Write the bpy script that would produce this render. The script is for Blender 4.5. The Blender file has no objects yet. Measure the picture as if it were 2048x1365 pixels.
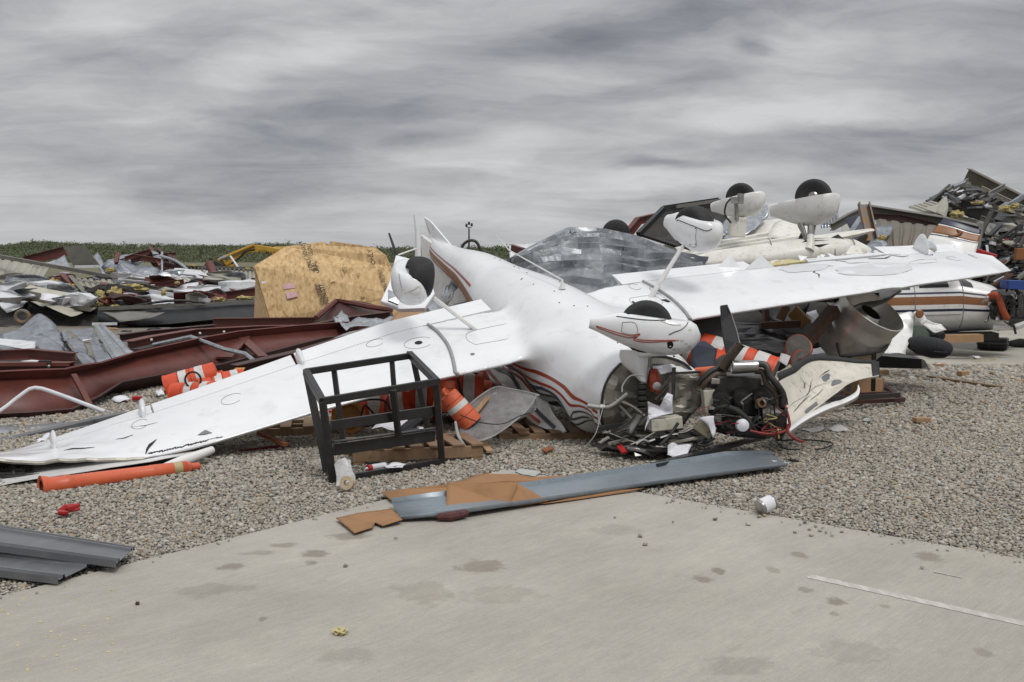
import bpy, bmesh, math, random
import numpy as np
from mathutils import Vector, Matrix, noise
from mathutils.geometry import tessellate_polygon
R = math.radians
random.seed(7)
S = bpy.context.scene
C = S.collection

# ---------------------------------------------------------------- camera, sky, sun, exposure
FPX, EYE, HOR = 2200.0, 1.6, 520.0           # focal length in photo pixels, eye height, horizon row
PITCH = math.atan((682.5 - HOR) / FPX)
cam = bpy.data.objects.new('camera', bpy.data.cameras.new('camera')); C.objects.link(cam)
cam.location = (0, 0, EYE); cam.rotation_euler = (R(90) - PITCH, 0, 0)
cam.data.sensor_width = 36; cam.data.lens = 36 * FPX / 2048
cam.data.clip_start = .1; cam.data.clip_end = 6000
S.camera = cam

W = bpy.data.worlds.new('World'); S.world = W; W.use_nodes = True
nt = W.node_tree; N = nt.nodes; L = nt.links
for n in list(N): N.remove(n)
def nd(t, **k):
    n = N.new(t)
    for a, b in k.items(): setattr(n, a, b)
    return n
def mth(op, a, b=None, c=None, clamp=False):
    n = N.new('ShaderNodeMath'); n.operation = op; n.use_clamp = clamp
    for i, v in enumerate((a, b, c)):
        if v is None: continue
        if isinstance(v, (int, float)): n.inputs[i].default_value = v
        else: L.new(v, n.inputs[i])
    return n.outputs[0]
tc = nd('ShaderNodeTexCoord'); sx = nd('ShaderNodeSeparateXYZ'); L.new(tc.outputs['Generated'], sx.inputs[0])
zz = mth('MAXIMUM', sx.outputs[2], 0.0)
den = mth('ADD', zz, 0.12)
U = mth('DIVIDE', sx.outputs[0], den); V = mth('DIVIDE', sx.outputs[1], den)
cb = nd('ShaderNodeCombineXYZ'); L.new(U, cb.inputs[0]); L.new(V, cb.inputs[1])
def cloud(scale, rot, sxy, det, rough, dist, off=(0, 0, 0)):
    mp = nd('ShaderNodeMapping'); mp.inputs['Rotation'].default_value = (0, 0, rot)
    mp.inputs['Scale'].default_value = (sxy[0], sxy[1], 1); mp.inputs['Location'].default_value = off
    L.new(cb.outputs[0], mp.inputs[0])
    n = nd('ShaderNodeTexNoise'); n.inputs['Scale'].default_value = scale; n.inputs['Detail'].default_value = det
    n.inputs['Roughness'].default_value = rough; n.inputs['Distortion'].default_value = dist
    L.new(mp.outputs[0], n.inputs['Vector']); return n.outputs['Fac']
n1 = cloud(.62, R(-14), (.75, 1.0), 5, .5, .5, (4.1, 1.7, 0))
n2 = cloud(1.7, R(-20), (.62, 1.15), 8, .56, .9, (8.0, 2.6, 3))
n3 = cloud(4.6, R(-16), (.6, 1.2), 8, .62, .6, (1.0, 5.0, 7))
# broad cloud banks, placed by bearing (tangent of azimuth) and height (tangent of elevation), edges broken by noise
yy = mth('MAXIMUM', sx.outputs[1], .02)
cb2 = nd('ShaderNodeCombineXYZ'); L.new(mth('DIVIDE', sx.outputs[0], yy), cb2.inputs[0]); L.new(mth('DIVIDE', sx.outputs[2], yy), cb2.inputs[1])
cwp = nd('ShaderNodeTexNoise'); cwp.inputs['Scale'].default_value = 9; cwp.inputs['Detail'].default_value = 5; cwp.inputs['Roughness'].default_value = .55
cwm = nd('ShaderNodeMapping'); cwm.inputs['Scale'].default_value = (.55, 1.6, 1); L.new(cb2.outputs[0], cwm.inputs[0]); L.new(cwm.outputs[0], cwp.inputs['Vector'])
cws = nd('ShaderNodeVectorMath'); cws.operation = 'SUBTRACT'; L.new(cwp.outputs['Color'], cws.inputs[0]); cws.inputs[1].default_value = (.5, .5, .5)
cwk = nd('ShaderNodeVectorMath'); cwk.operation = 'MULTIPLY_ADD'; L.new(cws.outputs[0], cwk.inputs[0]); cwk.inputs[1].default_value = (.16, .055, 0); L.new(cb2.outputs[0], cwk.inputs[2])
pm = nd('ShaderNodeMapping'); pm.inputs['Scale'].default_value = (.42, 2.0, 1); pm.inputs['Rotation'].default_value = (0, 0, R(-6)); L.new(cwk.outputs[0], pm.inputs[0])
pn = nd('ShaderNodeTexNoise'); pn.inputs['Scale'].default_value = 8.5; pn.inputs['Detail'].default_value = 9; pn.inputs['Roughness'].default_value = .60; pn.inputs['Distortion'].default_value = .35; L.new(pm.outputs[0], pn.inputs['Vector']); puff = pn.outputs['Fac']
mix = mth('ADD', mth('MULTIPLY', mth('SUBTRACT', n1, .5), .75), mth('ADD', mth('MULTIPLY', mth('SUBTRACT', n2, .5), .55), mth('ADD', mth('MULTIPLY', mth('SUBTRACT', puff, .5), 1.25), .67)))
for px, py, rx, ry, ro, k in ((650, 265, 400, 85, 12, -.34), (480, 395, 330, 60, 4, -.34), (1130, 95, 500, 60, 11, -.30), (1560, 15, 560, 80, 8, -.22), (1950, 140, 420, 190, 0, -.20), (1850, 275, 520, 50, 2, -.28), (220, 115, 330, 55, -9, -.20), (1325, 330, 130, 18, 0, -.34),
        (1505, 92, 75, 26, -12, -.34), (500, 20, 260, 60, 0, -.14), (1500, 398, 460, 26, 0, -.18), (840, 280, 190, 32, 8, -.22), (560, 412, 170, 22, 2, -.2), (1250, 190, 380, 34, 10, -.14), (100, 420, 320, 40, 0, -.10),
        (80, 300, 420, 190, 0, .12), (230, 50, 260, 60, -6, .16), (640, 100, 280, 55, 14, .26), (1010, 300, 330, 60, 10, .20), (1500, 230, 420, 42, 6, .20), (760, 450, 640, 60, 0, .14), (1380, 370, 380, 34, 2, .16), (1120, 30, 300, 30, 6, .10), (420, 180, 260, 60, 10, .12)):
    v1 = nd('ShaderNodeVectorMath'); v1.operation = 'SUBTRACT'; L.new(cwk.outputs[0], v1.inputs[0]); v1.inputs[1].default_value = ((px - 1024) / FPX, (HOR - py) / FPX, 0)
    v2 = nd('ShaderNodeVectorRotate'); v2.rotation_type = 'Z_AXIS'; v2.inputs['Angle'].default_value = R(-ro); L.new(v1.outputs[0], v2.inputs['Vector'])
    v3 = nd('ShaderNodeVectorMath'); v3.operation = 'MULTIPLY'; v3.inputs[1].default_value = (FPX / rx, FPX / ry, 0); L.new(v2.outputs[0], v3.inputs[0])
    v4 = nd('ShaderNodeVectorMath'); v4.operation = 'LENGTH'; L.new(v3.outputs[0], v4.inputs[0])
    v5 = nd('ShaderNodeMapRange'); v5.interpolation_type = 'SMOOTHSTEP'; L.new(v4.outputs['Value'], v5.inputs[0]); v5.inputs[1].default_value = .1; v5.inputs[2].default_value = 1.15; v5.inputs[3].default_value = k * (.78 if k < 0 else 1); v5.inputs[4].default_value = 0
    mix = mth('ADD', mix, v5.outputs[0])
rp = nd('ShaderNodeValToRGB'); L.new(mix, rp.inputs[0])
e = rp.color_ramp.elements
e[0].position = .05; e[0].color = (.19, .20, .228, 1)
e[1].position = .95; e[1].color = (.70, .705, .71, 1)
for p_, c_ in ((.3, (.30, .308, .338)), (.5, (.415, .42, .442)), (.65, (.51, .513, .525)), (.8, (.61, .613, .62))):
    m_ = rp.color_ramp.elements.new(p_); m_.color = (*c_, 1)
# overcast skies are brighter towards the zenith than near the horizon
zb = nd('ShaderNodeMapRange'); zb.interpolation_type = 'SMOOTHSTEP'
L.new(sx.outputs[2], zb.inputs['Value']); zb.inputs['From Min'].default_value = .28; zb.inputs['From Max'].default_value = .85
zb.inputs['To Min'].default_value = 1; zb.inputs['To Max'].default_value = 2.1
hz = nd('ShaderNodeMapRange'); hz.interpolation_type = 'SMOOTHSTEP'
L.new(sx.outputs[2], hz.inputs['Value']); hz.inputs['From Min'].default_value = 0; hz.inputs['From Max'].default_value = .06
hz.inputs['To Min'].default_value = .4; hz.inputs['To Max'].default_value = 0
hm = nd('ShaderNodeMixRGB'); L.new(hz.outputs[0], hm.inputs[0]); L.new(rp.outputs[0], hm.inputs[1]); hm.inputs[2].default_value = (.50, .51, .54, 1)
sk = nd('ShaderNodeTexSky'); sk.sky_type = 'NISHITA'; sk.sun_disc = False
SUN_EL, SUN_AZ = R(58), R(150)               # azimuth clockwise from +Y (the view direction): behind and right of the camera
sk.sun_elevation = SUN_EL; sk.sun_rotation = SUN_AZ
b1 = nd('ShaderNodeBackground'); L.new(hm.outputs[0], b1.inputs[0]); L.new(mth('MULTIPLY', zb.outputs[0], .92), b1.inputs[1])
b2 = nd('ShaderNodeBackground'); L.new(sk.outputs[0], b2.inputs[0]); b2.inputs[1].default_value = .06
ms = nd('ShaderNodeMixShader'); ms.inputs[0].default_value = .06; L.new(b1.outputs[0], ms.inputs[1]); L.new(b2.outputs[0], ms.inputs[2])
wo = nd('ShaderNodeOutputWorld'); L.new(ms.outputs[0], wo.inputs[0])

sl = bpy.data.lights.new('sun', 'SUN'); sl.energy = 1.5; sl.angle = R(16); sl.color = (1, .97, .93)
sun = bpy.data.objects.new('sun', sl); C.objects.link(sun)
sd = Vector((math.sin(SUN_AZ) * math.cos(SUN_EL), math.cos(SUN_AZ) * math.cos(SUN_EL), math.sin(SUN_EL)))
sun.rotation_euler = sd.to_track_quat('Z', 'Y').to_euler(); sun.location = (0, 0, 30)
S.view_settings.view_transform = 'Standard'; S.view_settings.look = 'None'
S.view_settings.exposure = 0.0; S.view_settings.gamma = 1

# ---------------------------------------------------------------- measuring helpers
cp, sp_ = math.cos(PITCH), math.sin(PITCH)
def at(px, py, D):
    'the world point seen at photo pixel px, py that stands D metres in front of the camera'
    u = (px - 1024) / FPX; v = -(py - 682.5) / FPX
    y = cp + sp_ * v; z = -sp_ + cp * v
    k = D / y
    return Vector((u * k, D, EYE + z * k))
def gr(px, py, z=0.0):
    'the world point of height z seen at photo pixel px, py'
    u = (px - 1024) / FPX; v = -(py - 682.5) / FPX
    y = cp + sp_ * v; zz = -sp_ + cp * v
    k = (z - EYE) / zz
    return Vector((u * k, y * k, z))
def V3(p):
    return p if isinstance(p, Vector) else (at(*p) if len(p) == 3 else gr(*p))

# ---------------------------------------------------------------- materials
MATS = {}
def M(name, c1, c2=None, scale=4, rough=.5, metal=0, bump=0, bscale=60, det=6, stretch=None, lo=.35, hi=.65, coat=0,
      c3=None, r2=None, voro=False, rot=0, spec=None, nrough=.6, island=False):
    if name in MATS: return MATS[name]
    m = bpy.data.materials.new(name); m.use_nodes = True; t = m.node_tree; n = t.nodes; l = t.links
    b = n['Principled BSDF']; b.inputs['Roughness'].default_value = rough; b.inputs['Metallic'].default_value = metal
    if coat: b.inputs['Coat Weight'].default_value = coat; b.inputs['Coat Roughness'].default_value = .08
    if spec is not None: b.inputs['Specular IOR Level'].default_value = spec
    tcn = n.new('ShaderNodeTexCoord'); mp = n.new('ShaderNodeMapping'); l.new(tcn.outputs['Object'], mp.inputs[0])
    mp.inputs['Rotation'].default_value = (0, 0, rot)
    if stretch: mp.inputs['Scale'].default_value = stretch
    if c2 is None: c2 = tuple(x * .82 for x in c1)
    if voro:
        tx = n.new('ShaderNodeTexVoronoi'); tx.inputs['Scale'].default_value = scale; fac = tx.outputs['Color']
        l.new(mp.outputs[0], tx.inputs['Vector'])
    else:
        tx = n.new('ShaderNodeTexNoise'); tx.inputs['Scale'].default_value = scale; tx.inputs['Detail'].default_value = det
        tx.inputs['Roughness'].default_value = nrough
        l.new(mp.outputs[0], tx.inputs['Vector']); fac = tx.outputs['Fac']
    if island:
        ge = n.new('ShaderNodeNewGeometry'); fac = ge.outputs['Random Per Island']
    cr = n.new('ShaderNodeValToRGB'); l.new(fac, cr.inputs[0])
    cr.color_ramp.elements[0].position = lo; cr.color_ramp.elements[0].color = (*c1, 1)
    cr.color_ramp.elements[1].position = hi; cr.color_ramp.elements[1].color = (*c2, 1)
    out = cr.outputs[0]
    if c3 is not None:                         # dirt and wear in patches of their own
        t2 = n.new('ShaderNodeTexNoise'); t2.inputs['Scale'].default_value = scale * 2.3; t2.inputs['Detail'].default_value = 8; t2.inputs['Roughness'].default_value = .7
        l.new(tcn.outputs['Object'], t2.inputs['Vector'])
        r_ = n.new('ShaderNodeValToRGB'); l.new(t2.outputs['Fac'], r_.inputs[0])
        r_.color_ramp.elements[0].position = .54; r_.color_ramp.elements[0].color = (0, 0, 0, 1)
        r_.color_ramp.elements[1].position = .72; r_.color_ramp.elements[1].color = (.8, .8, .8, 1)
        mx = n.new('ShaderNodeMixRGB'); l.new(r_.outputs[0], mx.inputs[0]); l.new(out, mx.inputs[1]); mx.inputs[2].default_value = (*c3, 1); out = mx.outputs[0]
    l.new(out, b.inputs['Base Color'])
    if r2 is not None:
        mr = n.new('ShaderNodeMapRange'); l.new(tx.outputs['Fac'] if not voro else tx.outputs['Distance'], mr.inputs[0])
        mr.inputs[1].default_value = .3; mr.inputs[2].default_value = .7; mr.inputs[3].default_value = rough; mr.inputs[4].default_value = r2
        l.new(mr.outputs[0], b.inputs['Roughness'])
    if bump:
        bt = n.new('ShaderNodeTexNoise'); bt.inputs['Scale'].default_value = bscale; bt.inputs['Detail'].default_value = 5
        l.new(mp.outputs[0], bt.inputs['Vector'])
        bp = n.new('ShaderNodeBump'); bp.inputs['Strength'].default_value = 1; bp.inputs['Distance'].default_value = bump
        l.new(bt.outputs['Fac'], bp.inputs['Height']); l.new(bp.outputs[0], b.inputs['Normal'])
    MATS[name] = m; return m

white = M('white_paint', (.76, .77, .785), (.71, .72, .735), 2.2, .24, coat=.4, c3=(.60, .60, .585))
whiteg = M('white_gelcoat_grubby', (.74, .74, .73), (.66, .66, .64), 5, .32, coat=.2, c3=(.42, .40, .35))
cream = M('cream_paint', (.72, .705, .65), (.63, .615, .56), 5, .4, c3=(.33, .30, .23))
primer = M('cream_cowl_inside', (.62, .59, .51), (.52, .49, .42), 7, .6, c3=(.18, .17, .15), bump=.002)
red = M('red_oxide_primer', (.135, .036, .026), (.098, .027, .020), 3, .5, c3=(.045, .022, .018), bump=.001, bscale=30)
redd = M('red_oxide_dark', (.06, .018, .015), (.04, .014, .012), 4, .55, c3=(.03, .02, .016))
galv = M('galvanised_steel', (.42, .44, .46), (.26, .28, .30), 26, .38, .75, bump=.0015, bscale=9, voro=True, lo=.1, hi=.9)
galvd = M('weathered_zinc_sheet', (.34, .36, .39), (.20, .215, .24), 5, .34, .8, c3=(.12, .12, .13), bump=.004, bscale=6)
beige = M('beige_wall_panel', (.34, .325, .275), (.28, .27, .225), 1.2, .5, c3=(.17, .16, .13))
taupe = M('taupe_trim', (.15, .145, .125), (.11, .105, .09), 2, .45, c3=(.07, .06, .05))
greyt = M('grey_trim_paint', (.155, .16, .17), (.125, .13, .14), 3, .38, .2, c3=(.20, .20, .20))
bluegrey = M('blue_grey_zinc', (.27, .31, .345), (.23, .27, .30), 7, .42, .45, c3=(.18, .20, .22), stretch=(1, 4, 1))
wsheet = M('white_sheet', (.66, .67, .69), (.56, .57, .60), 3, .4, c3=(.36, .36, .36))
black = M('black_painted_steel', (.012, .012, .013), (.02, .019, .018), 8, .42, c3=(.045, .033, .026), bump=.0008)
blackm = M('black_sheet', (.010, .011, .012), (.022, .023, .025), 2, .45, bump=.01, bscale=5)
dark = M('dark_wreck_and_shade', (.015, .014, .013), (.035, .032, .030), 6, .8, bump=.01, bscale=14)  # near-black for dark wreckage and for sheets that stand in for shade
rubber = M('rubber', (.014, .014, .015), (.022, .022, .022), 14, .75, c3=(.04, .038, .035), bump=.001, bscale=80)
chrome = M('bare_metal', (.46, .45, .43), (.30, .29, .28), 6, .28, .9, c3=(.12, .10, .08))
alu = M('aluminium_skin', (.35, .33, .29), (.21, .195, .165), 5, .42, .45, c3=(.14, .12, .095), bump=.004, bscale=7)
steeld = M('oily_steel', (.07, .068, .065), (.035, .033, .031), 12, .4, .6, c3=(.10, .07, .05), bump=.002)
exh = M('burnt_exhaust', (.12, .085, .06), (.06, .05, .045), 9, .55, .5, c3=(.17, .11, .07), bump=.002)
orange = M('orange_plastic', (.62, .068, .014), (.52, .052, .012), 5, .5, c3=(.22, .045, .02))
orangep = M('orange_post_plastic', (.62, .13, .055), (.54, .10, .04), 4, .42, c3=(.30, .075, .04))
refl = M('white_reflective_band', (.60, .60, .58), (.50, .50, .48), 12, .35, c3=(.30, .29, .27))
reflo = M('dull_yellow_band', (.40, .34, .17), (.32, .27, .13), 12, .4)
card = M('brown_cardboard', (.31, .165, .075), (.27, .14, .062), 3, .8, c3=(.22, .115, .05), bump=.0015, bscale=20)
wood = M('pallet_wood', (.26, .165, .095), (.17, .10, .055), 5, .75, stretch=(1, 7, 1), c3=(.10, .06, .035), bump=.001)
woodl = M('pale_timber', (.40, .27, .15), (.30, .19, .10), 6, .75, stretch=(7, 1, 1), bump=.001)
woodd = M('dark_timber', (.10, .05, .028), (.06, .03, .018), 5, .7, stretch=(1, 5, 1))
yel = M('glass_wool', (.50, .42, .18), (.36, .29, .11), 9, .95, c3=(.55, .49, .30), bump=.05, bscale=26)
yelp = M('pale_glass_wool', (.56, .50, .28), (.46, .39, .19), 30, .95, bump=.006, bscale=60)
exy = M('excavator_yellow', (.50, .30, .03), (.36, .20, .02), 1, .5, c3=(.14, .09, .03))
redp = M('red_plastic', (.42, .015, .015), (.30, .01, .012), 9, .4)
redw = M('red_wire', (.22, .018, .014), (.15, .013, .01), 9, .5)
hose = M('orange_hose', (.42, .085, .03), (.30, .06, .02), 9, .6)
stripe_r = M('copper_stripe', (.33, .055, .025), (.28, .045, .022), 6, .35)
stripe_b = M('bronze_stripe', (.30, .12, .045), (.25, .095, .035), 3, .4)
stripe_g = M('charcoal_stripe', (.075, .08, .09), (.06, .065, .07), 6, .35)
navy = M('navy_paint', (.018, .026, .060), (.013, .020, .045), 6, .35)
brownp = M('brown_stripe', (.27, .115, .045), (.22, .09, .035), 3, .4, c3=(.16, .07, .03))
blue = M('blue_plastic', (.02, .06, .26), (.015, .05, .20), 8, .45)
paper = M('crumpled_paper', (.70, .70, .73), (.60, .60, .64), 5, .8)
fabric = M('black_fabric', (.014, .015, .018), (.024, .025, .03), 20, .85, bump=.003)
hard = M('black_hard_case', (.010, .011, .013), (.018, .019, .021), 12, .4)
ivory = M('ivory_box', (.52, .50, .42), (.44, .42, .34), 8, .5, c3=(.22, .19, .14))
void = M('dark_opening', (.006, .006, .006), (.012, .011, .010), 9, .8)
panelline = M('panel_line', (.22, .22, .23), (.16, .16, .17), 9, .6)
scuff = M('worn_grey_patch', (.60, .605, .62), (.57, .575, .59), 9, .3)
rubline = M('grey_rub_strip', (.33, .335, .33), (.26, .265, .26), 9, .5)
pink = M('pink_sticker', (.62, .42, .44), (.50, .30, .32), 20, .5, c3=(.36, .03, .05))
ink = M('black_ink', (.05, .04, .03), (.10, .075, .045), 40, .8)
rust = M('rusty_steel', (.22, .12, .045), (.14, .13, .12), 7, .6, .3, lo=.42, hi=.55)
tan = M('cardboard_box', (.36, .22, .12), (.30, .18, .095), 6, .8)
tapem = M('masking_tape', (.52, .42, .28), (.44, .35, .22), 20, .6)
navyc = M('dark_blue_cloth', (.016, .022, .04), (.012, .016, .028), 7, .7, bump=.006, bscale=9)

roofm = M('roof_zinc', (.34, .355, .37), (.12, .13, .14), 2.2, .42, .75, c3=(.50, .52, .54), bump=.012, bscale=9)

nacm = M('polished_nacelle', (.62, .60, .56), (.46, .44, .41), 3, .30, .6, c3=(.30, .27, .23), bump=.003, bscale=5)
drumbase = M('dirty_drum_base', (.20, .19, .17), (.12, .11, .10), 9, .7)
def glass(name, col, tr, rough=.1):
    m = bpy.data.materials.new(name); m.use_nodes = True; n = m.node_tree.nodes; l = m.node_tree.links
    b = n['Principled BSDF']; b.inputs['Base Color'].default_value = (*col, 1); b.inputs['Roughness'].default_value = rough
    tn = n.new('ShaderNodeBsdfTransparent'); mx = n.new('ShaderNodeMixShader')
    tx = n.new('ShaderNodeTexNoise'); tx.inputs['Scale'].default_value = 9; tx.inputs['Detail'].default_value = 6
    mr = n.new('ShaderNodeMapRange'); l.new(tx.outputs['Fac'], mr.inputs[0]); mr.inputs[1].default_value = .35; mr.inputs[2].default_value = .7
    mr.inputs[3].default_value = tr; mr.inputs[4].default_value = tr - .25
    l.new(mr.outputs[0], mx.inputs[0]); l.new(b.outputs[0], mx.inputs[1]); l.new(tn.outputs[0], mx.inputs[2])
    l.new(mx.outputs[0], n['Material Output'].inputs[0]); return m
plexi = glass('scratched_plexiglass', (.34, .33, .33), .62, .15)
film = glass('clear_plastic_film', (.62, .62, .62), .5, .3)
tint = M('dark_window', (.03, .032, .035), (.05, .05, .055), 3, .12)

# ---------------------------------------------------------------- mesh helpers
class MB:
    def __init__(s): s.v = []; s.f = []; s.m = []
    def add(s, vs, fs, mi=0):
        o = len(s.v); s.v += [Vector(p) for p in vs]; s.f += [tuple(i + o for i in f) for f in fs]; s.m += [mi] * len(fs); return s
    def box(s, c, size, rot=None, mi=0):
        x, y, z = (k / 2 for k in size); rot = rot or Matrix.Identity(3); c = Vector(c)
        vs = [c + rot @ Vector((i * x, j * y, k * z)) for i in (-1, 1) for j in (-1, 1) for k in (-1, 1)]
        return s.add(vs, [(0, 1, 3, 2), (4, 6, 7, 5), (0, 4, 5, 1), (2, 3, 7, 6), (0, 2, 6, 4), (1, 5, 7, 3)], mi)
    def bar(s, p0, p1, w, h, up=(0, 0, 1), mi=0, w1=None, h1=None):
        p0, p1 = V3(p0), V3(p1); a, b = frame(p1 - p0, up)
        w1 = w1 or w; h1 = h1 or h
        vs = [p0 + a * i * w / 2 + b * j * h / 2 for i, j in ((-1, -1), (1, -1), (1, 1), (-1, 1))]
        vs += [p1 + a * i * w1 / 2 + b * j * h1 / 2 for i, j in ((-1, -1), (1, -1), (1, 1), (-1, 1))]
        return s.add(vs, [(0, 3, 2, 1), (4, 5, 6, 7)] + [(i, (i + 1) % 4, 4 + (i + 1) % 4, 4 + i) for i in range(4)], mi)
    def loft(s, rings, close=True, cap=True, mi=0):
        n = len(rings[0]); vs = [p for r in rings for p in r]; fs = []
        for k in range(len(rings) - 1):
            for i in range(n if close else n - 1):
                j = (i + 1) % n; fs.append((k * n + i, k * n + j, (k + 1) * n + j, (k + 1) * n + i))
        if cap and close: fs += [tuple(range(n))[::-1], tuple(range((len(rings) - 1) * n, len(rings) * n))]
        return s.add(vs, fs, mi)
    def tube(s, pts, r, n=10, cap=True, mi=0, smooth=0):
        pts = [V3(p) for p in pts]
        if smooth: pts = catmull(pts, smooth)
        rs = r if isinstance(r, (list, tuple)) else [r] * len(pts)
        if len(rs) != len(pts): rs = list(np.interp(np.linspace(0, 1, len(pts)), np.linspace(0, 1, len(rs)), rs))
        rings = []; up = Vector((0, 0, 1)); d0 = (pts[1] - pts[0]).normalized()
        if abs(d0.z) > .95: up = Vector((1, 0, 0))
        for i, p in enumerate(pts):
            d = (pts[min(i + 1, len(pts) - 1)] - pts[max(i - 1, 0)]).normalized()
            a = d.cross(up).normalized(); b = a.cross(d).normalized(); up = b
            rings.append([p + (a * math.cos(2 * math.pi * k / n) + b * math.sin(2 * math.pi * k / n)) * rs[i] for k in range(n)])
        return s.loft(rings, True, cap, mi)
    def lathe(s, base, axis, prof, n=24, cap=True, mi=0):
        base = V3(base); ax = Vector(axis).normalized(); a, b = frame(ax)
        rings = [[base + ax * h + (a * math.cos(2 * math.pi * k / n) + b * math.sin(2 * math.pi * k / n)) * r for k in range(n)] for h, r in prof]
        return s.loft(rings, True, cap, mi)
    def ell(s, c, rad, rot=None, n=16, m=10, amp=0, fr=2, mi=0):
        c = V3(c); rot = rot or Matrix.Identity(3); rings = []
        sd_ = random.random() * 50
        for i in range(1, m):
            t = math.pi * i / m; r_ = []
            for k in range(n):
                a = 2 * math.pi * k / n; d = Vector((math.sin(t) * math.cos(a), math.sin(t) * math.sin(a), math.cos(t)))
                q = 1 + amp * noise.fractal(d * fr + Vector((sd_, 0, 0)), 1, 2, 4) if amp else 1
                r_.append(c + rot @ Vector((d.x * rad[0] * q, d.y * rad[1] * q, d.z * rad[2] * q)))
            rings.append(r_)
        return s.loft(rings, True, True, mi)
    def poly(s, pts, th, n=None, mi=0):
        'flat (or slightly bent) polygon of real thickness'
        pts = [V3(p) for p in pts]; nn = n or normal(pts); k = len(pts)
        tr = tessellate_polygon([pts]); a = [p + nn * th / 2 for p in pts]; b = [p - nn * th / 2 for p in pts]
        fs = [tuple(t) for t in tr] + [tuple(i + k for i in t[::-1]) for t in tr] + [(i, (i + 1) % k, k + (i + 1) % k, k + i) for i in range(k)]
        return s.add(a + b, fs, mi)
    def merge(s, o):
        return s.add(o.v, o.f, 0)
def frame(d, up=(0, 0, 1)):
    d = Vector(d).normalized(); up = Vector(up)
    if abs(d.dot(up.normalized())) > .97: up = Vector((1, 0, 0)) if abs(d.x) < .9 else Vector((0, 1, 0))
    a = d.cross(up).normalized(); return a, a.cross(d).normalized()
def normal(pts):
    n = Vector()
    for i in range(len(pts)):
        a, b = pts[i], pts[(i + 1) % len(pts)]
        n += Vector(((a.y - b.y) * (a.z + b.z), (a.z - b.z) * (a.x + b.x), (a.x - b.x) * (a.y + b.y)))
    return n.normalized()
def catmull(p, k):
    q = [p[0] * 2 - p[1]] + p + [p[-1] * 2 - p[-2]]; out = []
    for i in range(1, len(q) - 2):
        for j in range(k):
            t = j / k; a, b, c, d = q[i - 1], q[i], q[i + 1], q[i + 2]
            out.append(.5 * ((2 * b) + (c - a) * t + (2 * a - 5 * b + 4 * c - d) * t * t + (3 * b - a - 3 * c + d) * t ** 3))
    return out + [p[-1]]
def rotz(a): return Matrix.Rotation(a, 3, 'Z')
def rot_to(d, up=(0, 0, 1)):
    'matrix whose Y axis is d'
    d = Vector(d).normalized(); a, b = frame(d, up); return Matrix((a, d, b)).transposed()

ORG = {}
def tag(o, label=None, cat=None, group=None, kind=None):
    for k, v in (('label', label), ('category', cat), ('group', group), ('kind', kind)):
        if v: o[k] = v
    return o
def thing(name, loc, label, cat, group=None):
    o = bpy.data.objects.new(name, None); C.objects.link(o); o.location = V3(loc); o.empty_display_size = .2
    ORG[o.name] = V3(loc).copy(); return tag(o, label, cat, group, 'thing')
def build(mb, name, mats, parent=None, smooth=False, bevel=0, solid=0, sub=0, label=None, keep=False):
    if not isinstance(mats, (list, tuple)): mats = [mats]
    if parent is not None: org = ORG[parent.name]
    elif keep: org = Vector((0, 0, 0))
    else:
        xs = [p.x for p in mb.v]; ys = [p.y for p in mb.v]; zs = [p.z for p in mb.v]
        org = Vector(((min(xs) + max(xs)) / 2, (min(ys) + max(ys)) / 2, min(zs)))
    me = bpy.data.meshes.new(name); me.from_pydata([p - org for p in mb.v], [], mb.f)
    for m in mats: me.materials.append(m)
    if len(mats) > 1: me.polygons.foreach_set('material_index', mb.m)
    bm = bmesh.new(); bm.from_mesh(me); bmesh.ops.recalc_face_normals(bm, faces=bm.faces); bm.to_mesh(me); bm.free()
    if smooth:
        me.polygons.foreach_set('use_smooth', [True] * len(me.polygons))
        me.set_sharp_from_angle(angle=R(smooth if smooth is not True else 40))
    me.update()
    o = bpy.data.objects.new(name, me); C.objects.link(o)
    if parent is None: o.location = org
    else: o.parent = parent
    ORG[o.name] = org.copy()
    if solid: md = o.modifiers.new('s', 'SOLIDIFY'); md.thickness = solid; md.offset = 0
    if bevel: md = o.modifiers.new('b', 'BEVEL'); md.width = bevel; md.segments = 2; md.limit_method = 'ANGLE'; md.angle_limit = R(40)
    if sub: md = o.modifiers.new('u', 'SUBSURF'); md.levels = sub; md.render_levels = sub
    if label: o['label'] = label
    return o
def one(mb, name, mats, label, cat, group=None, **k):
    return tag(build(mb, name, mats, **k), label, cat, group, 'thing' if label else None)
def struct(mb, name, mats, **k):
    return tag(build(mb, name, mats, keep=True, **k), kind='structure')

def sheet(q, nu=12, nv=6, corr=0, amp=.012, crumple=0, fr=1.3, curl=0, prof='rib'):
    'a bent metal sheet over four corners (a-b across the ribs, a-d along them)'
    a, b, c, d = [V3(p) for p in q]; n = normal([a, b, c, d]); s = MB(); sd_ = random.random() * 90
    if corr: nu = corr * 6
    vs = []
    for j in range(nv + 1):
        for i in range(nu + 1):
            u, v = i / nu, j / nv
            p = a.lerp(b, u).lerp(d.lerp(c, u), v)
            if corr:
                k = i % 6
                p = p + n * amp * (1 if k in (0, 1) else (0 if k < 5 else .15))
            if crumple:
                w = noise.noise_vector(p * fr + Vector((sd_, 0, 0))) + .45 * noise.noise_vector(p * fr * 2.7 + Vector((0, sd_, 0)))
                p = p + w * crumple
            if curl: p = p + n * curl * (4 * v * (1 - v))
            vs.append(p)
    s.add(vs, [(j * (nu + 1) + i, j * (nu + 1) + i + 1, (j + 1) * (nu + 1) + i + 1, (j + 1) * (nu + 1) + i) for j in range(nv) for i in range(nu)])
    return s
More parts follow.
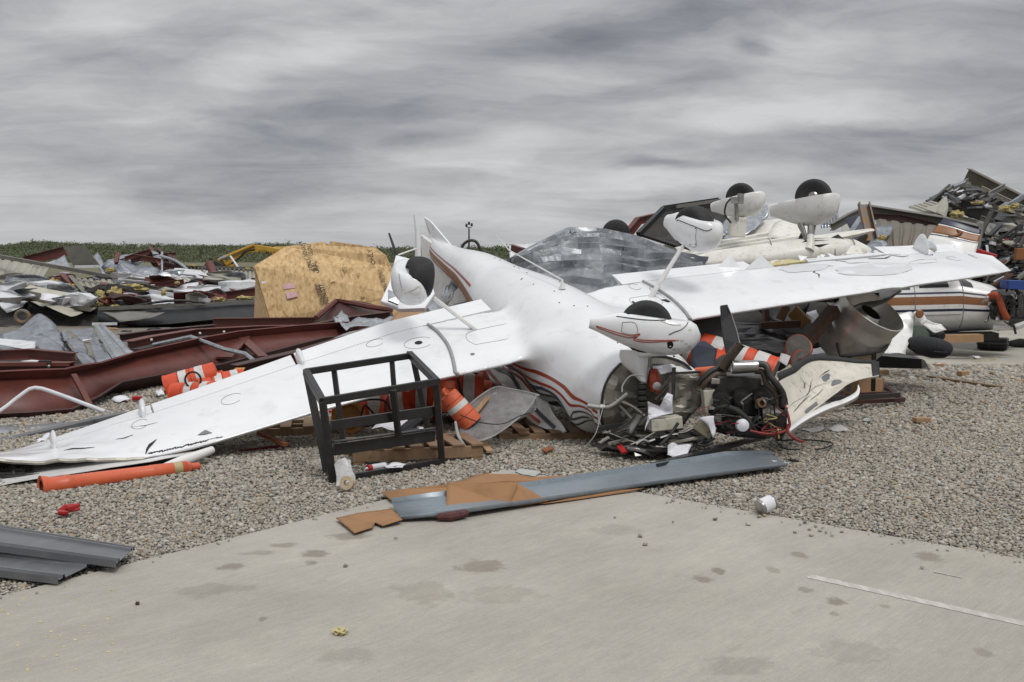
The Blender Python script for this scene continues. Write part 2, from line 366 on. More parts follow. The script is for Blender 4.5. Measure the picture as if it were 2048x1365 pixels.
def crumpled(pts, amp=.1, cuts=5, fr=1.5, ridged=True):
    pts = [V3(p) for p in pts]; n = normal(pts); bm = bmesh.new()
    vs = [bm.verts.new(p) for p in pts]
    for t in tessellate_polygon([pts]): bm.faces.new([vs[i] for i in t])
    bmesh.ops.subdivide_edges(bm, edges=bm.edges, cuts=cuts, use_grid_fill=True)
    sd_ = random.random() * 90; ctr = sum(pts, Vector()) / len(pts)
    for v in bm.verts:
        q = v.co * fr + Vector((sd_, sd_, 0)); w = noise.noise(q)
        w = (1 - 2 * abs(w)) if ridged else w
        v.co += n * amp * (w + .5 * noise.noise(q * 3)) + noise.noise_vector(q * 1.7) * amp * .4
    s = MB(); bm.verts.index_update()
    s.add([v.co.copy() for v in bm.verts], [tuple(v.index for v in f.verts) for f in bm.faces]); bm.free(); return s
def ibeam(s, pts, dep, fl, tf=.014, tw=.010, up=(0, 0, 1), ups=None, mi=0):
    pts = [V3(p) for p in pts]; rings = []
    for i, p in enumerate(pts):
        d = pts[min(i + 1, len(pts) - 1)] - pts[max(i - 1, 0)]; a, b = frame(d, ups[i] if ups else up)
        h, w = dep / 2, fl / 2
        o = [(-w, -h), (w, -h), (w, -h + tf), (tw / 2, -h + tf), (tw / 2, h - tf), (w, h - tf), (w, h), (-w, h), (-w, h - tf), (-tw / 2, h - tf), (-tw / 2, -h + tf), (-w, -h + tf)]
        rings.append([p + a * x + b * y for x, y in o])
    s.loft(rings, True, False, mi)
    for r, fl_ in ((rings[0], 1), (rings[-1], 0)): s.add(r, [(0, 1, 2, 3, 10, 11), (3, 4, 9, 10), (4, 5, 6, 7, 8, 9)], mi)
    return s
def cee(s, pts, dep, fl, t=.006, up=(0, 0, 1), side=1, mi=0):
    pts = [V3(p) for p in pts]; rings = []
    for i, p in enumerate(pts):
        d = pts[min(i + 1, len(pts) - 1)] - pts[max(i - 1, 0)]; a, b = frame(d, up); a = a * side; h = dep / 2
        o = [(0, -h), (fl, -h), (fl, -h + fl * .25), (fl - t, -h + fl * .25), (fl - t, -h + t), (t, -h + t), (t, h - t), (fl - t, h - t), (fl - t, h - fl * .25), (fl, h - fl * .25), (fl, h), (0, h)]
        rings.append([p + a * x + b * y for x, y in o])
    return s.loft(rings, True, True, mi)
def blob(c, rad, amp=.5, fr=2.2, n=28, m=18, rot=None):
    return MB().ell(c, rad, rot, n, m, amp, fr)
def text(s_, size, o, xd, yd, mat, name, parent, th=.001, fit=0):
    cu = bpy.data.curves.new('t', 'FONT'); cu.body = s_; cu.size = size; cu.extrude = th; cu.offset = size * .012
    to = bpy.data.objects.new('t', cu); C.objects.link(to); bpy.context.view_layer.update()
    me = to.evaluated_get(bpy.context.evaluated_depsgraph_get()).to_mesh()
    xd, yd = Vector(xd).normalized(), Vector(yd).normalized(); nn = xd.cross(yd); s = MB(); kx = fit / max(v.co.x for v in me.vertices) if fit else 1
    s.add([o + xd * v.co.x * kx + yd * v.co.y + nn * v.co.z for v in me.vertices], [tuple(p.vertices) for p in me.polygons])
    to.to_mesh_clear(); bpy.data.objects.remove(to); bpy.data.curves.remove(cu)
    return build(s, name, mat, parent)

# ---------------------------------------------------------------- ground
def conc_mat(name, base, dark_, rot=R(50), stains=()):
    m = bpy.data.materials.new(name); m.use_nodes = True; t = m.node_tree; n = t.nodes; l = t.links; b = n['Principled BSDF']
    b.inputs['Roughness'].default_value = .85
    tcn = n.new('ShaderNodeTexCoord')
    def nz(scale, det, rgh, st=(1, 1, 1), r=0, src=None):
        mp = n.new('ShaderNodeMapping'); mp.inputs['Scale'].default_value = st; mp.vector_type = 'TEXTURE' if False else 'POINT'
        vr = n.new('ShaderNodeVectorRotate'); vr.rotation_type = 'Z_AXIS'; vr.inputs['Angle'].default_value = r
        l.new(tcn.outputs['Object'], vr.inputs['Vector']); l.new(vr.outputs[0], mp.inputs[0])
        x = n.new('ShaderNodeTexNoise'); x.inputs['Scale'].default_value = scale; x.inputs['Detail'].default_value = det; x.inputs['Roughness'].default_value = rgh
        l.new(mp.outputs[0], x.inputs['Vector']); return x
    def ramp(x, a, b_, ca, cb_):
        r_ = n.new('ShaderNodeValToRGB'); l.new(x.outputs['Fac'], r_.inputs[0]); e_ = r_.color_ramp.elements
        e_[0].position = a; e_[0].color = (*ca, 1); e_[1].position = b_; e_[1].color = (*cb_, 1); return r_.outputs[0]
    def mul(a, b_, f=1):
        x = n.new('ShaderNodeMixRGB'); x.blend_type = 'MULTIPLY'; x.inputs[0].default_value = f; l.new(a, x.inputs[1])
        l.new(b_, x.inputs[2]); return x.outputs[0]
    c = ramp(nz(.9, 6, .6), .3, .7, dark_, base)
    broom = nz(9, 5, .75, (.35, 9, 1), -rot)                      # broom lines run along the slab
    c = mul(c, ramp(broom, .25, .75, (.86, .86, .86), (1.08, 1.08, 1.08)))
    c = mul(c, ramp(nz(1.1, 6, .65, (.5, 2.2, 1), -rot), .38, .62, (.93, .925, .92), (1.03, 1.03, 1.02)))
    c = mul(c, ramp(nz(13, 6, .75, (.6, 1.3, 1), -rot), .3, .7, (.91, .905, .90), (1.07, 1.07, 1.06)))
    c = mul(c, ramp(nz(.55, 4, .6), .40, .66, (1.03, 1.03, 1.03), (.88, .87, .86)))
    c = mul(c, ramp(nz(160, 3, .8), .3, .7, (.80, .80, .79), (1.14, 1.14, 1.13)))
    c = mul(c, ramp(nz(45, 4, .8), .25, .75, (.88, .88, .87), (1.08, 1.08, 1.07)))
    c = mul(c, ramp(nz(3.2, 8, .75, (.5, 1.4, 1), -rot), .62, .70, (1, 1, 1), (.84, .82, .80)))
    wob = nz(9, 6, .75)
    for (cx, cy, rx, ry, a, k) in stains:
        vm = n.new('ShaderNodeVectorMath'); vm.operation = 'SUBTRACT'; l.new(tcn.outputs['Object'], vm.inputs[0]); vm.inputs[1].default_value = (cx, cy, 0)
        vr = n.new('ShaderNodeVectorRotate'); vr.rotation_type = 'Z_AXIS'; vr.inputs['Angle'].default_value = -a; l.new(vm.outputs[0], vr.inputs['Vector'])
        vs = n.new('ShaderNodeVectorMath'); vs.operation = 'MULTIPLY'; vs.inputs[1].default_value = (1 / rx, 1 / ry, 0); l.new(vr.outputs[0], vs.inputs[0])
        ln = n.new('ShaderNodeVectorMath'); ln.operation = 'LENGTH'; l.new(vs.outputs[0], ln.inputs[0])
        ad = n.new('ShaderNodeMath'); ad.operation = 'MULTIPLY_ADD'; l.new(wob.outputs['Fac'], ad.inputs[0]); ad.inputs[1].default_value = 2.6; l.new(ln.outputs['Value'], ad.inputs[2])
        mr = n.new('ShaderNodeMapRange'); mr.interpolation_type = 'SMOOTHSTEP'; l.new(ad.outputs[0], mr.inputs[0])
        mr.inputs[1].default_value = 1.9; mr.inputs[2].default_value = 2.35; mr.inputs[3].default_value = k * 1.0; mr.inputs[4].default_value = 0
        mx = n.new('ShaderNodeMixRGB'); mx.blend_type = 'MULTIPLY'; l.new(mr.outputs[0], mx.inputs[0]); l.new(c, mx.inputs[1]); mx.inputs[2].default_value = (.60, .575, .55, 1); c = mx.outputs[0]
    l.new(c, b.inputs['Base Color'])
    bp = n.new('ShaderNodeBump'); bp.inputs['Distance'].default_value = .0025; l.new(broom.outputs['Fac'], bp.inputs['Height'])
    bp2 = n.new('ShaderNodeBump'); bp2.inputs['Distance'].default_value = .0015; l.new(nz(120, 4, .8).outputs['Fac'], bp2.inputs['Height']); l.new(bp.outputs[0], bp2.inputs['Normal'])
    l.new(bp2.outputs[0], b.inputs['Normal']); return m
ST = []
for px, py, wx, wy, a, k in [(962, 1133, 50, 15, 0, .8), (1858, 1114, 30, 12, 0, .75), (1600, 1110, 16, 8, 10, .8), (1436, 1142, 17, 7, 0, 1), (1408, 1160, 22, 8, 20, .8),
        (1545, 1140, 14, 7, 10, .6), (1610, 1180, 18, 7, 0, .7), (1672, 1203, 20, 9, 0, 1), (1668, 1228, 12, 5, 0, .7), (1768, 1213, 12, 5, 0, .6), (630, 1108, 32, 8, 10, 1),
        (625, 1126, 18, 6, 0, .9), (460, 1135, 34, 7, 10, .9), (700, 1072, 45, 9, 10, .9), (570, 1090, 30, 5, 12, .8), (525, 1239, 9, 5, 0, .8), (1968, 1306, 20, 10, 0, .5), (520, 1106, 40, 6, 12, .6), (850, 1185, 60, 26, 20, .45), (1000, 1190, 90, 20, 10, .35), (420, 1180, 80, 14, 14, .4), (1230, 1060, 60, 12, 12, .35), (1700, 1300, 90, 24, 10, .35), (1480, 1330, 80, 20, 10, .4), (700, 1310, 70, 16, 12, .35)]:
    g = gr(px, py); dx = (gr(px + wx, py) - g).length; dy = (gr(px, py - wy) - g).length
    ST.append((g.x, g.y, dx, dy, R(a), k))
concrete = conc_mat('broomed_concrete', (.450, .425, .386), (.388, .366, .330), stains=ST)
concrete2 = conc_mat('far_concrete', (.48, .46, .415), (.42, .40, .36))
gravelm = bpy.data.materials.new('gravel_bed'); gravelm.use_nodes = True
n = gravelm.node_tree.nodes; l = gravelm.node_tree.links; b = n['Principled BSDF']; b.inputs['Roughness'].default_value = .9
tcn = n.new('ShaderNodeTexCoord'); vo = n.new('ShaderNodeTexVoronoi'); vo.inputs['Scale'].default_value = 42; l.new(tcn.outputs['Object'], vo.inputs['Vector'])
cr = n.new('ShaderNodeValToRGB'); sp = n.new('ShaderNodeSeparateColor'); l.new(vo.outputs['Color'], sp.inputs[0]); l.new(sp.outputs[0], cr.inputs[0])
def ramp_stones(cr):
    e = cr.color_ramp.elements; k = .84; e[0].position = 0; e[0].color = (.15, .14, .12, 1); e[1].position = 1; e[1].color = (.46, .435, .385, 1)
    for p, c_ in ((.15, (.25, .235, .205)), (.38, (.34, .325, .285)), (.55, (.41, .38, .325)), (.68, (.43, .36, .26)), (.76, (.36, .24, .135)), (.80, (.42, .40, .36)), (.92, (.50, .475, .425))):
        x = e.new(p); x.color = (*[(q * .72 + m * .28) * k for q, m in zip(c_, (.40, .355, .285))], 1)
ramp_stones(cr)
mr = n.new('ShaderNodeMapRange'); l.new(vo.outputs['Distance'], mr.inputs[0]); mr.inputs[1].default_value = .1; mr.inputs[2].default_value = .8; mr.inputs[3].default_value = .95; mr.inputs[4].default_value = .5
mx = n.new('ShaderNodeMixRGB'); mx.blend_type = 'MULTIPLY'; mx.inputs[0].default_value = 1; l.new(cr.outputs[0], mx.inputs[1]); l.new(mr.outputs[0], mx.inputs[2]); l.new(mx.outputs[0], b.inputs['Base Color'])
bp = n.new('ShaderNodeBump'); bp.inputs['Distance'].default_value = .015; bp.invert = True; l.new(vo.outputs['Distance'], bp.inputs['Height']); l.new(bp.outputs[0], b.inputs['Normal'])
stonem = bpy.data.materials.new('river_stones'); stonem.use_nodes = True
n = stonem.node_tree.nodes; l = stonem.node_tree.links; b = n['Principled BSDF']; b.inputs['Roughness'].default_value = .75
ge = n.new('ShaderNodeNewGeometry'); cr = n.new('ShaderNodeValToRGB'); l.new(ge.outputs['Random Per Island'], cr.inputs[0]); ramp_stones(cr)
tx = n.new('ShaderNodeTexNoise'); tx.inputs['Scale'].default_value = 120; tcn = n.new('ShaderNodeTexCoord'); l.new(tcn.outputs['Object'], tx.inputs['Vector'])
mr = n.new('ShaderNodeMapRange'); l.new(tx.outputs['Fac'], mr.inputs[0]); mr.inputs[1].default_value = .3; mr.inputs[2].default_value = .7; mr.inputs[3].default_value = .88; mr.inputs[4].default_value = 1.15
mx = n.new('ShaderNodeMixRGB'); mx.blend_type = 'MULTIPLY'; mx.inputs[0].default_value = 1; l.new(cr.outputs[0], mx.inputs[1]); l.new(mr.outputs[0], mx.inputs[2]); l.new(mx.outputs[0], b.inputs['Base Color'])
scrub = M('scrubland', (.10, .10, .05), (.16, .14, .08), .08, .95, c3=(.08, .09, .04))

s = MB(); s.add([(-3000, -60, -.03), (3000, -60, -.03), (3000, 3500, -.03), (-3000, 3500, -.03)], [(0, 1, 2, 3)]); struct(s, 'ground', gravelm)
s = MB(); s.add([(-3000, 75, -.015), (3000, 75, -.015), (3000, 3400, -.015), (-3000, 3400, -.015)], [(0, 1, 2, 3)]); struct(s, 'field', scrub)
CORNER = gr(1012, 938)
el = (gr(0, 1192) - CORNER).normalized(); er = (gr(2048, 1118) - CORNER).normalized()
PL, PR = CORNER + el * 14, CORNER + er * 14
s = MB(); s.poly([Vector((p.x, p.y, -.075)) for p in (CORNER, PL, Vector((-14, -8, 0)), Vector((14, -8, 0)), PR)], .15); struct(s, 'pavement', concrete, bevel=.006)
A0 = gr(1872, 730); e1 = (gr(2048, 734) - A0).normalized()
s = MB(); s.poly([Vector((p.x, p.y, -.055)) for p in (A0, A0 + e1 * 30, A0 + e1 * 30 + Vector((0, 40, 0)), gr(1560, 640), gr(1560, 700))], .115); struct(s, 'apron', concrete2, bevel=.006)
s = MB(); s.poly([Vector((x, y, -.055)) for x, y in ((-60, 21), (-3.5, 21.5), (2, 40), (2, 74), (-60, 74))], .11); struct(s, 'apron', conc_mat('dirty_concrete', (.24, .215, .185), (.15, .135, .115)), bevel=.006)
# painted line on the slab
linem = M('worn_white_line', (.53, .51, .475), (.42, .40, .36), 26, .8, lo=.40, hi=.54, stretch=(1, .2, 1), rot=R(-50))
s = MB(); a, b_ = gr(1618, 1153), gr(2200, 1282); d = (b_ - a).normalized(); nn = Vector((-d.y, d.x, 0)) * .034; P = []
k = 40
s.add([a + d * ((b_ - a).length * i / k) + nn * (sg * (1 + .1 * noise.noise(Vector((i * .9, sg, 0))))) + Vector((0, 0, .002)) for i in range(k + 1) for sg in (-1, 1)], [(2 * i, 2 * i + 1, 2 * i + 3, 2 * i + 2) for i in range(k)])
struct(s, 'road_marking', linem)
s = MB(); a, b_ = gr(1868, 1145), gr(1925, 1157); d = (b_ - a).normalized(); nn = Vector((-d.y, d.x, 0)) * .009
s.add([a + nn * .4 + Vector((0, 0, .004)), a - nn + Vector((0, 0, .004)), b_ - nn * .4 + Vector((0, 0, .004)), b_ + nn * .5 + Vector((0, 0, .004))], [(0, 1, 2, 3)]); struct(s, 'road_marking', linem)

# loose stones, far too many to count: one mesh of small convex pebbles
def pebbles(name, pts, rad, flat=.62, seed=3, z=-.012):
    rng = np.random.default_rng(seed); n_ = len(pts)
    ph = (1 + 5 ** .5) / 2
    ico = np.array([(-1, ph, 0), (1, ph, 0), (-1, -ph, 0), (1, -ph, 0), (0, -1, ph), (0, 1, ph), (0, -1, -ph), (0, 1, -ph), (ph, 0, -1), (ph, 0, 1), (-ph, 0, -1), (-ph, 0, 1)]) / (1 + ph * ph) ** .5
    fc = np.array([(0, 11, 5), (0, 5, 1), (0, 1, 7), (0, 7, 10), (0, 10, 11), (1, 5, 9), (5, 11, 4), (11, 10, 2), (10, 7, 6), (7, 1, 8), (3, 9, 4), (3, 4, 2), (3, 2, 6), (3, 6, 8), (3, 8, 9), (4, 9, 5), (2, 4, 11), (6, 2, 10), (8, 6, 7), (9, 8, 1)])
    v = ico[None] * (1 + .22 * rng.standard_normal((n_, 12, 1))).clip(.6, 1.5)
    sc = rad[:, None] * np.stack([rng.uniform(.8, 1.35, n_), rng.uniform(.7, 1.1, n_), rng.uniform(flat - .15, flat + .2, n_)], 1)
    v = v * sc[:, None]
    ax = rng.uniform(-.5, .5, n_); az = rng.uniform(0, 6.3, n_)
    y = v[..., 1] * np.cos(ax)[:, None] - v[..., 2] * np.sin(ax)[:, None]; zz_ = v[..., 1] * np.sin(ax)[:, None] + v[..., 2] * np.cos(ax)[:, None]
    x = v[..., 0] * np.cos(az)[:, None] - y * np.sin(az)[:, None]; y = v[..., 0] * np.sin(az)[:, None] + y * np.cos(az)[:, None]
    v = np.stack([x, y, zz_], -1) + pts[:, None]
    F_ = (fc[None] + (np.arange(n_) * 12)[:, None, None]).reshape(-1)
    me = bpy.data.meshes.new(name); me.vertices.add(n_ * 12); me.vertices.foreach_set('co', v.reshape(-1).astype(np.float32))
    me.loops.add(len(F_)); me.loops.foreach_set('vertex_index', F_.astype(np.int32)); me.polygons.add(n_ * 20)
    me.polygons.foreach_set('loop_start', np.arange(0, len(F_), 3, dtype=np.int32)); me.polygons.foreach_set('use_smooth', np.ones(n_ * 20, bool))
    me.materials.append(stonem); me.update(calc_edges=True); me.validate()
    o = bpy.data.objects.new(name, me); C.objects.link(o); o['kind'] = 'stuff'; return o
rng = np.random.default_rng(1)
cc = np.array([CORNER.x, CORNER.y]); L2 = np.array([el.x, el.y]); R2 = np.array([er.x, er.y])
def outside_slab(x, y):
    q = np.stack([x, y], -1) - cc
    cl = L2[0] * q[..., 1] - L2[1] * q[..., 0]        # >0 on one side
    cr_ = R2[0] * q[..., 1] - R2[1] * q[..., 0]
    wob_ = .03 * np.sin(x * 9) + .02 * np.sin(y * 23) + rng.normal(0, .02, x.shape)
    return (cl < -.012 + wob_) | (cr_ > .012 + wob_)
P, Rr = [], []
for y0, y1, sp_s in ((4.6, 7.2, .0165), (7.2, 10.2, .0205), (10.2, 14.5, .030), (14.5, 21.0, .05)):
    xs = np.arange(-y1 * .56, y1 * .56, sp_s); ys = np.arange(y0, y1, sp_s * .93)
    X, Y = np.meshgrid(xs, ys); X = X + rng.uniform(-.5, .5, X.shape) * sp_s; Y = Y + rng.uniform(-.5, .5, X.shape) * sp_s
    X, Y = X.ravel(), Y.ravel(); k = (np.abs(X) < Y * .53 + .15) & outside_slab(X, Y)
    k &= ~((X < -2.0) & (Y > 15)) & ~((Y > A0.y - .02) & (X > 5.6)) & (Y < 19.5)
    X, Y = X[k], Y[k]; r_ = sp_s * .56 * rng.lognormal(0, .33, len(X)).clip(.45, 2.0)
    P.append(np.stack([X, Y, -.022 + .45 * r_ + rng.uniform(-.006, .008, len(X)) + .012 * np.sin(X * 2.1) * np.sin(Y * 1.7)], 1)); Rr.append(r_)
P = np.concatenate(P); Rr = np.concatenate(Rr); print('stones', len(P))
pebbles('gravel', P, Rr)
# stones kicked out on to the slab
Q = []
for _ in range(260):
    t = random.random() ** .8 * 9; e_ = er if random.random() < .62 else el; off = abs(random.gauss(0, .09)) + .01
    p = CORNER + e_ * t; nn = Vector((0, -1, 0)); Q.append((p.x, p.y - off * 1.2, .006))
for px, py in [(1519, 1036), (1528, 1034), (1431, 1041), (1497, 1051), (1346, 1047), (1346, 1003), (792, 1080), (275, 1207), (1600, 1052), (1620, 1062), (1632, 1056), (1640, 1064), (1652, 1068), (1664, 1074), (1684, 1066), (1290, 1092), (1230, 1037), (1280, 1075), (1590, 1067), (1622, 1074), (1645, 1058), (1610, 1048), (690, 1135), (540, 1020), (1845, 1139)]:
    g = gr(px, py); Q.append((g.x, g.y, .01))
Q = np.array(Q); rr = np.concatenate([rng.uniform(.003, .009, 260), rng.uniform(.009, .018, len(Q) - 260)])
pebbles('loose_stones', Q, rr, seed=9)
# ================================================================ the overturned white aircraft
AX = Vector((-.388, .922, 0)).normalized(); SPN = Vector((.922, .388, 0))
plane = thing('light_aircraft', (.6, 10.6, 0), 'biggest white aircraft lying upside down, copper stripes and torn open nose', 'aircraft')
LEp = [at(*p) for p in ((-110, 931, 7.9), (0, 925, 8.1), (130, 924, 8.2), (290, 917, 8.35), (420, 888, 8.75), (640, 822, 9.2), (860, 762, 9.65), (1085, 714, 10.1), (1300, 660, 10.6), (1395, 637, 10.85), (1700, 590, 11.7), (1960, 552, 12.4), (2000, 546, 12.55), (2022, 542, 12.8))]
TEp = [at(*p) for p in ((-110, 912, 8.8), (16, 906, 8.95), (100, 880, 9.15), (266, 822, 9.4), (386, 781, 9.8), (583, 711, 10.3), (779, 645, 10.8), (975, 598, 11.35), (1200, 556, 11.85), (1267, 549, 12.05), (1558, 519, 12.85), (1817, 499, 13.45), (1893, 496, 13.6), (1985, 512, 13.2))]
NG = len(LEp) - 1
def naca(c): return 5 * (.2969 * math.sqrt(max(c, 0)) - .126 * c - .3516 * c * c + .2843 * c ** 3 - .1036 * c ** 4)
def lerpk(P_, g):
    i = min(int(g), NG - 1); return P_[i].lerp(P_[i + 1], g - i)
def W(g, c, side=1, off=0):
    'a point of the wing: g counts the stations from the left tip, c is the chord fraction, side 1 is the belly side'
    a, b_ = lerpk(LEp, g), lerpk(TEp, g); ch = b_ - a
    sp = (lerpk(LEp, min(g + .3, NG)) - lerpk(LEp, max(g - .3, 0))).normalized()
    n_ = sp.cross(ch.normalized()).normalized(); L_ = ch.length
    flat_ = min(1, max(.45, .45 + (g - 2.6) * .6)) if g < 12 else max(.25, 13 - g)
    t = naca(c) * .15 * L_ * flat_
    p = a + ch * c + n_ * (t * .42 if side > 0 else -t * .72)
    if g < 3.4:                               # the crushed tip
        k = min(1, (3.4 - g) / 1.2); q = p * 2.6
        p = p + (noise.noise_vector(q) * .014 + Vector((0, 0, .022 * (1 - 2 * abs(noise.noise(q * 1.3)))))) * k * (.35 + .65 * (1 - c))
    if 9.75 < g < 11.2:                       # the dented stretch of the right wing
        p = p + Vector((0, 0, 1)) * .03 * noise.noise(p * 3.1) * min(1, (g - 9.75) * 2, (11.2 - g) * 2)
    return p + n_ * off
CS = 30
def wing_ring(g, c0=0.0, c1=.785):
    cs = [c1 * (1 - math.cos(math.pi * i / (2 * CS)) ) for i in range(CS + 1)]
    cs = [c1 * (i / CS) ** 1.7 for i in range(CS + 1)]
    return [W(g, c, 1) for c in cs[::-1]] + [W(g, c, -1) for c in cs[1:]]
GL, GR = 6.24, 8.84                     # the outer panels end under the grey rub strips
s = MB(); s.loft([wing_ring(g) for g in np.arange(0, GL + .01, .12)])
build(s, 'wing', white, plane, smooth=35)
s = MB(); s.loft([wing_ring(g) for g in np.linspace(GR, NG, 52)])
build(s, 'wing', white, plane, smooth=35)
def surf(name, g0, g1, c0=.793, c1=1.0, droop=0, parent=plane, nst=12, mat=white):
    s = MB(); rings = []
    for i in range(nst + 1):
        g = g0 + (g1 - g0) * i / nst; cs = [c0 + (c1 - c0) * j / 8 for j in range(9)]
        top = [W(g, c, 1) + Vector((0, 0, droop * (c - c0) / (c1 - c0))) for c in cs]; bot = [W(g, c, -1) + Vector((0, 0, droop * (c - c0) / (c1 - c0))) for c in cs]
        rings.append(top[::-1] + [b_ + Vector((0, 0, -.006)) for b_ in bot])
    s.loft(rings); return build(s, name, mat, parent, smooth=35)
surf('flap', 5.02, 6.93, droop=.012)
surf('aileron', 3.3, 4.99, droop=.004)
surf('wing_tip', .0, 3.27)
surf('flap', 8.35, 9.74, droop=.02)
surf('wing_tip', 12.25, NG)
surf('aileron', 10.72, 12.2, droop=.045)
s = MB()                                       # torn foam core and splintered skin between the right flap and aileron
for i in range(26):
    g = 9.75 + i * .037; c = .80 + .1 * random.random()
    a, b_, c_ = W(g, c), W(g + .05 + .04 * random.random(), c + .05), W(g + .02, c + .12 * random.random())
    s.poly([a, b_ + Vector((0, 0, random.uniform(-.03, .05))), c_ + Vector((0, 0, random.uniform(-.02, .06)))], .006)
build(s, 'torn_skin', white, plane)
s = MB(); s.poly([W(9.77, .80, 1, .002), W(9.77, .93, 1, .004), W(10.05, .96, 1, .002), W(10.12, .82, 1, .003)], .02); build(s, 'foam_core', yelp, plane)
s = MB(); s.poly([W(10.12, .81, 1, -.002), W(10.15, .90, 1, -.005), W(10.7, .88, 1, .0), W(10.72, .80, 1, -.002)], .02); build(s, 'torn_skin', white, plane)
s = MB()                                       # a standing flake of skin
s.poly([W(9.52, .93, 1, 0), W(9.66, .86, 1, 0), W(9.62, .95, 1, .13)], .005); s.poly([W(9.66, .80, 1, 0), W(9.86, .78, 1, 0), W(9.78, .84, 1, .14)], .005)
build(s, 'skin_flake', white, plane)

def on_wing(g, c, w, h, mat, name, pts=None, off=.003, n_=14, jag=0):
    'a thin patch lying on the wing skin'
    s = MB(); q = []
    for i in range(n_):
        a = 2 * math.pi * i / n_; k = 1 + (random.uniform(-jag, jag) if jag else 0)
        q.append(W(g + w * k * math.cos(a), c + h * k * math.sin(a), 1, off))
    ctr = W(g, c, 1, off + .001); s.add([ctr] + q, [(0, i + 1, (i + 1) % n_ + 1) for i in range(n_)]); return build(s, name, mat, plane)
def wing_line(pts, mat, name='panel_line', r=.0022, off=.001, smooth=0):
    s = MB(); q = [W(g, c, 1, off) for g, c in pts]
    if smooth: q = catmull(q, smooth)
    s.tube(q, r, 5); return build(s, name, mat, plane)
def crack(pts, w=.012, mat=None, name='crack', up=.0025):
    s = MB(); q = [W(g, c, 1, up) for g, c in pts]; vs = []
    for i, p in enumerate(q):
        d = (q[min(i + 1, len(q) - 1)] - q[max(i - 1, 0)]).normalized(); k = w * math.sin(math.pi * (i + .25) / (len(q) - .5)) * random.uniform(.6, 1.2)
        a = d.cross(Vector((0, 0, 1))).normalized(); vs += [p + a * k, p - a * k]
    s.add(vs, [(2 * i, 2 * i + 1, 2 * i + 3, 2 * i + 2) for i in range(len(q) - 1)]); return build(s, name, mat or void, plane)
def oval(g, c, w, h, n_=22, a0=0, a1=2 * math.pi):
    return [(g + w * math.cos(a0 + (a1 - a0) * i / n_), c + h * math.sin(a0 + (a1 - a0) * i / n_)) for i in range(n_ + 1)]
# inspection covers, drain holes, access openings
for g, c, w, h in ((6.1, .52, .13, .09), (8.9, .55, .13, .09), (5.75, .72, .09, .06), (8.55, .70, .13, .07), (4.3, .55, .10, .09), (3.05, .62, .12, .10), (11.35, .5, .16, .08), (10.85, .5, .12, .06), (12.2, .62, .1, .07)):
    wing_line(oval(g, c, w, h, 18, .4, 5.4), panelline, 'inspection_cover')
on_wing(6.1, .52, .035, .03, void, 'drain_hole'); on_wing(8.9, .55, .04, .022, void, 'drain_hole')
on_wing(7.35, .40, .028, .024, void, 'drain_hole'); on_wing(8.12, .41, .03, .02, void, 'drain_hole')
for g0, c0, sgn in ((6.86, .38, 1), (8.42, .36, -1)):   # oblong gear covers
    wing_line([(g0 - .33, c0 - .08), (g0 - .36, c0 + .02), (g0 - .3, c0 + .12), (g0 - .1, c0 + .13), (g0 + .2, c0 + .11), (g0 + .30, c0 + .03), (g0 + .24, c0 - .06), (g0, c0 - .1), (g0 - .33, c0 - .08)], panelline, 'gear_cover', smooth=5)
s = MB(); s.poly([W(6.86, .08, 1, .004), W(7.05, .075, 1, .004), W(7.08, .17, 1, .004), W(6.93, .16, 1, .004)], .003); build(s, 'air_vent', void, plane)
s = MB(); s.poly([W(3.84, .12, 1, .004), W(4.04, .10, 1, .004), W(3.98, .17, 1, .004), W(3.92, .15, 1, .004)], .003); build(s, 'access_hole', panelline, plane)
on_wing(6.45, .18, .02, .015, panelline, 'fastener')
# grey rub strips that run round the leading edge
for g, in ((6.22,), (8.83,)):
    s = MB(); s.tube([W(g + .10 * math.sin(c * 3), c, 1, .008) for c in (.78, .6, .4, .25, .12, .05, .015)] + [W(g + .02, c, -1, .008) for c in (.0, .02, .06, .12)], .017, 8, smooth=5); build(s, 'rub_strip', rubline, plane, smooth=True)
# worn patches and cracks of the right wing
on_wing(10.42, .42, .28, .17, scuff, 'worn_patch', n_=26, jag=.06, off=.004)
on_wing(10.02, .66, .17, .12, scuff, 'worn_patch', n_=22, jag=.12, off=.004)
for pts, w in (([(9.98, .38), (10.02, .46), (10.01, .52), (10.07, .58), (10.08, .66)], .012), ([(9.96, .62), (10.1, .60), (10.16, .66), (10.22, .63)], .016), ([(10.3, .80), (10.36, .74), (10.36, .68), (10.5, .64)], .022),
               ([(10.02, .80), (10.05, .72), (10.03, .64)], .02), ([(10.55, .76), (10.66, .72), (10.72, .75)], .03), ([(10.72, .79), (10.8, .72), (10.86, .74)], .02), ([(10.98, .74), (11.1, .70), (11.15, .73)], .015)): crack(pts, w)
crack([(10.05, .82), (10.1, .87), (10.2, .89), (10.3, .84)], .05, woodl, 'foam_core')
crack([(10.68, .80), (10.75, .83), (10.83, .81)], .04, woodl, 'foam_core')
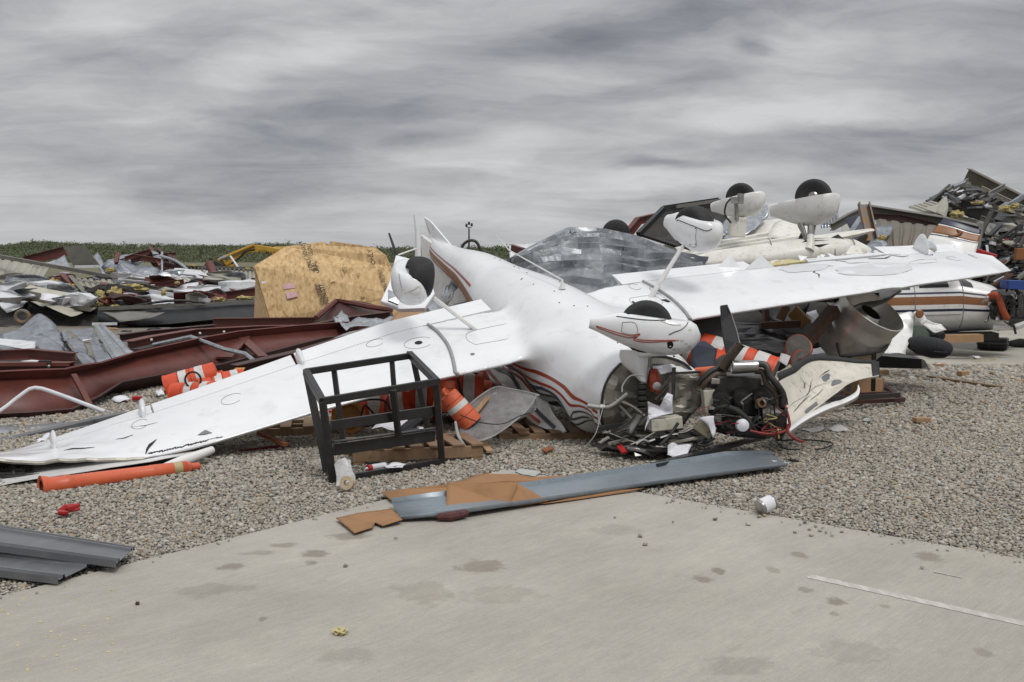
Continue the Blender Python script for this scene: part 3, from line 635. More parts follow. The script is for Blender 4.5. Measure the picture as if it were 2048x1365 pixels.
# cracks and torn edge of the crushed left tip
for pts, w in (([(3.02, .03), (3.06, .10), (3.12, .16), (3.22, .22)], .018), ([(2.05, .28), (2.15, .30), (2.3, .28), (2.42, .27)], .02), ([(2.7, .40), (2.8, .38), (2.92, .42)], .014), ([(2.9, .62), (3.1, .56), (3.3, .54)], .007)): crack(pts, w)
s = MB()
for i in range(26):                             # ragged skin along the split leading edge
    g = 3.05 + i * .04; a = W(g, .02 + .02 * random.random(), 1, .003); b_ = W(g + .07, .02 + .02 * random.random(), 1, .003); c_ = W(g + .035, .0, 1, -.004)
    s.poly([a, b_, c_], .003)
build(s, 'split_edge', steeld, plane)
s = MB(); P_ = [W(g, .0, 1, .004) + Vector((0, -.004, -.012 + .008 * noise.noise(Vector((g * 4, 0, 0))))) for g in np.arange(0, 3.05, .12)]
s.tube(P_, .016, 6); build(s, 'torn_edge', alu, plane)
s = MB()                                        # the lower skin half that has dropped to the stones, its spar and ribs
s.add(*(lambda q: (q.v, q.f))(sheet([(0, 968, 7.75), (300, 925, 8.2), (425, 896, 8.7), (0, 940, 8.5)], 14, 5, crumple=.02)))
build(s, 'lower_skin', whiteg, plane, solid=.004)
s = MB(); s.tube([(-60, 950, 8.1), (200, 942, 8.3), (300, 925, 8.45)], .012, 6); s.tube([(-60, 935, 8.25), (100, 952, 8.15), (290, 930, 8.4)], .01, 6)
s.bar((-60, 962, 8.0), (150, 952, 8.15), .02, .06); s.bar((25, 930, 8.2), (30, 975, 8.05), .02, .05); s.bar((60, 930, 8.3), (52, 965, 8.1), .05, .02); s.bar((-60, 925, 8.5), (285, 922, 8.6), .02, .10)
build(s, 'spar', steeld, plane)
s = MB(); s.tube([(300, 945, 8.1), (360, 925, 8.35), (425, 900, 8.6)], [.02, .045, .03], 10); build(s, 'lower_skin', whiteg, plane, smooth=True)
# hinge fairings
def fairing(g, c, L_, h, w, lean=0, name='hinge_fairing'):
    p = W(g, c); a, b_ = lerpk(LEp, g), lerpk(TEp, g); ch = (b_ - a).normalized(); spn = (lerpk(LEp, g + .2) - lerpk(LEp, g - .2)).normalized(); n_ = spn.cross(ch)
    s = MB(); rings = []
    for i in range(9):
        t = i / 8; k = math.sin(math.pi * min(.98, .08 + t * .9)) ** .6; hh = h * k
        ctr = p + ch * (t - .5) * L_ + n_ * (hh * .45) + spn * lean * t
        rings.append([ctr + spn * w * k * math.cos(q) + n_ * hh * .6 * math.sin(q) for q in np.linspace(0, 2 * math.pi, 12, endpoint=False)])
    s.loft(rings); build(s, name, white, plane, smooth=50)
fairing(3.12, .86, .28, .13, .03); fairing(1.95, .62, .24, .14, .025); fairing(5.05, .86, .30, .10, .03); fairing(11.02, .84, .26, .22, .022); fairing(11.5, .95, .22, .11, .015)
s = MB(); s.poly([W(11.28, .99, 1, .0), W(11.34, .80, 1, .0), W(11.42, .80, 1, .03), W(11.35, .98, 1, .04)], .004); build(s, 'torn_skin', alu, plane)

# fuselage ------------------------------------------------------
FS = [  # x, y, z of the centre, half width, half height, roundness
    (1.17, 9.35, .41, .47, .37, 2.6), (1.08, 9.57, .46, .53, .43, 2.6), (.98, 9.8, .53, .55, .48, 2.5), (.78, 10.28, .66, .57, .50, 2.4), (.50, 10.93, .84, .57, .485, 2.3),
    (.24, 11.57, 1.02, .52, .43, 2.2), (-.07, 12.3, 1.22, .40, .34, 2.1), (-.39, 13.04, 1.42, .29, .275, 2.0), (-.7, 13.8, 1.56, .19, .20, 2), (-.97, 14.42, 1.70, .10, .17, 2), (-1.10, 14.75, 1.82, .035, .15, 2)]
def FU(sv, th, off=0):
    i = max(0, min(int(sv), len(FS) - 2)); t = sv - i
    P4 = [np.array(FS[max(0, min(len(FS) - 1, i + k))]) for k in (-1, 0, 1, 2)]
    a, b_, c_, d = P4; q = .5 * ((2 * b_) + (c_ - a) * t + (2 * a - 5 * b_ + 4 * c_ - d) * t * t + (3 * b_ - a - 3 * c_ + d) * t ** 3)
    ct, st = math.cos(th), math.sin(th); e_ = 2 / q[5]
    x = (abs(ct) ** e_) * (1 if ct > 0 else -1) * q[3]; z = (abs(st) ** e_) * (1 if st > 0 else -1) * q[4]
    if z < 0 and .5 < sv < 4.5: z *= .86 + .14 * math.cos(sv * 4)             # the cabin roof is crushed
    x *= 1 - .26 * st * max(0, min(1, sv - .3, 7 - sv))                 # the sides lean out towards the cabin roof
    ctr = Vector(q[:3]); d_ = Vector((x, 0, z)).normalized()
    up = (Vector((0, 0, 1)) - AX * .22).normalized()
    p = ctr + SPN * x + up * z
    if st < .1 and .1 < sv < 4.6: p += noise.noise_vector(p * 1.6) * .05 * min(1, .1 - st)
    if sv < 1.2: p += noise.noise_vector(p * 3.1 + Vector((4, 0, 2))) * .035 * (1.2 - sv)
    if off: p += (SPN * d_.x / max(q[3], .05) + up * d_.z / max(q[4], .05)).normalized() * off
    return p
NT = 64
def shell():
    'fuselage, belly fairing and wing stubs grown into one smooth skin'
    from mathutils.bvhtree import BVHTree
    from mathutils.kdtree import KDTree
    f_ = MB(); f_.loft([[FU(sv, 2 * math.pi * k / NT) for k in range(NT)] for sv in np.arange(0, len(FS) - 1 + .01, .2)])
    w_ = MB(); w_.loft([wing_ring(g) for g in np.linspace(GL - .02, GR + .02, 30)])
    up = (Vector((0, 0, 1)) - AX * .22).normalized(); up2 = (up - SPN * .16).normalized(); el_ = MB(); rings = []
    ctr = Vector((.66, 10.72, .80))
    for i in range(1, 24):
        t = math.pi * i / 24; rr0 = math.sin(t); rings.append([ctr + AX * 1.12 * math.cos(t) + (SPN + Vector((0, 0, .16))).normalized() * .78 * rr0 * math.cos(q) + up2 * .36 * rr0 * math.sin(q) for q in np.linspace(0, 2 * math.pi, 48, endpoint=False)])
    el_.loft(rings)
    parts_ = [f_, w_, el_]; trees = [BVHTree.FromPolygons(p.v, p.f) for p in parts_]
    a = MB()
    for p in parts_: a.merge(p)
    me = bpy.data.meshes.new('t'); me.from_pydata(a.v, [], a.f); bm = bmesh.new(); bm.from_mesh(me); bmesh.ops.recalc_face_normals(bm, faces=bm.faces); bm.to_mesh(me); bm.free()
    o = bpy.data.objects.new('t', me); C.objects.link(o); md = o.modifiers.new('r', 'REMESH'); md.mode = 'VOXEL'; md.voxel_size = .017; md.adaptivity = 0
    bpy.context.view_layer.update(); m2 = bpy.data.meshes.new_from_object(o.evaluated_get(bpy.context.evaluated_depsgraph_get()))
    bpy.data.objects.remove(o); n_ = len(m2.vertices); co = np.empty(n_ * 3); m2.vertices.foreach_get('co', co); co = co.reshape(-1, 3)
    ed = np.empty(len(m2.edges) * 2, dtype=np.int64); m2.edges.foreach_get('vertices', ed); ed = ed.reshape(-1, 2)
    near = [i for i in range(0, n_) if sum(1 for t in trees if t.find_nearest(co[i], .045)[0] is not None) > 1]
    kd = KDTree(max(1, len(near[::3])))
    for i in near[::3]: kd.insert(co[i], i)
    kd.balance(); w = np.zeros(n_)
    for i in range(n_):
        if co[i][1] < 13: w[i] = math.exp(-(kd.find(co[i])[2] / .11) ** 2)
    deg = np.bincount(ed.ravel(), minlength=n_)[:, None]
    base_w = .08 * (np.abs((co - co.mean(0)) @ np.array(SPN)) < 1.05)
    for it in range(70):
        acc = np.zeros_like(co)
        for k in range(3): acc[:, k] = np.bincount(ed[:, 0], co[ed[:, 1], k], n_) + np.bincount(ed[:, 1], co[ed[:, 0], k], n_)
        lam = (w if it > 3 else np.maximum(w, base_w * 5))[:, None] * .6; co = co + (acc / deg - co) * lam
    s = MB(); s.add([Vector(p) for p in co], [tuple(p.vertices) for p in m2.polygons]); return s
SH = shell()
from mathutils.bvhtree import BVHTree
SHB = BVHTree.FromPolygons(SH.v, SH.f)
def snap(sv, th, off=.004):
    q = (FU(sv, 0) + FU(sv, math.pi)) / 2; p = FU(sv, th); d_ = (p - q).normalized(); h = SHB.ray_cast(q, d_)
    if not h[0]: return p + d_ * off
    n_ = h[1] if h[1].dot(d_) > 0 else -h[1]
    return h[0] + n_ * off
fus = build(SH, 'fuselage', white, plane, smooth=45)
# stripes that follow the left side of the fuselage
def fstripe(pts, w, mat, name='stripe', n_=40):
    s = MB(); q = []
    for i in range(n_ + 1):
        t = i / n_ * (len(pts) - 1); k = min(int(t), len(pts) - 2); f = t - k; a, b_ = pts[k], pts[k + 1]; sv = a[0] + (b_[0] - a[0]) * f; th = a[1] + (b_[1] - a[1]) * f
        ww = w * (1 if not isinstance(w, tuple) else 1)
        q.append([snap(sv, R(th + ww * (j / 3 - .5))) for j in range(4)])
    s.loft(q, close=False, cap=False); return build(s, name, mat, plane, smooth=60)
fstripe([(.05, 190), (1, 187), (2, 184), (3, 187), (3.9, 197)], 3.8, stripe_r)
fstripe([(.05, 199), (1, 196), (2, 194), (3, 198), (3.9, 207)], 3.6, stripe_r)
fstripe([(6.2, 172), (7, 170), (8, 166), (9.7, 160)], 5, stripe_r); fstripe([(6.0, 206), (7, 206), (8, 206), (9.7, 204)], 7, stripe_r)
fstripe([(5.2, 200), (6.4, 194), (7, 190), (8, 186), (9.7, 182)], 20, stripe_b)
fstripe([(.04, 212), (.6, 209), (1.3, 205), (1.5, 212)], 4.0, stripe_g)
fstripe([(.8, 222), (1.6, 214), (2.2, 205), (2.8, 203), (3.3, 210), (3.9, 196), (4.6, 192)], 4.6, stripe_g)
fstripe([(.4, 236), (1.3, 228), (2.1, 214), (2.6, 216)], 3.5, stripe_g)
s = MB(); s.loft([[snap(sv, R(208 + 26 * j / 6 + 3 * math.sin(sv * 5)), .005) for j in range(7)] for sv in np.arange(2.0, 3.9, .1)], close=False, cap=False)
build(s, 'cabin_window', tint, plane, smooth=True)
s = MB(); s.merge(crumpled([at(*p) for p in ((966, 736, 10.95), (1000, 732, 10.8), (1040, 742, 10.5), (1090, 800, 10.1), (1130, 862, 9.85), (1108, 868, 9.9), (1060, 842, 10.15), (1010, 796, 10.5), (982, 760, 10.8))], .03, 5, 3)); cd_ = build(s, 'cabin_door', whiteg, plane, solid=.006, smooth=30)
bvd = BVHTree.FromPolygons(s.v, s.f)
for pts, w_, m_ in (([(972, 738), (1000, 770), (1040, 812), (1080, 845)], .016, stripe_r), ([(990, 736), (1022, 752), (1046, 790), (1078, 826), (1110, 856)], .022, stripe_g), ([(1006, 736), (1040, 756), (1066, 786)], .014, stripe_r)):
    hits = []
    for p in catmull([at(x_, y_, 10) for x_, y_ in pts], 6):
        dd = (p - Vector((0, 0, EYE))).normalized(); h = bvd.ray_cast(Vector((0, 0, EYE)), dd)
        if h[0]: hits.append(h[0] - dd * .006)
    if len(hits) > 3: s = MB(); s.tube(hits, w_, 5); build(s, 'stripe', m_, plane)
# nose edge ring and firewall
s = MB(); s.tube([FU(.0, 2 * math.pi * k / 40, .0) - AX * .012 for k in range(41)], .012, 6); build(s, 'cowl_flange', steeld, plane)
s = MB(); ring = [FU(.0, 2 * math.pi * k / 48, -.006) - AX * .012 for k in range(48)]; ctr = sum(ring, Vector()) / 48; rings = [ring]
for q in (.85, .65, .4, .15): rings.append([ctr.lerp(p, q) - AX * .02 * (1 - q) ** .5 - AX * abs(noise.noise(p * 6 + Vector((q * 5, 0, 0)))) * .10 for p in ring])
s.loft(rings, cap=False); s.add(rings[-1], [tuple(range(48))]); build(s, 'firewall', alu, plane, smooth=15)
# bolted belly plate by the nose gear
s = MB(); s.loft([[snap(sv, R(82 - a - 8 * math.sin(sv * 2.2)), .005) for a in np.linspace(-8, 42, 10)] for sv in np.linspace(.15, 1.75, 10)], close=False, cap=False)
build(s, 'belly_plate', whiteg, plane, smooth=True)
for sv, a in ((.3, 92), (.7, 96), (1.1, 99), (1.5, 96), (1.7, 88), (1.75, 76), (1.6, 62), (.2, 84), (.25, 72)):
    s = MB(); s.ell(snap(sv, R(a - 6), .006), (.009, .009, .009), n=8, m=6); build(s, 'screw', steeld, plane)
s = MB(); s.poly([FU(1.5, R(80), .01), FU(1.85, R(84), .01), FU(1.5, R(60), .05), FU(1.0, R(52), .01)], .02); build(s, 'scoop', alu, plane)
rd = random.Random(3)
for k in range(22):
    sv, th = rd.uniform(1.2, 6.5), rd.uniform(62, 122); s = MB(); p = snap(sv, R(th), .0); s.ell(p, (.008, .008, .008), n=7, m=5); build(s, 'drain_hole', steeld, plane)
# steps, aerials, sump drain and step on the belly
s = MB(); p = FU(4.0, R(95)); s.lathe(p, (0, 0, 1), [(0, .035), (.02, .03), (.06, .015), (.1, .009)], 10); q = p + Vector((0, 0, .09)); s.tube([q, at(1017, 500, 12.0), at(990, 468, 12.05)], [.008, .006, .004], 6); build(s, 'aerial', whiteg, plane, smooth=True)
s = MB(); s.poly([at(979, 580, 11.9), at(993, 581, 11.9), at(1002, 592, 11.8), at(1001, 595, 11.7), at(980, 586, 11.75)], .02); build(s, 'aerial_blade', whiteg, plane)
s = MB(); s.poly([at(1109, 660, 10.75), at(1117, 661, 10.75), at(1120, 668, 10.72), at(1112, 666, 10.72)], .015); build(s, 'drain_blade', whiteg, plane)
s = MB(); s.tube([at(1086, 686, 10.5), at(1107, 707, 10.12)], .011, 8); s.tube([at(1063, 694, 10.35), at(1087, 685, 10.55), at(1080, 702, 10.2), at(1063, 694, 10.35)], .006, 6); s.bar(at(1098, 699, 10.15), at(1105, 713, 10.05), .05, .012)
build(s, 'boarding_step', chrome, plane)
# left gear-leg pocket slot
s = MB(); s.poly([at(948, 663, 10.63), at(958, 659, 10.68), at(972, 674, 10.55), at(964, 678, 10.5)], .004); build(s, 'gear_slot', void, plane)

def pant(name_root, nose, tail, up, rw, rh, tyre_at, tyre_r, tyre_w, axle, mat=white, parent=plane, tail_k=.18, blunt=.62, n_=20, open_=True, hub=True, cut=.6):
    'a teardrop wheel fairing from nose to tail with the tyre coming out of it'
    nose, tail = V3(nose), V3(tail); d = (nose - tail); Ld = d.length; d = d.normalized(); a, b_ = frame(d, up)
    s = MB(); rings = []
    for i in range(n_ + 1):
        t = i / n_; k = math.sin(math.pi * min(1, t ** blunt)) if False else None
        w_ = (tail_k + (1 - tail_k) * math.sin(math.pi / 2 * min(1, t / .62)) ** 1.2) * (math.sqrt(max(0, 1 - (max(0, t - .62) / .385) ** 2.3)))
        w_ = max(w_, .05); lift = -.12 * rh * (1 - t)
        rings.append([tail + d * Ld * t + a * rw * w_ * (abs(math.cos(q)) ** .85 * (1 if math.cos(q) > 0 else -1)) + b_ * (min(rh * w_ * (abs(math.sin(q)) ** .85 * (1 if math.sin(q) > 0 else -1)), rh * cut) + lift) for q in np.linspace(0, 2 * math.pi, 28, endpoint=False)])
    s.loft(rings); fo = build(s, 'wheel_fairing', mat, parent, smooth=60)
    T = V3(tyre_at); ax = Vector(axle).normalized()
    s = MB(); prof = []
    for k in range(15):
        q = math.pi * k / 14; prof.append((-math.cos(q) * tyre_w, tyre_r - tyre_w * .75 + math.sin(q) ** .7 * tyre_w * .75))
    prof = [(-tyre_w * .5, tyre_r * .26), (-tyre_w * .85, tyre_r * .5)] + prof + [(tyre_w * .85, tyre_r * .5), (tyre_w * .5, tyre_r * .26)]
    s.lathe(T, ax, prof, 36); build(s, 'tyre', rubber, fo, smooth=50)
    if hub:
        s = MB(); s.lathe(T - ax * tyre_w * .9, ax, [(0, 0), (.0, tyre_r * .22), (tyre_w * .2, tyre_r * .3), (tyre_w * 1.6, tyre_r * .3), (tyre_w * 1.8, tyre_r * .22), (tyre_w * 1.8, 0)], 20); build(s, 'hub', chrome, fo, smooth=30)
    return fo
# nose wheel
NP = pant('nose', (1400, 676, 9.0), (1180, 640, 9.05), (0, -.05, 1), .17, .185, (1292, 654, 9.02), .22, .075, (.06, 1, .05), white, tail_k=.26, cut=.66)
def side(p0, p1, pts, n, w, mat, r0):
    pass
def fair_pt(px, py, D=8.86): return at(px, py, D)
for pts in ([(1192, 652), (1230, 664), (1262, 672), (1280, 668), (1272, 678), (1300, 681), (1358, 680)], [(1193, 655), (1230, 669), (1258, 676), (1273, 674), (1268, 681), (1296, 685), (1350, 682)]):
    s = MB(); q = catmull([at(a, b_, 8.96) for a, b_ in pts], 6); dr = Vector((0, 1, 0))
    s2 = MB(); vs = []
    bpy.context.view_layer.update(); dg = bpy.context.evaluated_depsgraph_get()
    from mathutils.bvhtree import BVHTree
    bv = BVHTree.FromObject(NP, dg); off = ORG[NP.name]; CAMP = Vector((0, 0, EYE))
    hits = []
    for p in q:
        dd = (p - CAMP).normalized(); h = bv.ray_cast(CAMP - off, dd)
        if h[0]: hits.append(h[0] + off - dd * .003)
    if len(hits) > 3: s.tube(hits, .0045, 5); build(s, 'stripe', stripe_r, NP)
def project(parent, pts, r, mat, name, smooth=5, off=.003, fill=False):
    'lay a thin line or patch on the skin of a part'
    bpy.context.view_layer.update(); bv = BVHTree.FromObject(parent, bpy.context.evaluated_depsgraph_get()); o_ = ORG[parent.name]
    q = [at(a, b_, 10) for a, b_ in pts]; q = catmull(q, smooth) if smooth else q; hits = []
    for p in q:
        dd = (p - CAMP).normalized(); h = bv.ray_cast(CAMP - o_, dd)
        if h[0]: hits.append(h[0] + o_ - dd * off)
    if len(hits) < 3: return None
    s = MB()
    if fill: c_ = sum(hits, Vector()) / len(hits); s.add([c_] + hits, [(0, i + 1, (i + 1) % len(hits) + 1) for i in range(len(hits))])
    else: s.tube(hits, r, 5)
    top = parent if parent.parent is not None and parent.parent.parent is None else plane
    return build(s, name, mat, top)
project(NP, [(1245, 645), (1270, 646), (1274, 668), (1246, 666), (1244, 655), (1245, 645)], .002, panelline, 'access_door', 3)
project(NP, [(1233, 633), (1290, 640), (1336, 640), (1344, 633)], .004, void, 'wheel_opening', 6)
project(NP, [(1338, 670), (1350, 664), (1362, 660), (1372, 652), (1376, 645)], .004, steeld, 'crack', 2)
project(NP, [(1314, 640), (1330, 645), (1345, 650), (1362, 650)], .003, primer, 'crack', 2)
project(NP, [(1334, 686), (1342, 682), (1347, 690), (1342, 698), (1335, 696)], 0, void, 'axle_hole', 4, fill=True)
project(NP, [(1328, 688), (1334, 684)], 0, primer, 'crack', 2)
for a, b_, w_ in ((1364, 682, 5), (1352, 700, 9), (1372, 688, 4), (1380, 660, 4), (1378, 694, 4)):
    project(NP, [(a - w_, b_), (a, b_ - 2.5), (a + w_, b_ - 1), (a + w_ * .6, b_ + 3), (a - w_ * .5, b_ + 2)], 0, primer, 'chipped_paint', 0, fill=True, off=.002)
s = MB(); s.tube([(1375, 694, 8.98), (1330, 705, 9.0), (1278, 707, 9.02)], [.028, .03, .035], 12); build(s, 'gear_fork', white, plane, smooth=True)
s = MB()
rings = []
for px0, px1, py, D in ((1240, 1300, 700, 9.05), (1238, 1298, 712, 9.07), (1243, 1296, 728, 9.09), (1262, 1294, 745, 9.11), (1278, 1293, 762, 9.12)):
    c_, w_ = at((px0 + px1) / 2, py, D), (px1 - px0) / 2 / FPX * D
    rings.append([c_ + Vector((math.cos(q) * w_, math.sin(q) * .06, 0)) for q in np.linspace(0, 2 * math.pi, 16, endpoint=False)])
s.loft(rings); build(s, 'gear_leg_fairing', white, plane, smooth=50)
s = MB(); s.bar((1291, 712, 9.1), (1288, 766, 9.12), .055, .05); s.tube([(1300, 705, 9.12), (1298, 735, 9.15), (1293, 764, 9.14)], .02, 8); build(s, 'gear_leg', chrome, plane, bevel=.006)
s = MB()
for i in range(5):
    p = at(1284, 769 + i * 11.5, 9.1); s.lathe(p, (0, .02, -1), [(0, .036), (.008, .045), (.03, .047), (.038, .036)], 18)
build(s, 'shock_disc', rubber, plane, smooth=30)
s = MB()
for i in range(5): s.lathe(at(1284, 768 + i * 11.5, 9.1), (0, .02, 1), [(-.002, .030), (.004, .040), (.007, .030)], 18)
s.tube([at(1284, 765, 9.1), at(1283, 838, 9.12)], .018, 8); build(s, 'shock_plate', chrome, plane, smooth=30)
# left main wheel, seen from ahead
LG = [at(966, 672, 10.6), at(868, 598, 10.45)]
s = MB(); d = LG[1] - LG[0]; s.bar(LG[0], LG[1], .05, .028, up=(0, 0, 1)); s.tube([LG[0].lerp(LG[1], t) + Vector((0, -.0, .016)) for t in (0, .5, 1)], .012, 8); build(s, 'gear_leg', whiteg, plane, bevel=.01)
MP = pant('main', at(833, 586, 10.05), at(800, 528, 10.85), (0, -.3, 1), .172, .20, at(838, 556, 10.26), .20, .12, (1, .3, -.1), white, tail_k=.3, cut=.72)
project(MP, [(802, 575), (808, 586), (818, 583), (832, 577), (838, 573)], .006, primer, 'crack', 3)
project(MP, [(822, 582), (836, 572), (842, 578), (838, 588), (826, 590)], 0, primer, 'chipped_paint', 3, fill=True)
project(MP, [(798, 548), (800, 562), (803, 576)], .003, panelline, 'crack', 3)
# right main wheel, turned side on
s = MB(); s.bar((1298, 600, 11.3), (1366, 492, 11.35), .05, .085, up=(0, 1, 0), w1=.035, h1=.05); build(s, 'gear_leg', whiteg, plane, bevel=.012)
s = MB(); s.poly([W(8.70, .36, 1, .004), W(8.80, .35, 1, .004), W(8.84, .30, 1, .004), W(8.77, .29, 1, .004)], .003); build(s, 'gear_slot', void, plane)
RP = pant('main', at(1437, 475, 11.15), at(1337, 438, 11.75), (0, 0, 1), .185, .215, at(1388, 457, 11.40), .235, .11, (1, .75, .05), white, tail_k=.34, cut=.62)
project(RP, [(1393, 458), (1391, 475), (1392, 494), (1376, 493)], .002, panelline, 'panel_line', 4)
project(RP, [(1355, 440), (1385, 452), (1412, 462), (1424, 458)], .004, void, 'wheel_opening', 4)
for a, b_ in ((1391, 457), (1391, 489), (1380, 490), (1354, 442)): project(RP, [(a - 1.5, b_), (a, b_ - 1.5), (a + 1.5, b_), (a, b_ + 1.5)], 0, steeld, 'screw', 0, fill=True)

# tail: ventral strake, fin and broken tailplane
s = MB(); top = [at(*p) for p in ((849, 434, 14.75), (862, 443, 14.6), (900, 488, 14.1), (932, 518, 13.6))]; bot = [FU(sv, R(88), -.01) for sv in (9.8, 9.3, 8.3, 7.5)]
rings = []
for a, b_ in zip(top, bot): rings.append([b_ + SPN * .035, a + SPN * .012, a - SPN * .012, b_ - SPN * .035])
s.loft(rings); build(s, 'ventral_fin', white, plane, bevel=.008)
s = MB(); f_ = [at(*p) for p in ((845, 470, 14.75), (848, 540, 14.6), (870, 600, 14.3), (930, 640, 13.6), (955, 600, 13.3), (905, 530, 13.9), (870, 488, 14.4))]
s.poly(f_, .06, n=SPN); build(s, 'tail_fin', whiteg, plane, bevel=.01)
s = MB(); s.tube([at(830, 430, 13.6), at(835, 470, 13.6), at(836, 522, 13.6)], [.02, .03, .04], 8); build(s, 'tail_mast', white, plane, smooth=True)
s = MB(); s.tube([at(778, 467, 13.2), at(793, 510, 13.1), at(796, 540, 13.0)], [.012, .02, .03], 6); build(s, 'torn_hinge', steeld, plane)
s = MB(); s.tube([at(793, 512, 13.1), at(832, 498, 13.5)], .012, 6); build(s, 'torn_hinge', whiteg, plane)
s = MB(); s.poly([at(*p) for p in ((792, 514, 12.6), (822, 522, 12.5), (852, 536, 12.3), (870, 590, 11.9), (850, 620, 11.7), (800, 622, 11.7), (762, 606, 11.8), (778, 570, 12.1))], .05); build(s, 'tailplane', white, plane, bevel=.01)
s = MB(); s.poly([at(*p) for p in ((776, 581, 11.7), (802, 592, 11.66), (796, 610, 11.6), (776, 602, 11.6))], .03); build(s, 'torn_opening', galvd, plane)
# ================================================================ nose wreckage, engine and things near it
def mbx(): return MB()
en = thing('engine', gr(1480, 893), 'dark oily engine torn from the nose, with exhaust pipes and one black propeller blade', 'engine')
s = mbx(); s.bar((1420, 772, 9.05), (1532, 772, 9.15), .30, .20); build(s, 'crankcase', steeld, en, bevel=.02)
s = mbx(); s.bar((1428, 808, 9.0), (1535, 812, 9.1), .26, .16); s.bar((1440, 850, 8.95), (1520, 858, 9.05), .3, .14); build(s, 'oil_sump', blackm, en, bevel=.02)
s = mbx(); s.bar((1418, 766, 8.95), (1536, 768, 9.02), .06, .06); build(s, 'valve_cover', steeld, en, bevel=.01)
s = mbx(); s.bar((1421, 762, 8.92), (1438, 763, 8.93), .06, .05); s.bar((1520, 764, 8.97), (1540, 765, 8.99), .06, .05); build(s, 'rocker_box', chrome, en, bevel=.006)
for i in range(3):
    s = mbx(); p = at(1440 + i * 40, 790, 8.93 + i * .03); d = Vector((-.1, -1, -.15)).normalized()
    for k in range(8): s.lathe(p + d * (.02 * k), d, [(0, .062), (.007, .064), (.009, .05), (.02, .05)], 16)
    build(s, 'cylinder', steeld, en, smooth=30)
s = mbx(); s.lathe((1572, 838, 8.85), (-1, .1, 0), [(0, .05), (.01, .125), (.1, .13), (.11, .11), (.13, .11), (.14, .13), (.2, .13), (.21, .06)], 28); build(s, 'starter_housing', steeld, en, smooth=30)
s = mbx(); s.tube([(1466, 735, 8.85), (1515, 733, 8.85)], [.055, .058, .05], 20, smooth=0); s.lathe((1466, 735, 8.84), (-1, 0, 0), [(0, .055), (.01, .05), (-.02, .035)], 20); build(s, 'muffler', chrome, en, smooth=40)
s = mbx(); s.tube([(1446, 735, 8.95), (1462, 712, 8.9), (1480, 690, 8.85)], [.045, .04, .037], 18); s.lathe((1481, 689, 8.85), (.3, 0, .5), [(-.004, .040), (.003, .041), (.004, .03), (-.03, .028)], 18); build(s, 'exhaust_stub', exh, en, smooth=40)
for pts, r_ in (([(1514, 728, 8.85), (1532, 732, 8.83), (1540, 752, 8.8), (1554, 770, 8.78), (1566, 790, 8.78), (1566, 815, 8.78)], .028), ([(1510, 742, 8.88), (1526, 746, 8.86), (1534, 768, 8.84), (1552, 788, 8.82), (1556, 812, 8.82)], .026),
                ([(1446, 737, 9.0), (1425, 742, 9.0), (1408, 756, 9.0), (1396, 770, 9.02)], .028), ([(1452, 748, 8.95), (1432, 750, 8.95), (1414, 764, 8.95), (1404, 776, 8.98)], .024)):
    s = mbx(); s.tube(pts, r_, 12, smooth=6); build(s, 'exhaust_pipe', exh if r_ < .028 else steeld, en, smooth=50)
s = mbx(); s.lathe((1483, 851, 8.68), (0, -1, .15), [(0, .05), (.05, .052), (.06, .048), (.07, .025), (.075, .01)], 22); build(s, 'oil_filter', wsheet, en, smooth=40)
s = mbx(); s.lathe((1519, 806, 8.7), (.2, -1, .1), [(0, .035), (.05, .037), (.05, .022), (.01, .02)], 18); build(s, 'duct_flange', M('brass_brown', (.24, .15, .08), (.15, .09, .05), 8, .5, .4), en, smooth=30)
s = mbx(); s.tube([(1424, 832, 8.8), (1436, 818, 8.72), (1456, 815, 8.68), (1480, 826, 8.66), (1500, 846, 8.64), (1494, 865, 8.66), (1474, 862, 8.7), (1448, 848, 8.76)], .02, 10, smooth=6); build(s, 'rubber_hose', rubber, en, smooth=50)
s = mbx(); s.tube([(1570, 812, 8.74), (1577, 835, 8.7), (1578, 855, 8.68), (1560, 866, 8.64), (1530, 868, 8.6), (1500, 862, 8.6)], .011, 8, smooth=6); s.tube([(1574, 850, 8.72), (1578, 868, 8.6), (1594, 880, 8.5), (1607, 884, 8.46)], .011, 8, smooth=6); build(s, 'red_hose', redw, en, smooth=50)
rr_ = random.Random(5)
for mat_, k in ((redw, 7), (rubber, 12), (yel, 3), (chrome, 4)):
    for i in range(k):
        x0, y0 = rr_.uniform(1415, 1560), rr_.uniform(800, 870); pts = [(x0, y0, 8.72)]
        for j in range(3): x0 += rr_.uniform(-30, 32); y0 = min(878, y0 + rr_.uniform(-16, 20)); pts.append((min(1575, x0), y0, 8.66 + rr_.uniform(-.06, .06)))
        s = mbx(); s.tube(pts, rr_.choice((.004, .006, .003)), 5, smooth=5); build(s, 'wire', mat_, en, smooth=True)
for i in range(16):
    x0, y0 = rr_.uniform(1420, 1560), rr_.uniform(795, 878); s = mbx()
    s.bar((x0, y0, 8.75), (x0 + rr_.uniform(-16, 16), y0 + rr_.uniform(-10, 10), 8.8), rr_.uniform(.02, .06), rr_.uniform(.02, .05)); build(s, 'bracket', rr_.choice((steeld, chrome, blackm, alu)), en, bevel=.003)
s = mbx(); s.poly([(1440, 612, 9.35), (1455, 610, 9.36), (1462, 628, 9.35), (1471, 655, 9.3), (1480, 690, 9.2), (1474, 712, 9.18), (1452, 708, 9.2), (1446, 680, 9.25), (1442, 645, 9.32)], .03); build(s, 'propeller_blade', M('matt_black_blade', (.012, .012, .013), (.02, .02, .02), 9, .7), en, bevel=.008)
s = mbx(); s.tube([(1455, 612, 9.33), (1463, 630, 9.325), (1472, 657, 9.28), (1481, 692, 9.17)], .004, 5); build(s, 'blade_edge', chrome, en)

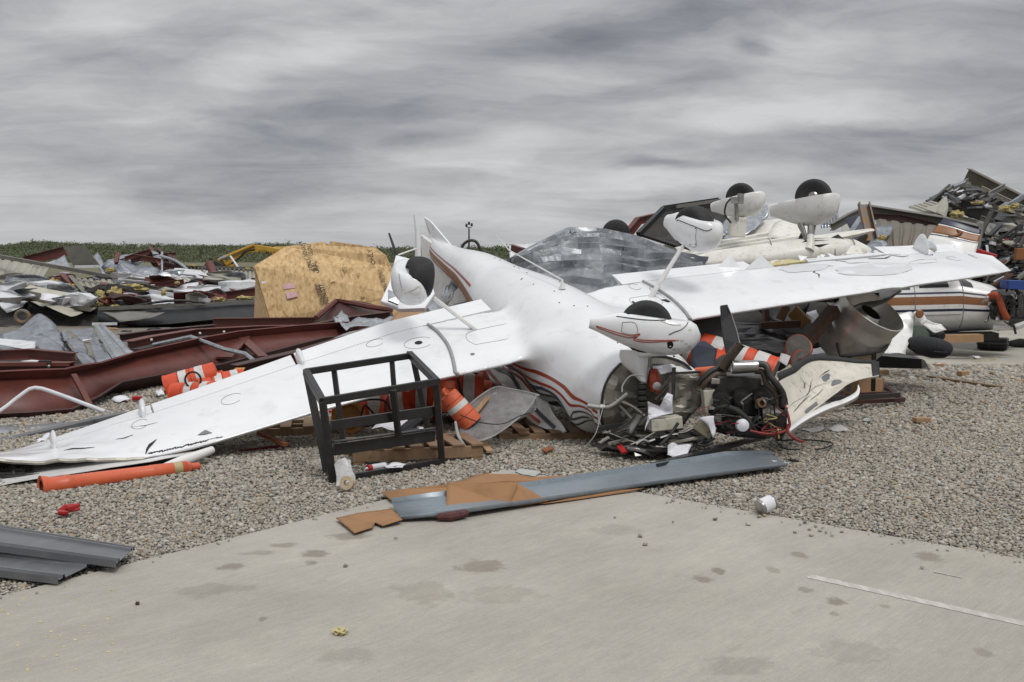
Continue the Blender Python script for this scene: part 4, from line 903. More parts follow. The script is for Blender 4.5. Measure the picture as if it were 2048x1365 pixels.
# loose black wires on the stones right of the engine
s = mbx(); s.tube([gr(1545, 872, .03), gr(1556, 881, .02), gr(1600, 880, .02), gr(1640, 882, .02), gr(1666, 888, .02), gr(1648, 897, .02), (gr(1630, 899, .02))], .007, 6, smooth=6); one(s, 'cable', rubber, 'thin black cable looped over the gravel to the right of the engine', 'cable', smooth=True)
s = mbx(); s.tube([gr(1548, 876, .03), gr(1560, 893, .02), gr(1578, 899, .02), gr(1600, 900, .02)], .006, 6, smooth=6); one(s, 'cable', rubber, 'short black cable end lying below the looped cable on the gravel', 'cable', smooth=True)
# engine mount tubes and crumpled contents of the nose
mt = thing('engine_mount', gr(1290, 900), 'bent grey tube engine mount hanging out of the open aircraft nose', 'engine mount')
for pts, r_ in (([(1176, 812, 8.98), (1205, 816, 8.92), (1225, 812, 8.88), (1256, 788, 8.85)], .019), ([(1222, 792, 9.3), (1275, 850, 9.0)], .014), ([(1228, 795, 9.25), (1262, 812, 9.1), (1290, 833, 9.0)], .013), ([(1222, 796, 9.2), (1262, 812, 9.05), (1285, 828, 8.95)], .012), ([(1310, 800, 9.2), (1360, 752, 9.25)], .014), ([(1285, 850, 8.95), (1297, 836, 8.9)], .016)):
    s = mbx(); s.tube(pts, r_, 10, smooth=5); build(s, 'tube', chrome if r_ > .018 else alu, mt, smooth=50)
s = mbx(); s.lathe((1205, 815, 8.9), (1, 0, .1), [(-.02, .02), (-.02, .026), (.02, .026), (.02, .02)], 12); build(s, 'collar', chrome, mt, smooth=30)
s = mbx(); s.poly([(1342, 748, 9.15), (1392, 742, 9.15), (1404, 776, 9.2), (1404, 815, 9.2), (1392, 826, 9.15), (1345, 832, 9.1), (1338, 790, 9.12)], .04); 
bb = one(crumpled([(1340, 750, 9.08), (1394, 742, 9.12), (1406, 776, 9.16), (1406, 815, 9.16), (1392, 828, 9.1), (1345, 826, 9.05), (1338, 790, 9.08)], .035, 5, 6), 'firewall_panel', alu, 'dented bare metal panel standing in the open nose, oil stained', 'metal panel', solid=.004, smooth=25)
s = mbx(); s.bar((1348, 735, 9.0), (1346, 800, 9.0), .02, .03); s.bar((1332, 748, 9.02), (1402, 744, 9.05), .02, .02); one(s, 'bracket', steeld, 'dark steel bracket frame in front of the dented nose panel', 'bracket', bevel=.003)
for lab, c0, c1, w_, h_, m_ in (('ivory metal box tilted beside the dented nose panel, left of the engine', (1406, 806, 9.0), (1441, 802, 9.0), .16, .22, ivory), ('long ivory battery box lying below the crumpled white paper', (1298, 850, 8.85), (1360, 843, 8.9), .14, .10, ivory), ('small olive box tipped on its corner below the ivory metal box', (1396, 846, 8.72), (1426, 868, 8.7), .09, .11, M('olive_box', (.22, .20, .13), (.16, .14, .09), 8, .5, c3=(.08, .07, .05)))):
    s = mbx(); s.bar(c0, c1, w_, h_); one(s, 'equipment_box', m_, lab, 'box', bevel=.008)
for lab, pts in (('crumpled white paper draped over the long ivory battery box', [(1296, 802, 8.8), (1318, 812, 8.78), (1334, 786, 8.8), (1346, 790, 8.8), (1345, 826, 8.78), (1322, 832, 8.76), (1300, 840, 8.76), (1290, 862, 8.76), (1296, 830, 8.8)]),
                 ('crumpled white paper on the gravel below the nose', [(1336, 888, 8.55), (1352, 884, 8.6), (1382, 890, 8.6), (1378, 912, 8.5), (1352, 914, 8.48), (1336, 908, 8.5)]),
                 ('torn white paper stuck on the small olive box', [(1400, 834, 8.65), (1426, 832, 8.66), (1430, 862, 8.62), (1428, 876, 8.6), (1416, 850, 8.63)]),
                 ('crumpled white wrapping on top of the torn nose, behind the strut', [(1318, 742, 9.0), (1330, 730, 9.0), (1345, 728, 9.05), (1352, 738, 9.05), (1340, 748, 9.0), (1322, 750, 9.0)])):
    one(crumpled(pts, .03, 4, 7), 'paper', paper, lab, 'paper', solid=.0015, smooth=20)
s = mbx(); s.ell((1309, 762, 9.12), (.055, .05, .10), amp=.3); one(s, 'motor_housing', M('orange_red_part', (.38, .06, .02), (.26, .04, .018), 9, .5, c3=(.10, .03, .02)), 'orange red housing behind the black nose shock discs', 'motor', smooth=40)
s = mbx(); s.lathe((1312, 772, 9.04), (.1, -1, 0), [(0, .03), (.03, .035), (.035, .02)], 16); one(s, 'drain_cup', chrome, 'small metal cup fixed on the orange red housing', 'cup', smooth=30)
# heap of crushed tubes and brackets under the nose
hp = thing('crushed_linkage', gr(1300, 905), 'mass of crushed dark metal linkages, rods and wires squashed under the nose', 'wreckage')
for i in range(46):
    x0, y0 = rr_.uniform(1195, 1400), rr_.uniform(856, 896); y0 = max(y0, 850 + (1300 - x0) * .05); L_ = rr_.uniform(12, 60); a_ = rr_.gauss(-.1, .35); D0 = 8.95 - (y0 - 856) * .008
    s = mbx(); p0 = at(x0, y0, D0); p1 = at(min(1425, x0 + L_ * math.cos(a_)), min(902, y0 + L_ * math.sin(a_)), D0 + .04)
    if i % 3: s.tube([p0, p0.lerp(p1, .5) + Vector((0, 0, rr_.uniform(-.02, .03))), p1], rr_.choice((.006, .009, .013)), 7, smooth=3)
    else: s.bar(p0, p1, rr_.uniform(.02, .07), rr_.uniform(.01, .035))
    build(s, rr_.choice(('rod', 'bracket')) if i % 3 else 'bracket', rr_.choice((steeld, steeld, alu, chrome, blackm)), hp, smooth=40)
s = mbx(); s.add(*(lambda q: (q.v, q.f))(crumpled([(1185, 890, 9.0), (1250, 868, 9.1), (1420, 845, 9.2), (1430, 872, 9.0), (1380, 896, 8.75), (1290, 905, 8.65), (1215, 898, 8.8)], .05, 5, 5))); build(s, 'crushed_floor', dark, hp, solid=.004)
s = mbx(); s.bar((1232, 886, 8.75), (1250, 906, 8.6), .05, .02); build(s, 'red_block', redp, hp, bevel=.003)
s = mbx(); s.bar((1255, 896, 8.6), (1292, 903, 8.55), .035, .02); s.poly([(1268, 905, 8.5), (1285, 912, 8.5), (1270, 914, 8.48)], .01); build(s, 'bracket', chrome, hp, bevel=.003)
s = mbx(); s.tube([(1210, 800, 8.9), (1202, 830, 8.85), (1190, 870, 8.75), (1165, 900, 8.75)], .004, 5, smooth=5); s.tube([(1290, 752, 9.0), (1262, 752, 9.0), (1246, 770, 8.98), (1244, 785, 8.95)], .006, 6, smooth=5); build(s, 'wire', rubline, hp)
# the near right side of the nose skin
s = mbx(); one(crumpled([(1303, 712, 9.3), (1350, 712, 9.5), (1390, 738, 9.5), (1398, 752, 9.45), (1380, 742, 9.35), (1340, 740, 9.25), (1322, 745, 9.2), (1308, 735, 9.2)], .02, 4, 4), 'cowl_fragment', white, 'small white fragment of nose cowling right of the nose wheel strut', 'cowling', solid=.006, smooth=35)

# inverted engine cowling with pale inside, right of the engine
cw = thing('engine_cowling', gr(1620, 850), 'large torn half of the engine cowling, grubby cream inside facing up, right of the engine', 'cowling')
def cowl(u, v):
    top = [(1548, 762, 9.3), (1590, 738, 9.7), (1622, 718, 10.2), (1672, 720, 10.5), (1752, 726, 10.7)]; bot = [(1572, 855, 8.9), (1602, 838, 9.05), (1648, 806, 9.4), (1698, 768, 9.9), (1757, 750, 10.3)]
    a, b_ = catmull([at(*p) for p in top], 8), catmull([at(*p) for p in bot], 8); k = u * (len(a) - 1); i = min(int(k), len(a) - 2); f = k - i
    p, q = a[i].lerp(a[i + 1], f), b_[i].lerp(b_[i + 1], f)
    return p.lerp(q, v) + Vector((0, 0, -.13 * math.sin(math.pi * v) * (1 - .5 * u))) + noise.noise_vector(p.lerp(q, v) * 3) * .012
s = mbx(); s.loft([[cowl(u, v) for v in np.linspace(0, 1, 19)] for u in np.linspace(0, 1, 31)], close=False, cap=False); build(s, 'cowl_shell', primer, cw, smooth=50, solid=.008)
s = mbx(); s.loft([[cowl(u, -.035) + Vector((0, 0, .012)), cowl(u, .05) + Vector((0, 0, .010))] for u in np.linspace(.05, 1, 31)], close=False, cap=False); s.loft([[cowl(1.0, v) + Vector((.03, 0, .01)), cowl(.97, v) + Vector((0, 0, .010))] for v in np.linspace(0, .85, 12)], close=False, cap=False); build(s, 'rubber_edge', rubber, cw, solid=.01, smooth=True)
s = mbx(); lip = [(1575, 862, 8.8), (1610, 838, 8.95), (1650, 818, 9.2), (1690, 803, 9.5), (1712, 790, 9.6), (1716, 776, 9.7)]
q = catmull([at(*p) for p in lip], 6); s.loft([[p + Vector((0, 0, .03 + .01 * noise.noise(p * 6))), p + Vector((0, -.05, .0)), p + Vector((0, -.03, -.03))] for p in q], close=False, cap=False); build(s, 'torn_lip', whiteg, cw, solid=.006, smooth=True)
def cow_crack(pts, w_=.012, m_=None):
    s = mbx(); q = [cowl(u, v) + Vector((0, -.003, .012)) for u, v in pts]; vs = []
    for i, p in enumerate(q):
        d = (q[min(i + 1, len(q) - 1)] - q[max(i - 1, 0)]).normalized(); a, b_ = frame(d); k = w_ * math.sin(math.pi * (i + .3) / (len(q) - .4)) * rr_.uniform(.5, 1.3); vs += [p + a * k, p - a * k]
    s.add(vs, [(2 * i, 2 * i + 1, 2 * i + 3, 2 * i + 2) for i in range(len(q) - 1)]); build(s, 'crack', m_ or void, cw)
for k in range(5):
    u0, v0 = rr_.uniform(.08, .7), rr_.uniform(.15, .85); pts = [(u0, v0)]; du, dv = rr_.uniform(.02, .05), rr_.uniform(-.06, .01)
    for j in range(5): u0 += du * rr_.uniform(.6, 1.3); v0 += dv * rr_.uniform(.3, 1.4); pts.append((min(u0, .99), max(.05, min(.95, v0))))
    cow_crack(pts, rr_.uniform(.003, .008))
cow_crack([(.06, .45), (.2, .42), (.35, .46), (.5, .43), (.7, .46), (.95, .5)], .003, greyt)
for u0, v0 in ((.62, .35), (.7, .55), (.35, .25)):
    s = mbx(); q = [cowl(u0 + .05 * math.cos(a) * rr_.uniform(.5, 1.2), v0 + .09 * math.sin(a) * rr_.uniform(.5, 1.2)) + Vector((0, 0, .008)) for a in np.linspace(0, 6.1, 11)]; s.add([cowl(u0, v0) + Vector((0, 0, .009))] + q, [(0, i + 1, (i + 1) % 11 + 1) for i in range(11)]); build(s, 'worn_patch', greyt, cw)
s = mbx(); s.poly([cowl(.32, .8) + Vector((0, 0, .014)), cowl(.45, .82) + Vector((0, 0, .014)), cowl(.45, .95) + Vector((0, 0, .014)), cowl(.32, .93) + Vector((0, 0, .014))], .004); build(s, 'tape_strip', greyt, cw)

# black steel table frame -------------------------------------------------
tb = thing('steel_stand', gr(770, 950), 'open black steel stand with welded bars standing upright in front of the left wing', 'steel stand')
TL, TRr, FR, FL_ = (612, 744, 8.35), (820, 712, 9.0), (874, 764, 8.5), (645, 803, 7.85)
bFL, bFR, bBL, bBR = (667, 965, 7.9), (884, 925, 8.66), (655, 948, 8.2), (866, 905, 9.05)
def rail(nm, p, q, w_=.045, h_=.045): s = mbx(); s.bar(p, q, w_, h_); build(s, nm, black, tb, bevel=.004)
rail('top_rail', TL, TRr, .04, .05); rail('top_rail', FL_, FR, .04, .055); rail('top_rail', TL, FL_, .05, .05); rail('top_rail', (818, 708, 9.02), FR, .05, .05)
rail('leg', FL_, bFL, .05, .05); rail('leg', (872, 768, 8.52), bFR, .05, .05); rail('leg', (614, 748, 8.37), bBL, .05, .04); rail('leg', (826, 716, 9.0), bBR, .045, .045)
rail('upright', (668, 740, 8.55), (687, 889, 8.5), .045, .04); rail('upright', (784, 722, 8.9), (795, 872, 8.85), .045, .04); rail('upright', (786, 780, 8.2), (797, 872, 8.3), .045, .04)
rail('shelf_rail', (662, 852, 7.95), (868, 822, 8.58), .03, .075); rail('shelf_rail', (668, 900, 7.93), (868, 872, 8.6), .03, .085); rail('bottom_rail', (668, 960, 7.9), (884, 922, 8.66), .035, .04); rail('bottom_rail', bBL, bFL, .04, .04); rail('bottom_rail', bBR, bFR, .04, .04)
rail('shelf_lip', (668, 884, 7.9), (868, 857, 8.58), .06, .01)
# bag with roll of tape
s = mbx(); s.add(*(lambda q: (q.v, q.f))(crumpled([(671, 921, 7.85), (702, 914, 7.9), (712, 960, 7.75), (700, 967, 7.6), (676, 966, 7.6)], .03, 4, 9))); one(s, 'plastic_bag', film, 'clear plastic bag at the foot of the black steel stand', 'plastic bag', smooth=40)
s = mbx(); s.lathe(gr(695, 968, .048) + Vector((0, .03, 0)), (-.15, -1, .2), [(0, .020), (0, .048), (.045, .048), (.045, .020), (0, .020)], 26, cap=False); one(s, 'tape_roll', tapem, 'roll of masking tape inside the clear plastic bag', 'tape roll', smooth=30)
s = mbx(); a = gr(742, 936, .03); b_ = gr(770, 931, .03); s.tube([a, b_], .024, 14); r0 = one(s, 'caulk_tube', wsheet, 'white tube with a red cap lying inside the foot of the black stand', 'tube', smooth=40); s = mbx(); d = (a - b_).normalized(); s.tube([a, a + d * .035], .026, 14); build(s, 'cap', redp, r0, smooth=40); s = mbx(); s.tube([a + d * .03, a + d * .06], [.012, .006], 10); build(s, 'nozzle', wsheet, r0, smooth=40)
one(crumpled([gr(768, 932, .03), gr(785, 925, .04), gr(815, 926, .03), gr(805, 934, .03), gr(775, 937, .03)], .01, 4, 9), 'paper', paper, 'white rag beside the red capped tube', 'rag', solid=.003, smooth=30)
one(crumpled([gr(636, 918, .08), gr(645, 912, .1), gr(660, 925, .06), gr(656, 940, .02), gr(640, 932, .03)], .015, 4, 9), 'paper', paper, 'white torn paper at the back left foot of the black stand', 'paper', solid=.003, smooth=30)

# traffic drums ------------------------------------------------------------
def drum(loc, axis, r=.29, h=.95, label='', group='striped traffic drums', bands=(.16, .40, .62), seg=None, up=None, mat=None, nm='traffic_drum'):
    base = V3(loc); ax = Vector(axis).normalized()
    t = thing(nm, base, label, 'traffic drum', group)
    prof = lambda h0, h1, o=0: [(h0 * h, r * (1 - .22 * h0) + o), (h1 * h, r * (1 - .22 * h1) + o)]
    s = MB(); P_ = [(0, r * .02), (0, r * 1.02), (.03 * h, r * 1.02), (.04 * h, r * .98)]
    for k in range(4): a_, b__ = .06 + k * .235, .06 + (k + 1) * .235 - .02; P_ += prof(a_, b__) + [(b__ * h + .004, r * (1 - .22 * b__) - .012), ((b__ + .018) * h, r * (1 - .22 * b__) - .012)]
    P_ += [(h * .985, r * .74), (h, r * .62), (h, .01)]
    s.lathe(base, ax, P_, 30); build(s, 'drum_body', mat or orange, t, smooth=35)
    s = MB(); s.lathe(base - ax * .004, ax, [(0, 0), (0, r * .97), (.003, r * .99)], 30); build(s, 'drum_base', drumbase, t)
    for b0 in bands:
        s = MB(); q = prof(b0, b0 + .155, .003); s.lathe(base, ax, [(q[0][0], q[0][1] - .01)] + q + [(q[1][0], q[1][1] - .01)], 30, cap=False); build(s, 'reflective_band', refl, t, smooth=35)
    s = MB(); a_, b__ = frame(ax); s.tube([base + ax * h + a_ * .09 + b__ * 0, base + ax * (h + .05) + a_ * .08, base + ax * (h + .05) - a_ * .08, base + ax * h - a_ * .09], .014, 8); build(s, 'handle', mat or orange, t, smooth=True)
    return t
G = 'striped traffic drums'
drum((986, 802, 10.9), (-1, .15, .12), .20, .75, 'upright banded drum end beside the cabin side, behind the table frame', G, (.62, .30))
drum((965, 790, 10.6), (-1, -.05, .05), .215, .70, 'orange and white traffic drum lying flat under the wing, nearest the stripes of the cabin', G, (.12, .48, .76))
drum((878, 800, 10.7), (-.95, -.1, -.14), .20, .78, 'orange and white traffic drum seen through the right half of the black stand', G, (.12, .45, .72))
drum((785, 822, 10.6), (-.9, .4, -.05), .17, .62, 'orange and white traffic drum seen through the left half of the black stand', G, (.3, .62))
drum((902, 790, 11.1), (.5, 1, .35), .22, .8, 'orange traffic drum showing its grey round base under the wing edge', G, (.3, .62))
drum((335, 782, 13.2), (.95, .2, .33), .19, .62, 'left one of two striped drums on the stones behind the left wing', G, (.3, .62))
drum((350, 792, 12.6), (.9, -.25, .12), .15, .55, 'striped drum with a black ring on its end behind the left wing', G, (.35, .7))
drum((400, 780, 13.2), (.9, .3, .2), .17, .55, 'striped drum half hidden by the left wing beside the red girder', G, (.35, .7))
s = mbx(); c_ = at(386, 760, 12.45); s.tube([c_ + Vector((math.cos(a) * .09, 0, math.sin(a) * .09)) for a in np.linspace(0, 6.3, 20)], .012, 6); one(s, 'rubber_ring', rubber, 'black rubber ring on the striped drum behind the left wing', 'ring', smooth=True)
drum((1440, 742, 10.9), (-.5, .6, .35), .19, .5, 'orange and white drum standing tilted behind the propeller blade', G, (.3, .62))
drum((1548, 748, 10.9), (-.75, .3, .30), .17, .8, 'orange and white drum between the propeller blade and the cowling', G, (.12, .4, .68))
drum((1596, 694, 11.6), (.3, .7, -.1), .13, .4, 'orange drum end behind the foot of the diagonal brown post', G, (.3,))
drum((1604, 722, 11.6), (-.1, .9, .2), .12, .4, 'orange drum low behind the top edge of the cowling', G, (.35,))
s = mbx(); s.tube([(1392, 743, 10.1), (1430, 740, 10.0)], .035, 14); one(s, 'pipe', orangep, 'short orange red pipe end between nose and engine', 'pipe', smooth=40)
drum((1010, 830, 11.6), (-.8, .5, .2), .20, .7, 'drum half hidden in the dark beneath the left wing root', G, (.3, .62))
drum((842, 812, 11.2), (-.9, .3, .1), .20, .7, 'drum behind the middle upright of the black stand', G, (.2, .5))
drum((885, 822, 9.9), (.15, .1, 1), .10, .28, 'short dull orange tube standing beside the right leg of the black stand', G, (), mat=orangep)
drum((943, 848, 9.7), (-.4, 0, .5), .11, .34, 'broken orange and white cone piece above the clear plastic sheet', G, (.5,), mat=orangep)

# tubular delineator post
a, b_ = at(92, 974, 7.62), at(372, 936, 8.25)
dl = thing('delineator_post', gr(235, 985), 'long orange traffic post with two dull yellow bands, lying under the crushed left wing tip', 'traffic post')
ax = (b_ - a).normalized(); Ln = (b_ - a).length
s = MB(); s.lathe(a, ax, [(-.03, .05), (-.035, .082), (.0, .074), (.03, .062), (.12, .060), (.13, .064), (.16, .064), (.17, .058), (Ln * .72, .052), (Ln * .73, .054), (Ln, .050)], 28, cap=False); build(s, 'post_tube', orangep, dl, smooth=40, solid=.004)
for k in (.75, .885): s = MB(); s.lathe(a, ax, [(Ln * k, .0535), (Ln * (k + .075), .0535)], 28, cap=False); build(s, 'reflective_band', reflo, dl, smooth=40)
s = MB(); s.lathe(a, ax, [(Ln, .050), (Ln + .03, .044), (Ln + .04, .03), (Ln + .10, .03), (Ln + .11, .02)], 24); build(s, 'top_cap', orangep, dl, smooth=40)
# white pipes
s = MB(); s.tube([(-80, 1030, 7.2), (60, 1008, 7.45), (215, 973, 8.0)], .035, 16, smooth=4); one(s, 'pipe', wsheet, 'lower of two white pipes on the gravel under the orange traffic post', 'pipe', smooth=40)
s = MB(); s.tube([(-80, 1014, 7.45), (90, 982, 7.75), (160, 972, 8.0)], .027, 16, smooth=4); one(s, 'pipe', wsheet, 'upper of two white pipes on the gravel under the orange traffic post', 'pipe', smooth=40)
s = MB(); s.tube([gr(120, 1024, .02), gr(132, 1018, .04), gr(158, 1010, .04)], [.02, .03, .012], 8); s.tube([gr(126, 1018, .03), gr(120, 1026, .02), gr(136, 1026, .015)], .018, 8); s.tube([gr(140, 1022, .02), gr(158, 1018, .02)], .012, 6); one(s, 'red_bracket', redp, 'small broken red plastic bracket alone on the gravel at left', 'plastic bracket', smooth=30)

# foreground flashing and cardboard
def flash(name, pts_top, pts_bot, lab, mat, z0=.02, zl=.03):
    'long folded trim: a flat pan with a raised lip on each long edge'
    s = MB(); rows = []
    for a, b_ in zip(pts_top, pts_bot):
        a, b_ = V3(a), V3(b_); d = (b_ - a).normalized()
        rows.append([a - d * .008 + Vector((0, 0, zl * .8)), a + Vector((0, 0, zl)), a + d * .012, b_ - d * .01, b_ + Vector((0, 0, .014)), b_ + d * .002 + Vector((0, 0, -.012))])
    s.loft(rows, close=False, cap=False); return one(s, name, mat, lab, 'metal flashing', solid=.003, smooth=30)
flash('metal_flashing', [gr(783, 1006, .04), gr(900, 990, .06), gr(1060, 972, .05), gr(1300, 936, .05), gr(1450, 911, .05), gr(1543, 909, .04)],
      [gr(800, 1036, .03), gr(905, 1026, .05), gr(1085, 1000, .04), gr(1300, 968, .04), gr(1450, 947, .04), gr(1575, 929, .04)], 'long blue grey metal flashing lying diagonally over brown cardboard on the slab edge', bluegrey)
def cardb(pts, lab, amp=.012, cuts=5):
    o = one(crumpled(pts, amp, cuts, 3, False), 'cardboard', card, lab, 'cardboard', solid=.005, smooth=30); return o
cardb([gr(762, 984, .03), gr(900, 968, .05), gr(965, 947, .06), gr(1045, 950, .05), (gr(1070, 954, .04)), gr(1210, 950, .03), gr(1215, 956, .02), gr(1130, 972, .02), gr(1010, 990, .02), gr(880, 1000, .02), gr(786, 1004, .02)], 'flat brown cardboard sheet behind the blue grey flashing')
cardb([gr(672, 1037, .02), gr(715, 1027, .04), gr(783, 1018, .04), gr(805, 1040, .03), gr(765, 1052, .02), gr(750, 1046, .02), gr(745, 1055, .02), gr(709, 1066, .02)], 'left small piece of brown cardboard lying flat on the slab', .006)
cardb([gr(893, 966, .13), gr(1028, 968, .14), gr(1036, 966, .15), (1018, 1012, gr(1018, 1013, .02).y), gr(960, 1018, .03), gr(893, 1025, .03)], 'folded brown cardboard flap wrapped over the flashing, brighter left face', .006)
cardb([gr(1030, 967, .14), gr(1048, 974, .12), gr(1097, 1002, .03), gr(1060, 1009, .02), gr(1019, 1014, .02)], 'folded triangular end of the brown cardboard flap', .006, 3)
cardb([gr(1070, 1006, .015), gr(1200, 985, .03), gr(1290, 976, .02), gr(1270, 982, .01), gr(1180, 990, .01), gr(1090, 1009, .01)], 'thin torn strip of cardboard along the lower edge of the flashing', .008, 4)
s = MB(); s.tube([gr(875, 1034, .03), gr(900, 1034, .03), gr(935, 1026, .04)], [.02, .03, .02], 8); one(s, 'insulation_scrap', M('maroon_scrap', (.10, .03, .03), (.06, .02, .02), 20, .8, bump=.004), 'small dark red scrap under the folded cardboard flap', 'scrap')
one(blob(gr(866, 1031, .015), (.05, .02, .015), .6), 'insulation_scrap', yelp, 'small yellow insulation scrap beside the dark red scrap', 'insulation', smooth=True)
one(crumpled([gr(1030, 943, .01), gr(1040, 937, .02), gr(1082, 944, .015), gr(1070, 952, .01), gr(1045, 949, .01)], .004, 3, 6), 'paper', M('pale_grey_board', (.42, .44, .41), (.36, .38, .35), 9, .8), 'pale grey scrap of board on the slab corner behind the cardboard', 'board scrap', solid=.004)
def trim(ptsT, ptsB, lab):
    s = MB(); rows = []
    for a, b_ in zip(ptsT, ptsB):
        a, b_ = V3(a), V3(b_); d = b_ - a; up = Vector((0, 0, 1)); row = []
        for t, z in ((0, .0), (.0, .02), (.05, .022), (.07, .008), (.13, .01), (.15, .024), (.2, .026), (.22, .012), (.8, .012), (.82, .03), (.86, .03), (.88, .014), (.98, .014), (1, .03), (1.0, -.005)): row.append(a + d * t + up * z)
        rows.append(row)
    s.loft(rows, close=False, cap=False); return one(s, 'metal_trim', greyt, lab, 'metal trim', solid=.002)
trim([gr(-150, 1040, .04), gr(0, 1057, .04), gr(269, 1101, .03)], [gr(-150, 1088, .05), gr(0, 1103, .05), gr(232, 1134, .04)], 'upper of two long dark grey ribbed trims lying at the left slab edge')
trim([gr(-150, 1086, .0), gr(0, 1108, .0), gr(188, 1132, .01)], [gr(-150, 1142, .02), gr(0, 1153, .02), gr(116, 1167, .015)], 'lower of two long dark grey ribbed trims lying at the left slab edge')
# pale insulation crumbs
one(blob(gr(681, 1262, .014), (.028, .03, .015), .7, 2), 'insulation_scrap', yelp, 'pale yellow tuft of insulation alone on the concrete in front', 'insulation', smooth=True)
s = MB(); rg = random.Random(11)
for i in range(60):
    x0, y0 = rg.uniform(-20, 250) ** 1.0, rg.uniform(1165, 1340); p = gr(x0, y0, .001); r_ = rg.uniform(.002, .007); s.ell(p, (r_ * rg.uniform(1, 2.2), r_, r_ * .3), rotz(rg.random() * 3), 8, 6, .5, 3)
o = one(s, 'insulation_crumbs', yelp, None, None); o['kind'] = 'stuff'
s = MB(); s.ell(gr(275, 1207, .008), (.010, .008, .008), n=10, m=8, amp=.4); one(s, 'red_pebble', redd, 'tiny dark red lump on the concrete at lower left', 'lump', smooth=True)
# tin can
s = MB(); p = gr(1531, 1018, .045) + Vector((0, .03, 0)); can = thing('tin_can', p, 'dented silver can with torn white label, lying at the slab edge', 'can')
s.lathe(p + Vector((-.035, -.01, 0)), (1, .45, .35), [(0, .0), (0, .050), (.004, .052), (.008, .048), (.10, .048), (.104, .052), (.108, .050), (.108, 0)], 24, cap=False); build(s, 'can_body', chrome, can, smooth=30)
s = MB(); s.lathe(p + Vector((-.035, -.01, 0)), (1, .45, .35), [(.022, .0488), (.095, .0488)], 24, cap=False); build(s, 'paper_label', paper, can, smooth=30)
s = MB(); s.tube([gr(1514, 1000, .05), gr(1517, 1008, .04), gr(1520, 1016, .03)], .003, 5); build(s, 'wire_handle', chrome, can)
s = MB(); s.lathe(gr(1733, 842, .012), (-.1, -.3, 1), [(0, .02), (.0, .04), (.015, .052), (.02, .05), (.032, .025), (.034, 0)], 24, cap=False); one(s, 'metal_dish', chrome, 'small shiny round metal cup upside down on the gravel right of the cowling', 'metal cup', smooth=40)
s = MB(); a, b_ = gr(1577, 920, .03), gr(1597, 923, .03); s.tube([a, a.lerp(b_, .6), b_], [.009, .011, .008], 10); r0 = one(s, 'screwdriver', blackm, 'black handled screwdriver on the gravel at the end of the flashing', 'screwdriver', smooth=True)
s = MB(); d = (b_ - a).normalized(); s.tube([b_, b_ + d * .09], .003, 6); build(s, 'shaft', chrome, r0)
one(crumpled([gr(1543, 921, .05), gr(1562, 923, .04), gr(1580, 925, .03), gr(1560, 928, .03)], .005, 3, 9), 'paper', paper, 'tiny white scrap on the end of the flashing', 'paper', solid=.002)
for pts, lab in (([gr(1600, 856, .03), gr(1640, 850, .04), gr(1655, 856, .03), gr(1625, 861, .02)], 'left piece of clear plastic film on the gravel below the cowling'), ([gr(1650, 851, .03), gr(1680, 850, .05), gr(1700, 858, .03), gr(1665, 860, .02)], 'right piece of clear plastic film on the gravel below the cowling')):
    one(crumpled(pts, .02, 4, 6), 'plastic_film', film, lab, 'plastic film', solid=.001, smooth=40)
one(crumpled([gr(1488, 897, .03), gr(1500, 894, .05), gr(1512, 902, .03), gr(1498, 906, .03)], .02, 4, 8), 'plastic_film', film, 'crinkled clear film on the gravel between flashing and black rail', 'plastic film', solid=.001, smooth=40)
# slotted black rail
s = MB(); a, b_ = gr(1308, 931, .06), gr(1556, 866, .10); s.bar(a, b_, .075, .03); rl = one(s, 'slotted_rail', blackm, 'long black slotted rail lying on the gravel in front of the engine', 'rail', bevel=.004)
for i in range(11):
    p = a.lerp(b_, .08 + i * .085); d = (b_ - a).normalized(); s = MB(); s.bar(p + Vector((0, 0, .017)), p + d * .045 + Vector((0, 0, .017)), .010, .002); build(s, 'slot', greyt, rl)
for pts, lab, m_ in (([gr(1390, 915, .02), gr(1422, 904, .03), gr(1462, 900, .03), gr(1450, 908, .02), gr(1415, 917, .02)], 'torn brown board scrap between the black rail and the flashing', M('red_brown_board', (.28, .10, .035), (.2, .07, .03), 8, .7)), ([gr(1083, 900, .02), gr(1098, 894, .02), gr(1108, 898, .02), gr(1092, 905, .02)], 'little reddish wood chip on the gravel in front of the cabin', M('red_brown_board', (0, 0, 0)))):
    s = MB(); s.poly(pts, .012); one(s, 'board_scrap', m_, lab, 'board scrap')

# pallets and loose timber below the left wing
def pallet(c, L_, Wd, a, lab, mat, tilt=0, nb=6, grp='wooden pallets'):
    c = V3(c); t = thing('wooden_pallet', c, lab, 'pallet', grp); Rm = Matrix.Rotation(a, 3, 'Z') @ Matrix.Rotation(tilt, 3, 'X')
    for j in (-1, 0, 1): s = MB(); s.box(c + Rm @ Vector((0, j * (Wd / 2 - .03), .065)), (L_, .045, .09), Rm); build(s, 'stringer', mat, t, bevel=.003)
    for i in range(nb):
        x = -L_ / 2 + .05 + i * (L_ - .1) / (nb - 1)
        s = MB(); s.box(c + Rm @ Vector((x + random.uniform(-.01, .01), random.uniform(-.01, .01), .12)), (.10, Wd, .018), Rm @ rotz(random.uniform(-.03, .03))); build(s, 'deck_board', mat, t, bevel=.002)
        if i % 2 == 0: s = MB(); s.box(c + Rm @ Vector((x, 0, .009)), (.09, Wd, .018), Rm); build(s, 'bottom_board', mat, t)
pallet((824, 912, gr(824, 912).y + .15), 1.05, .75, R(14), 'weathered wooden pallet seen through the black steel stand', wood, R(-2), 7)
pallet((1085, 880, gr(1085, 880).y + .45), .9, .7, R(8), 'dark wooden pallet in the shadow under the crushed cabin', wood, 0, 6)
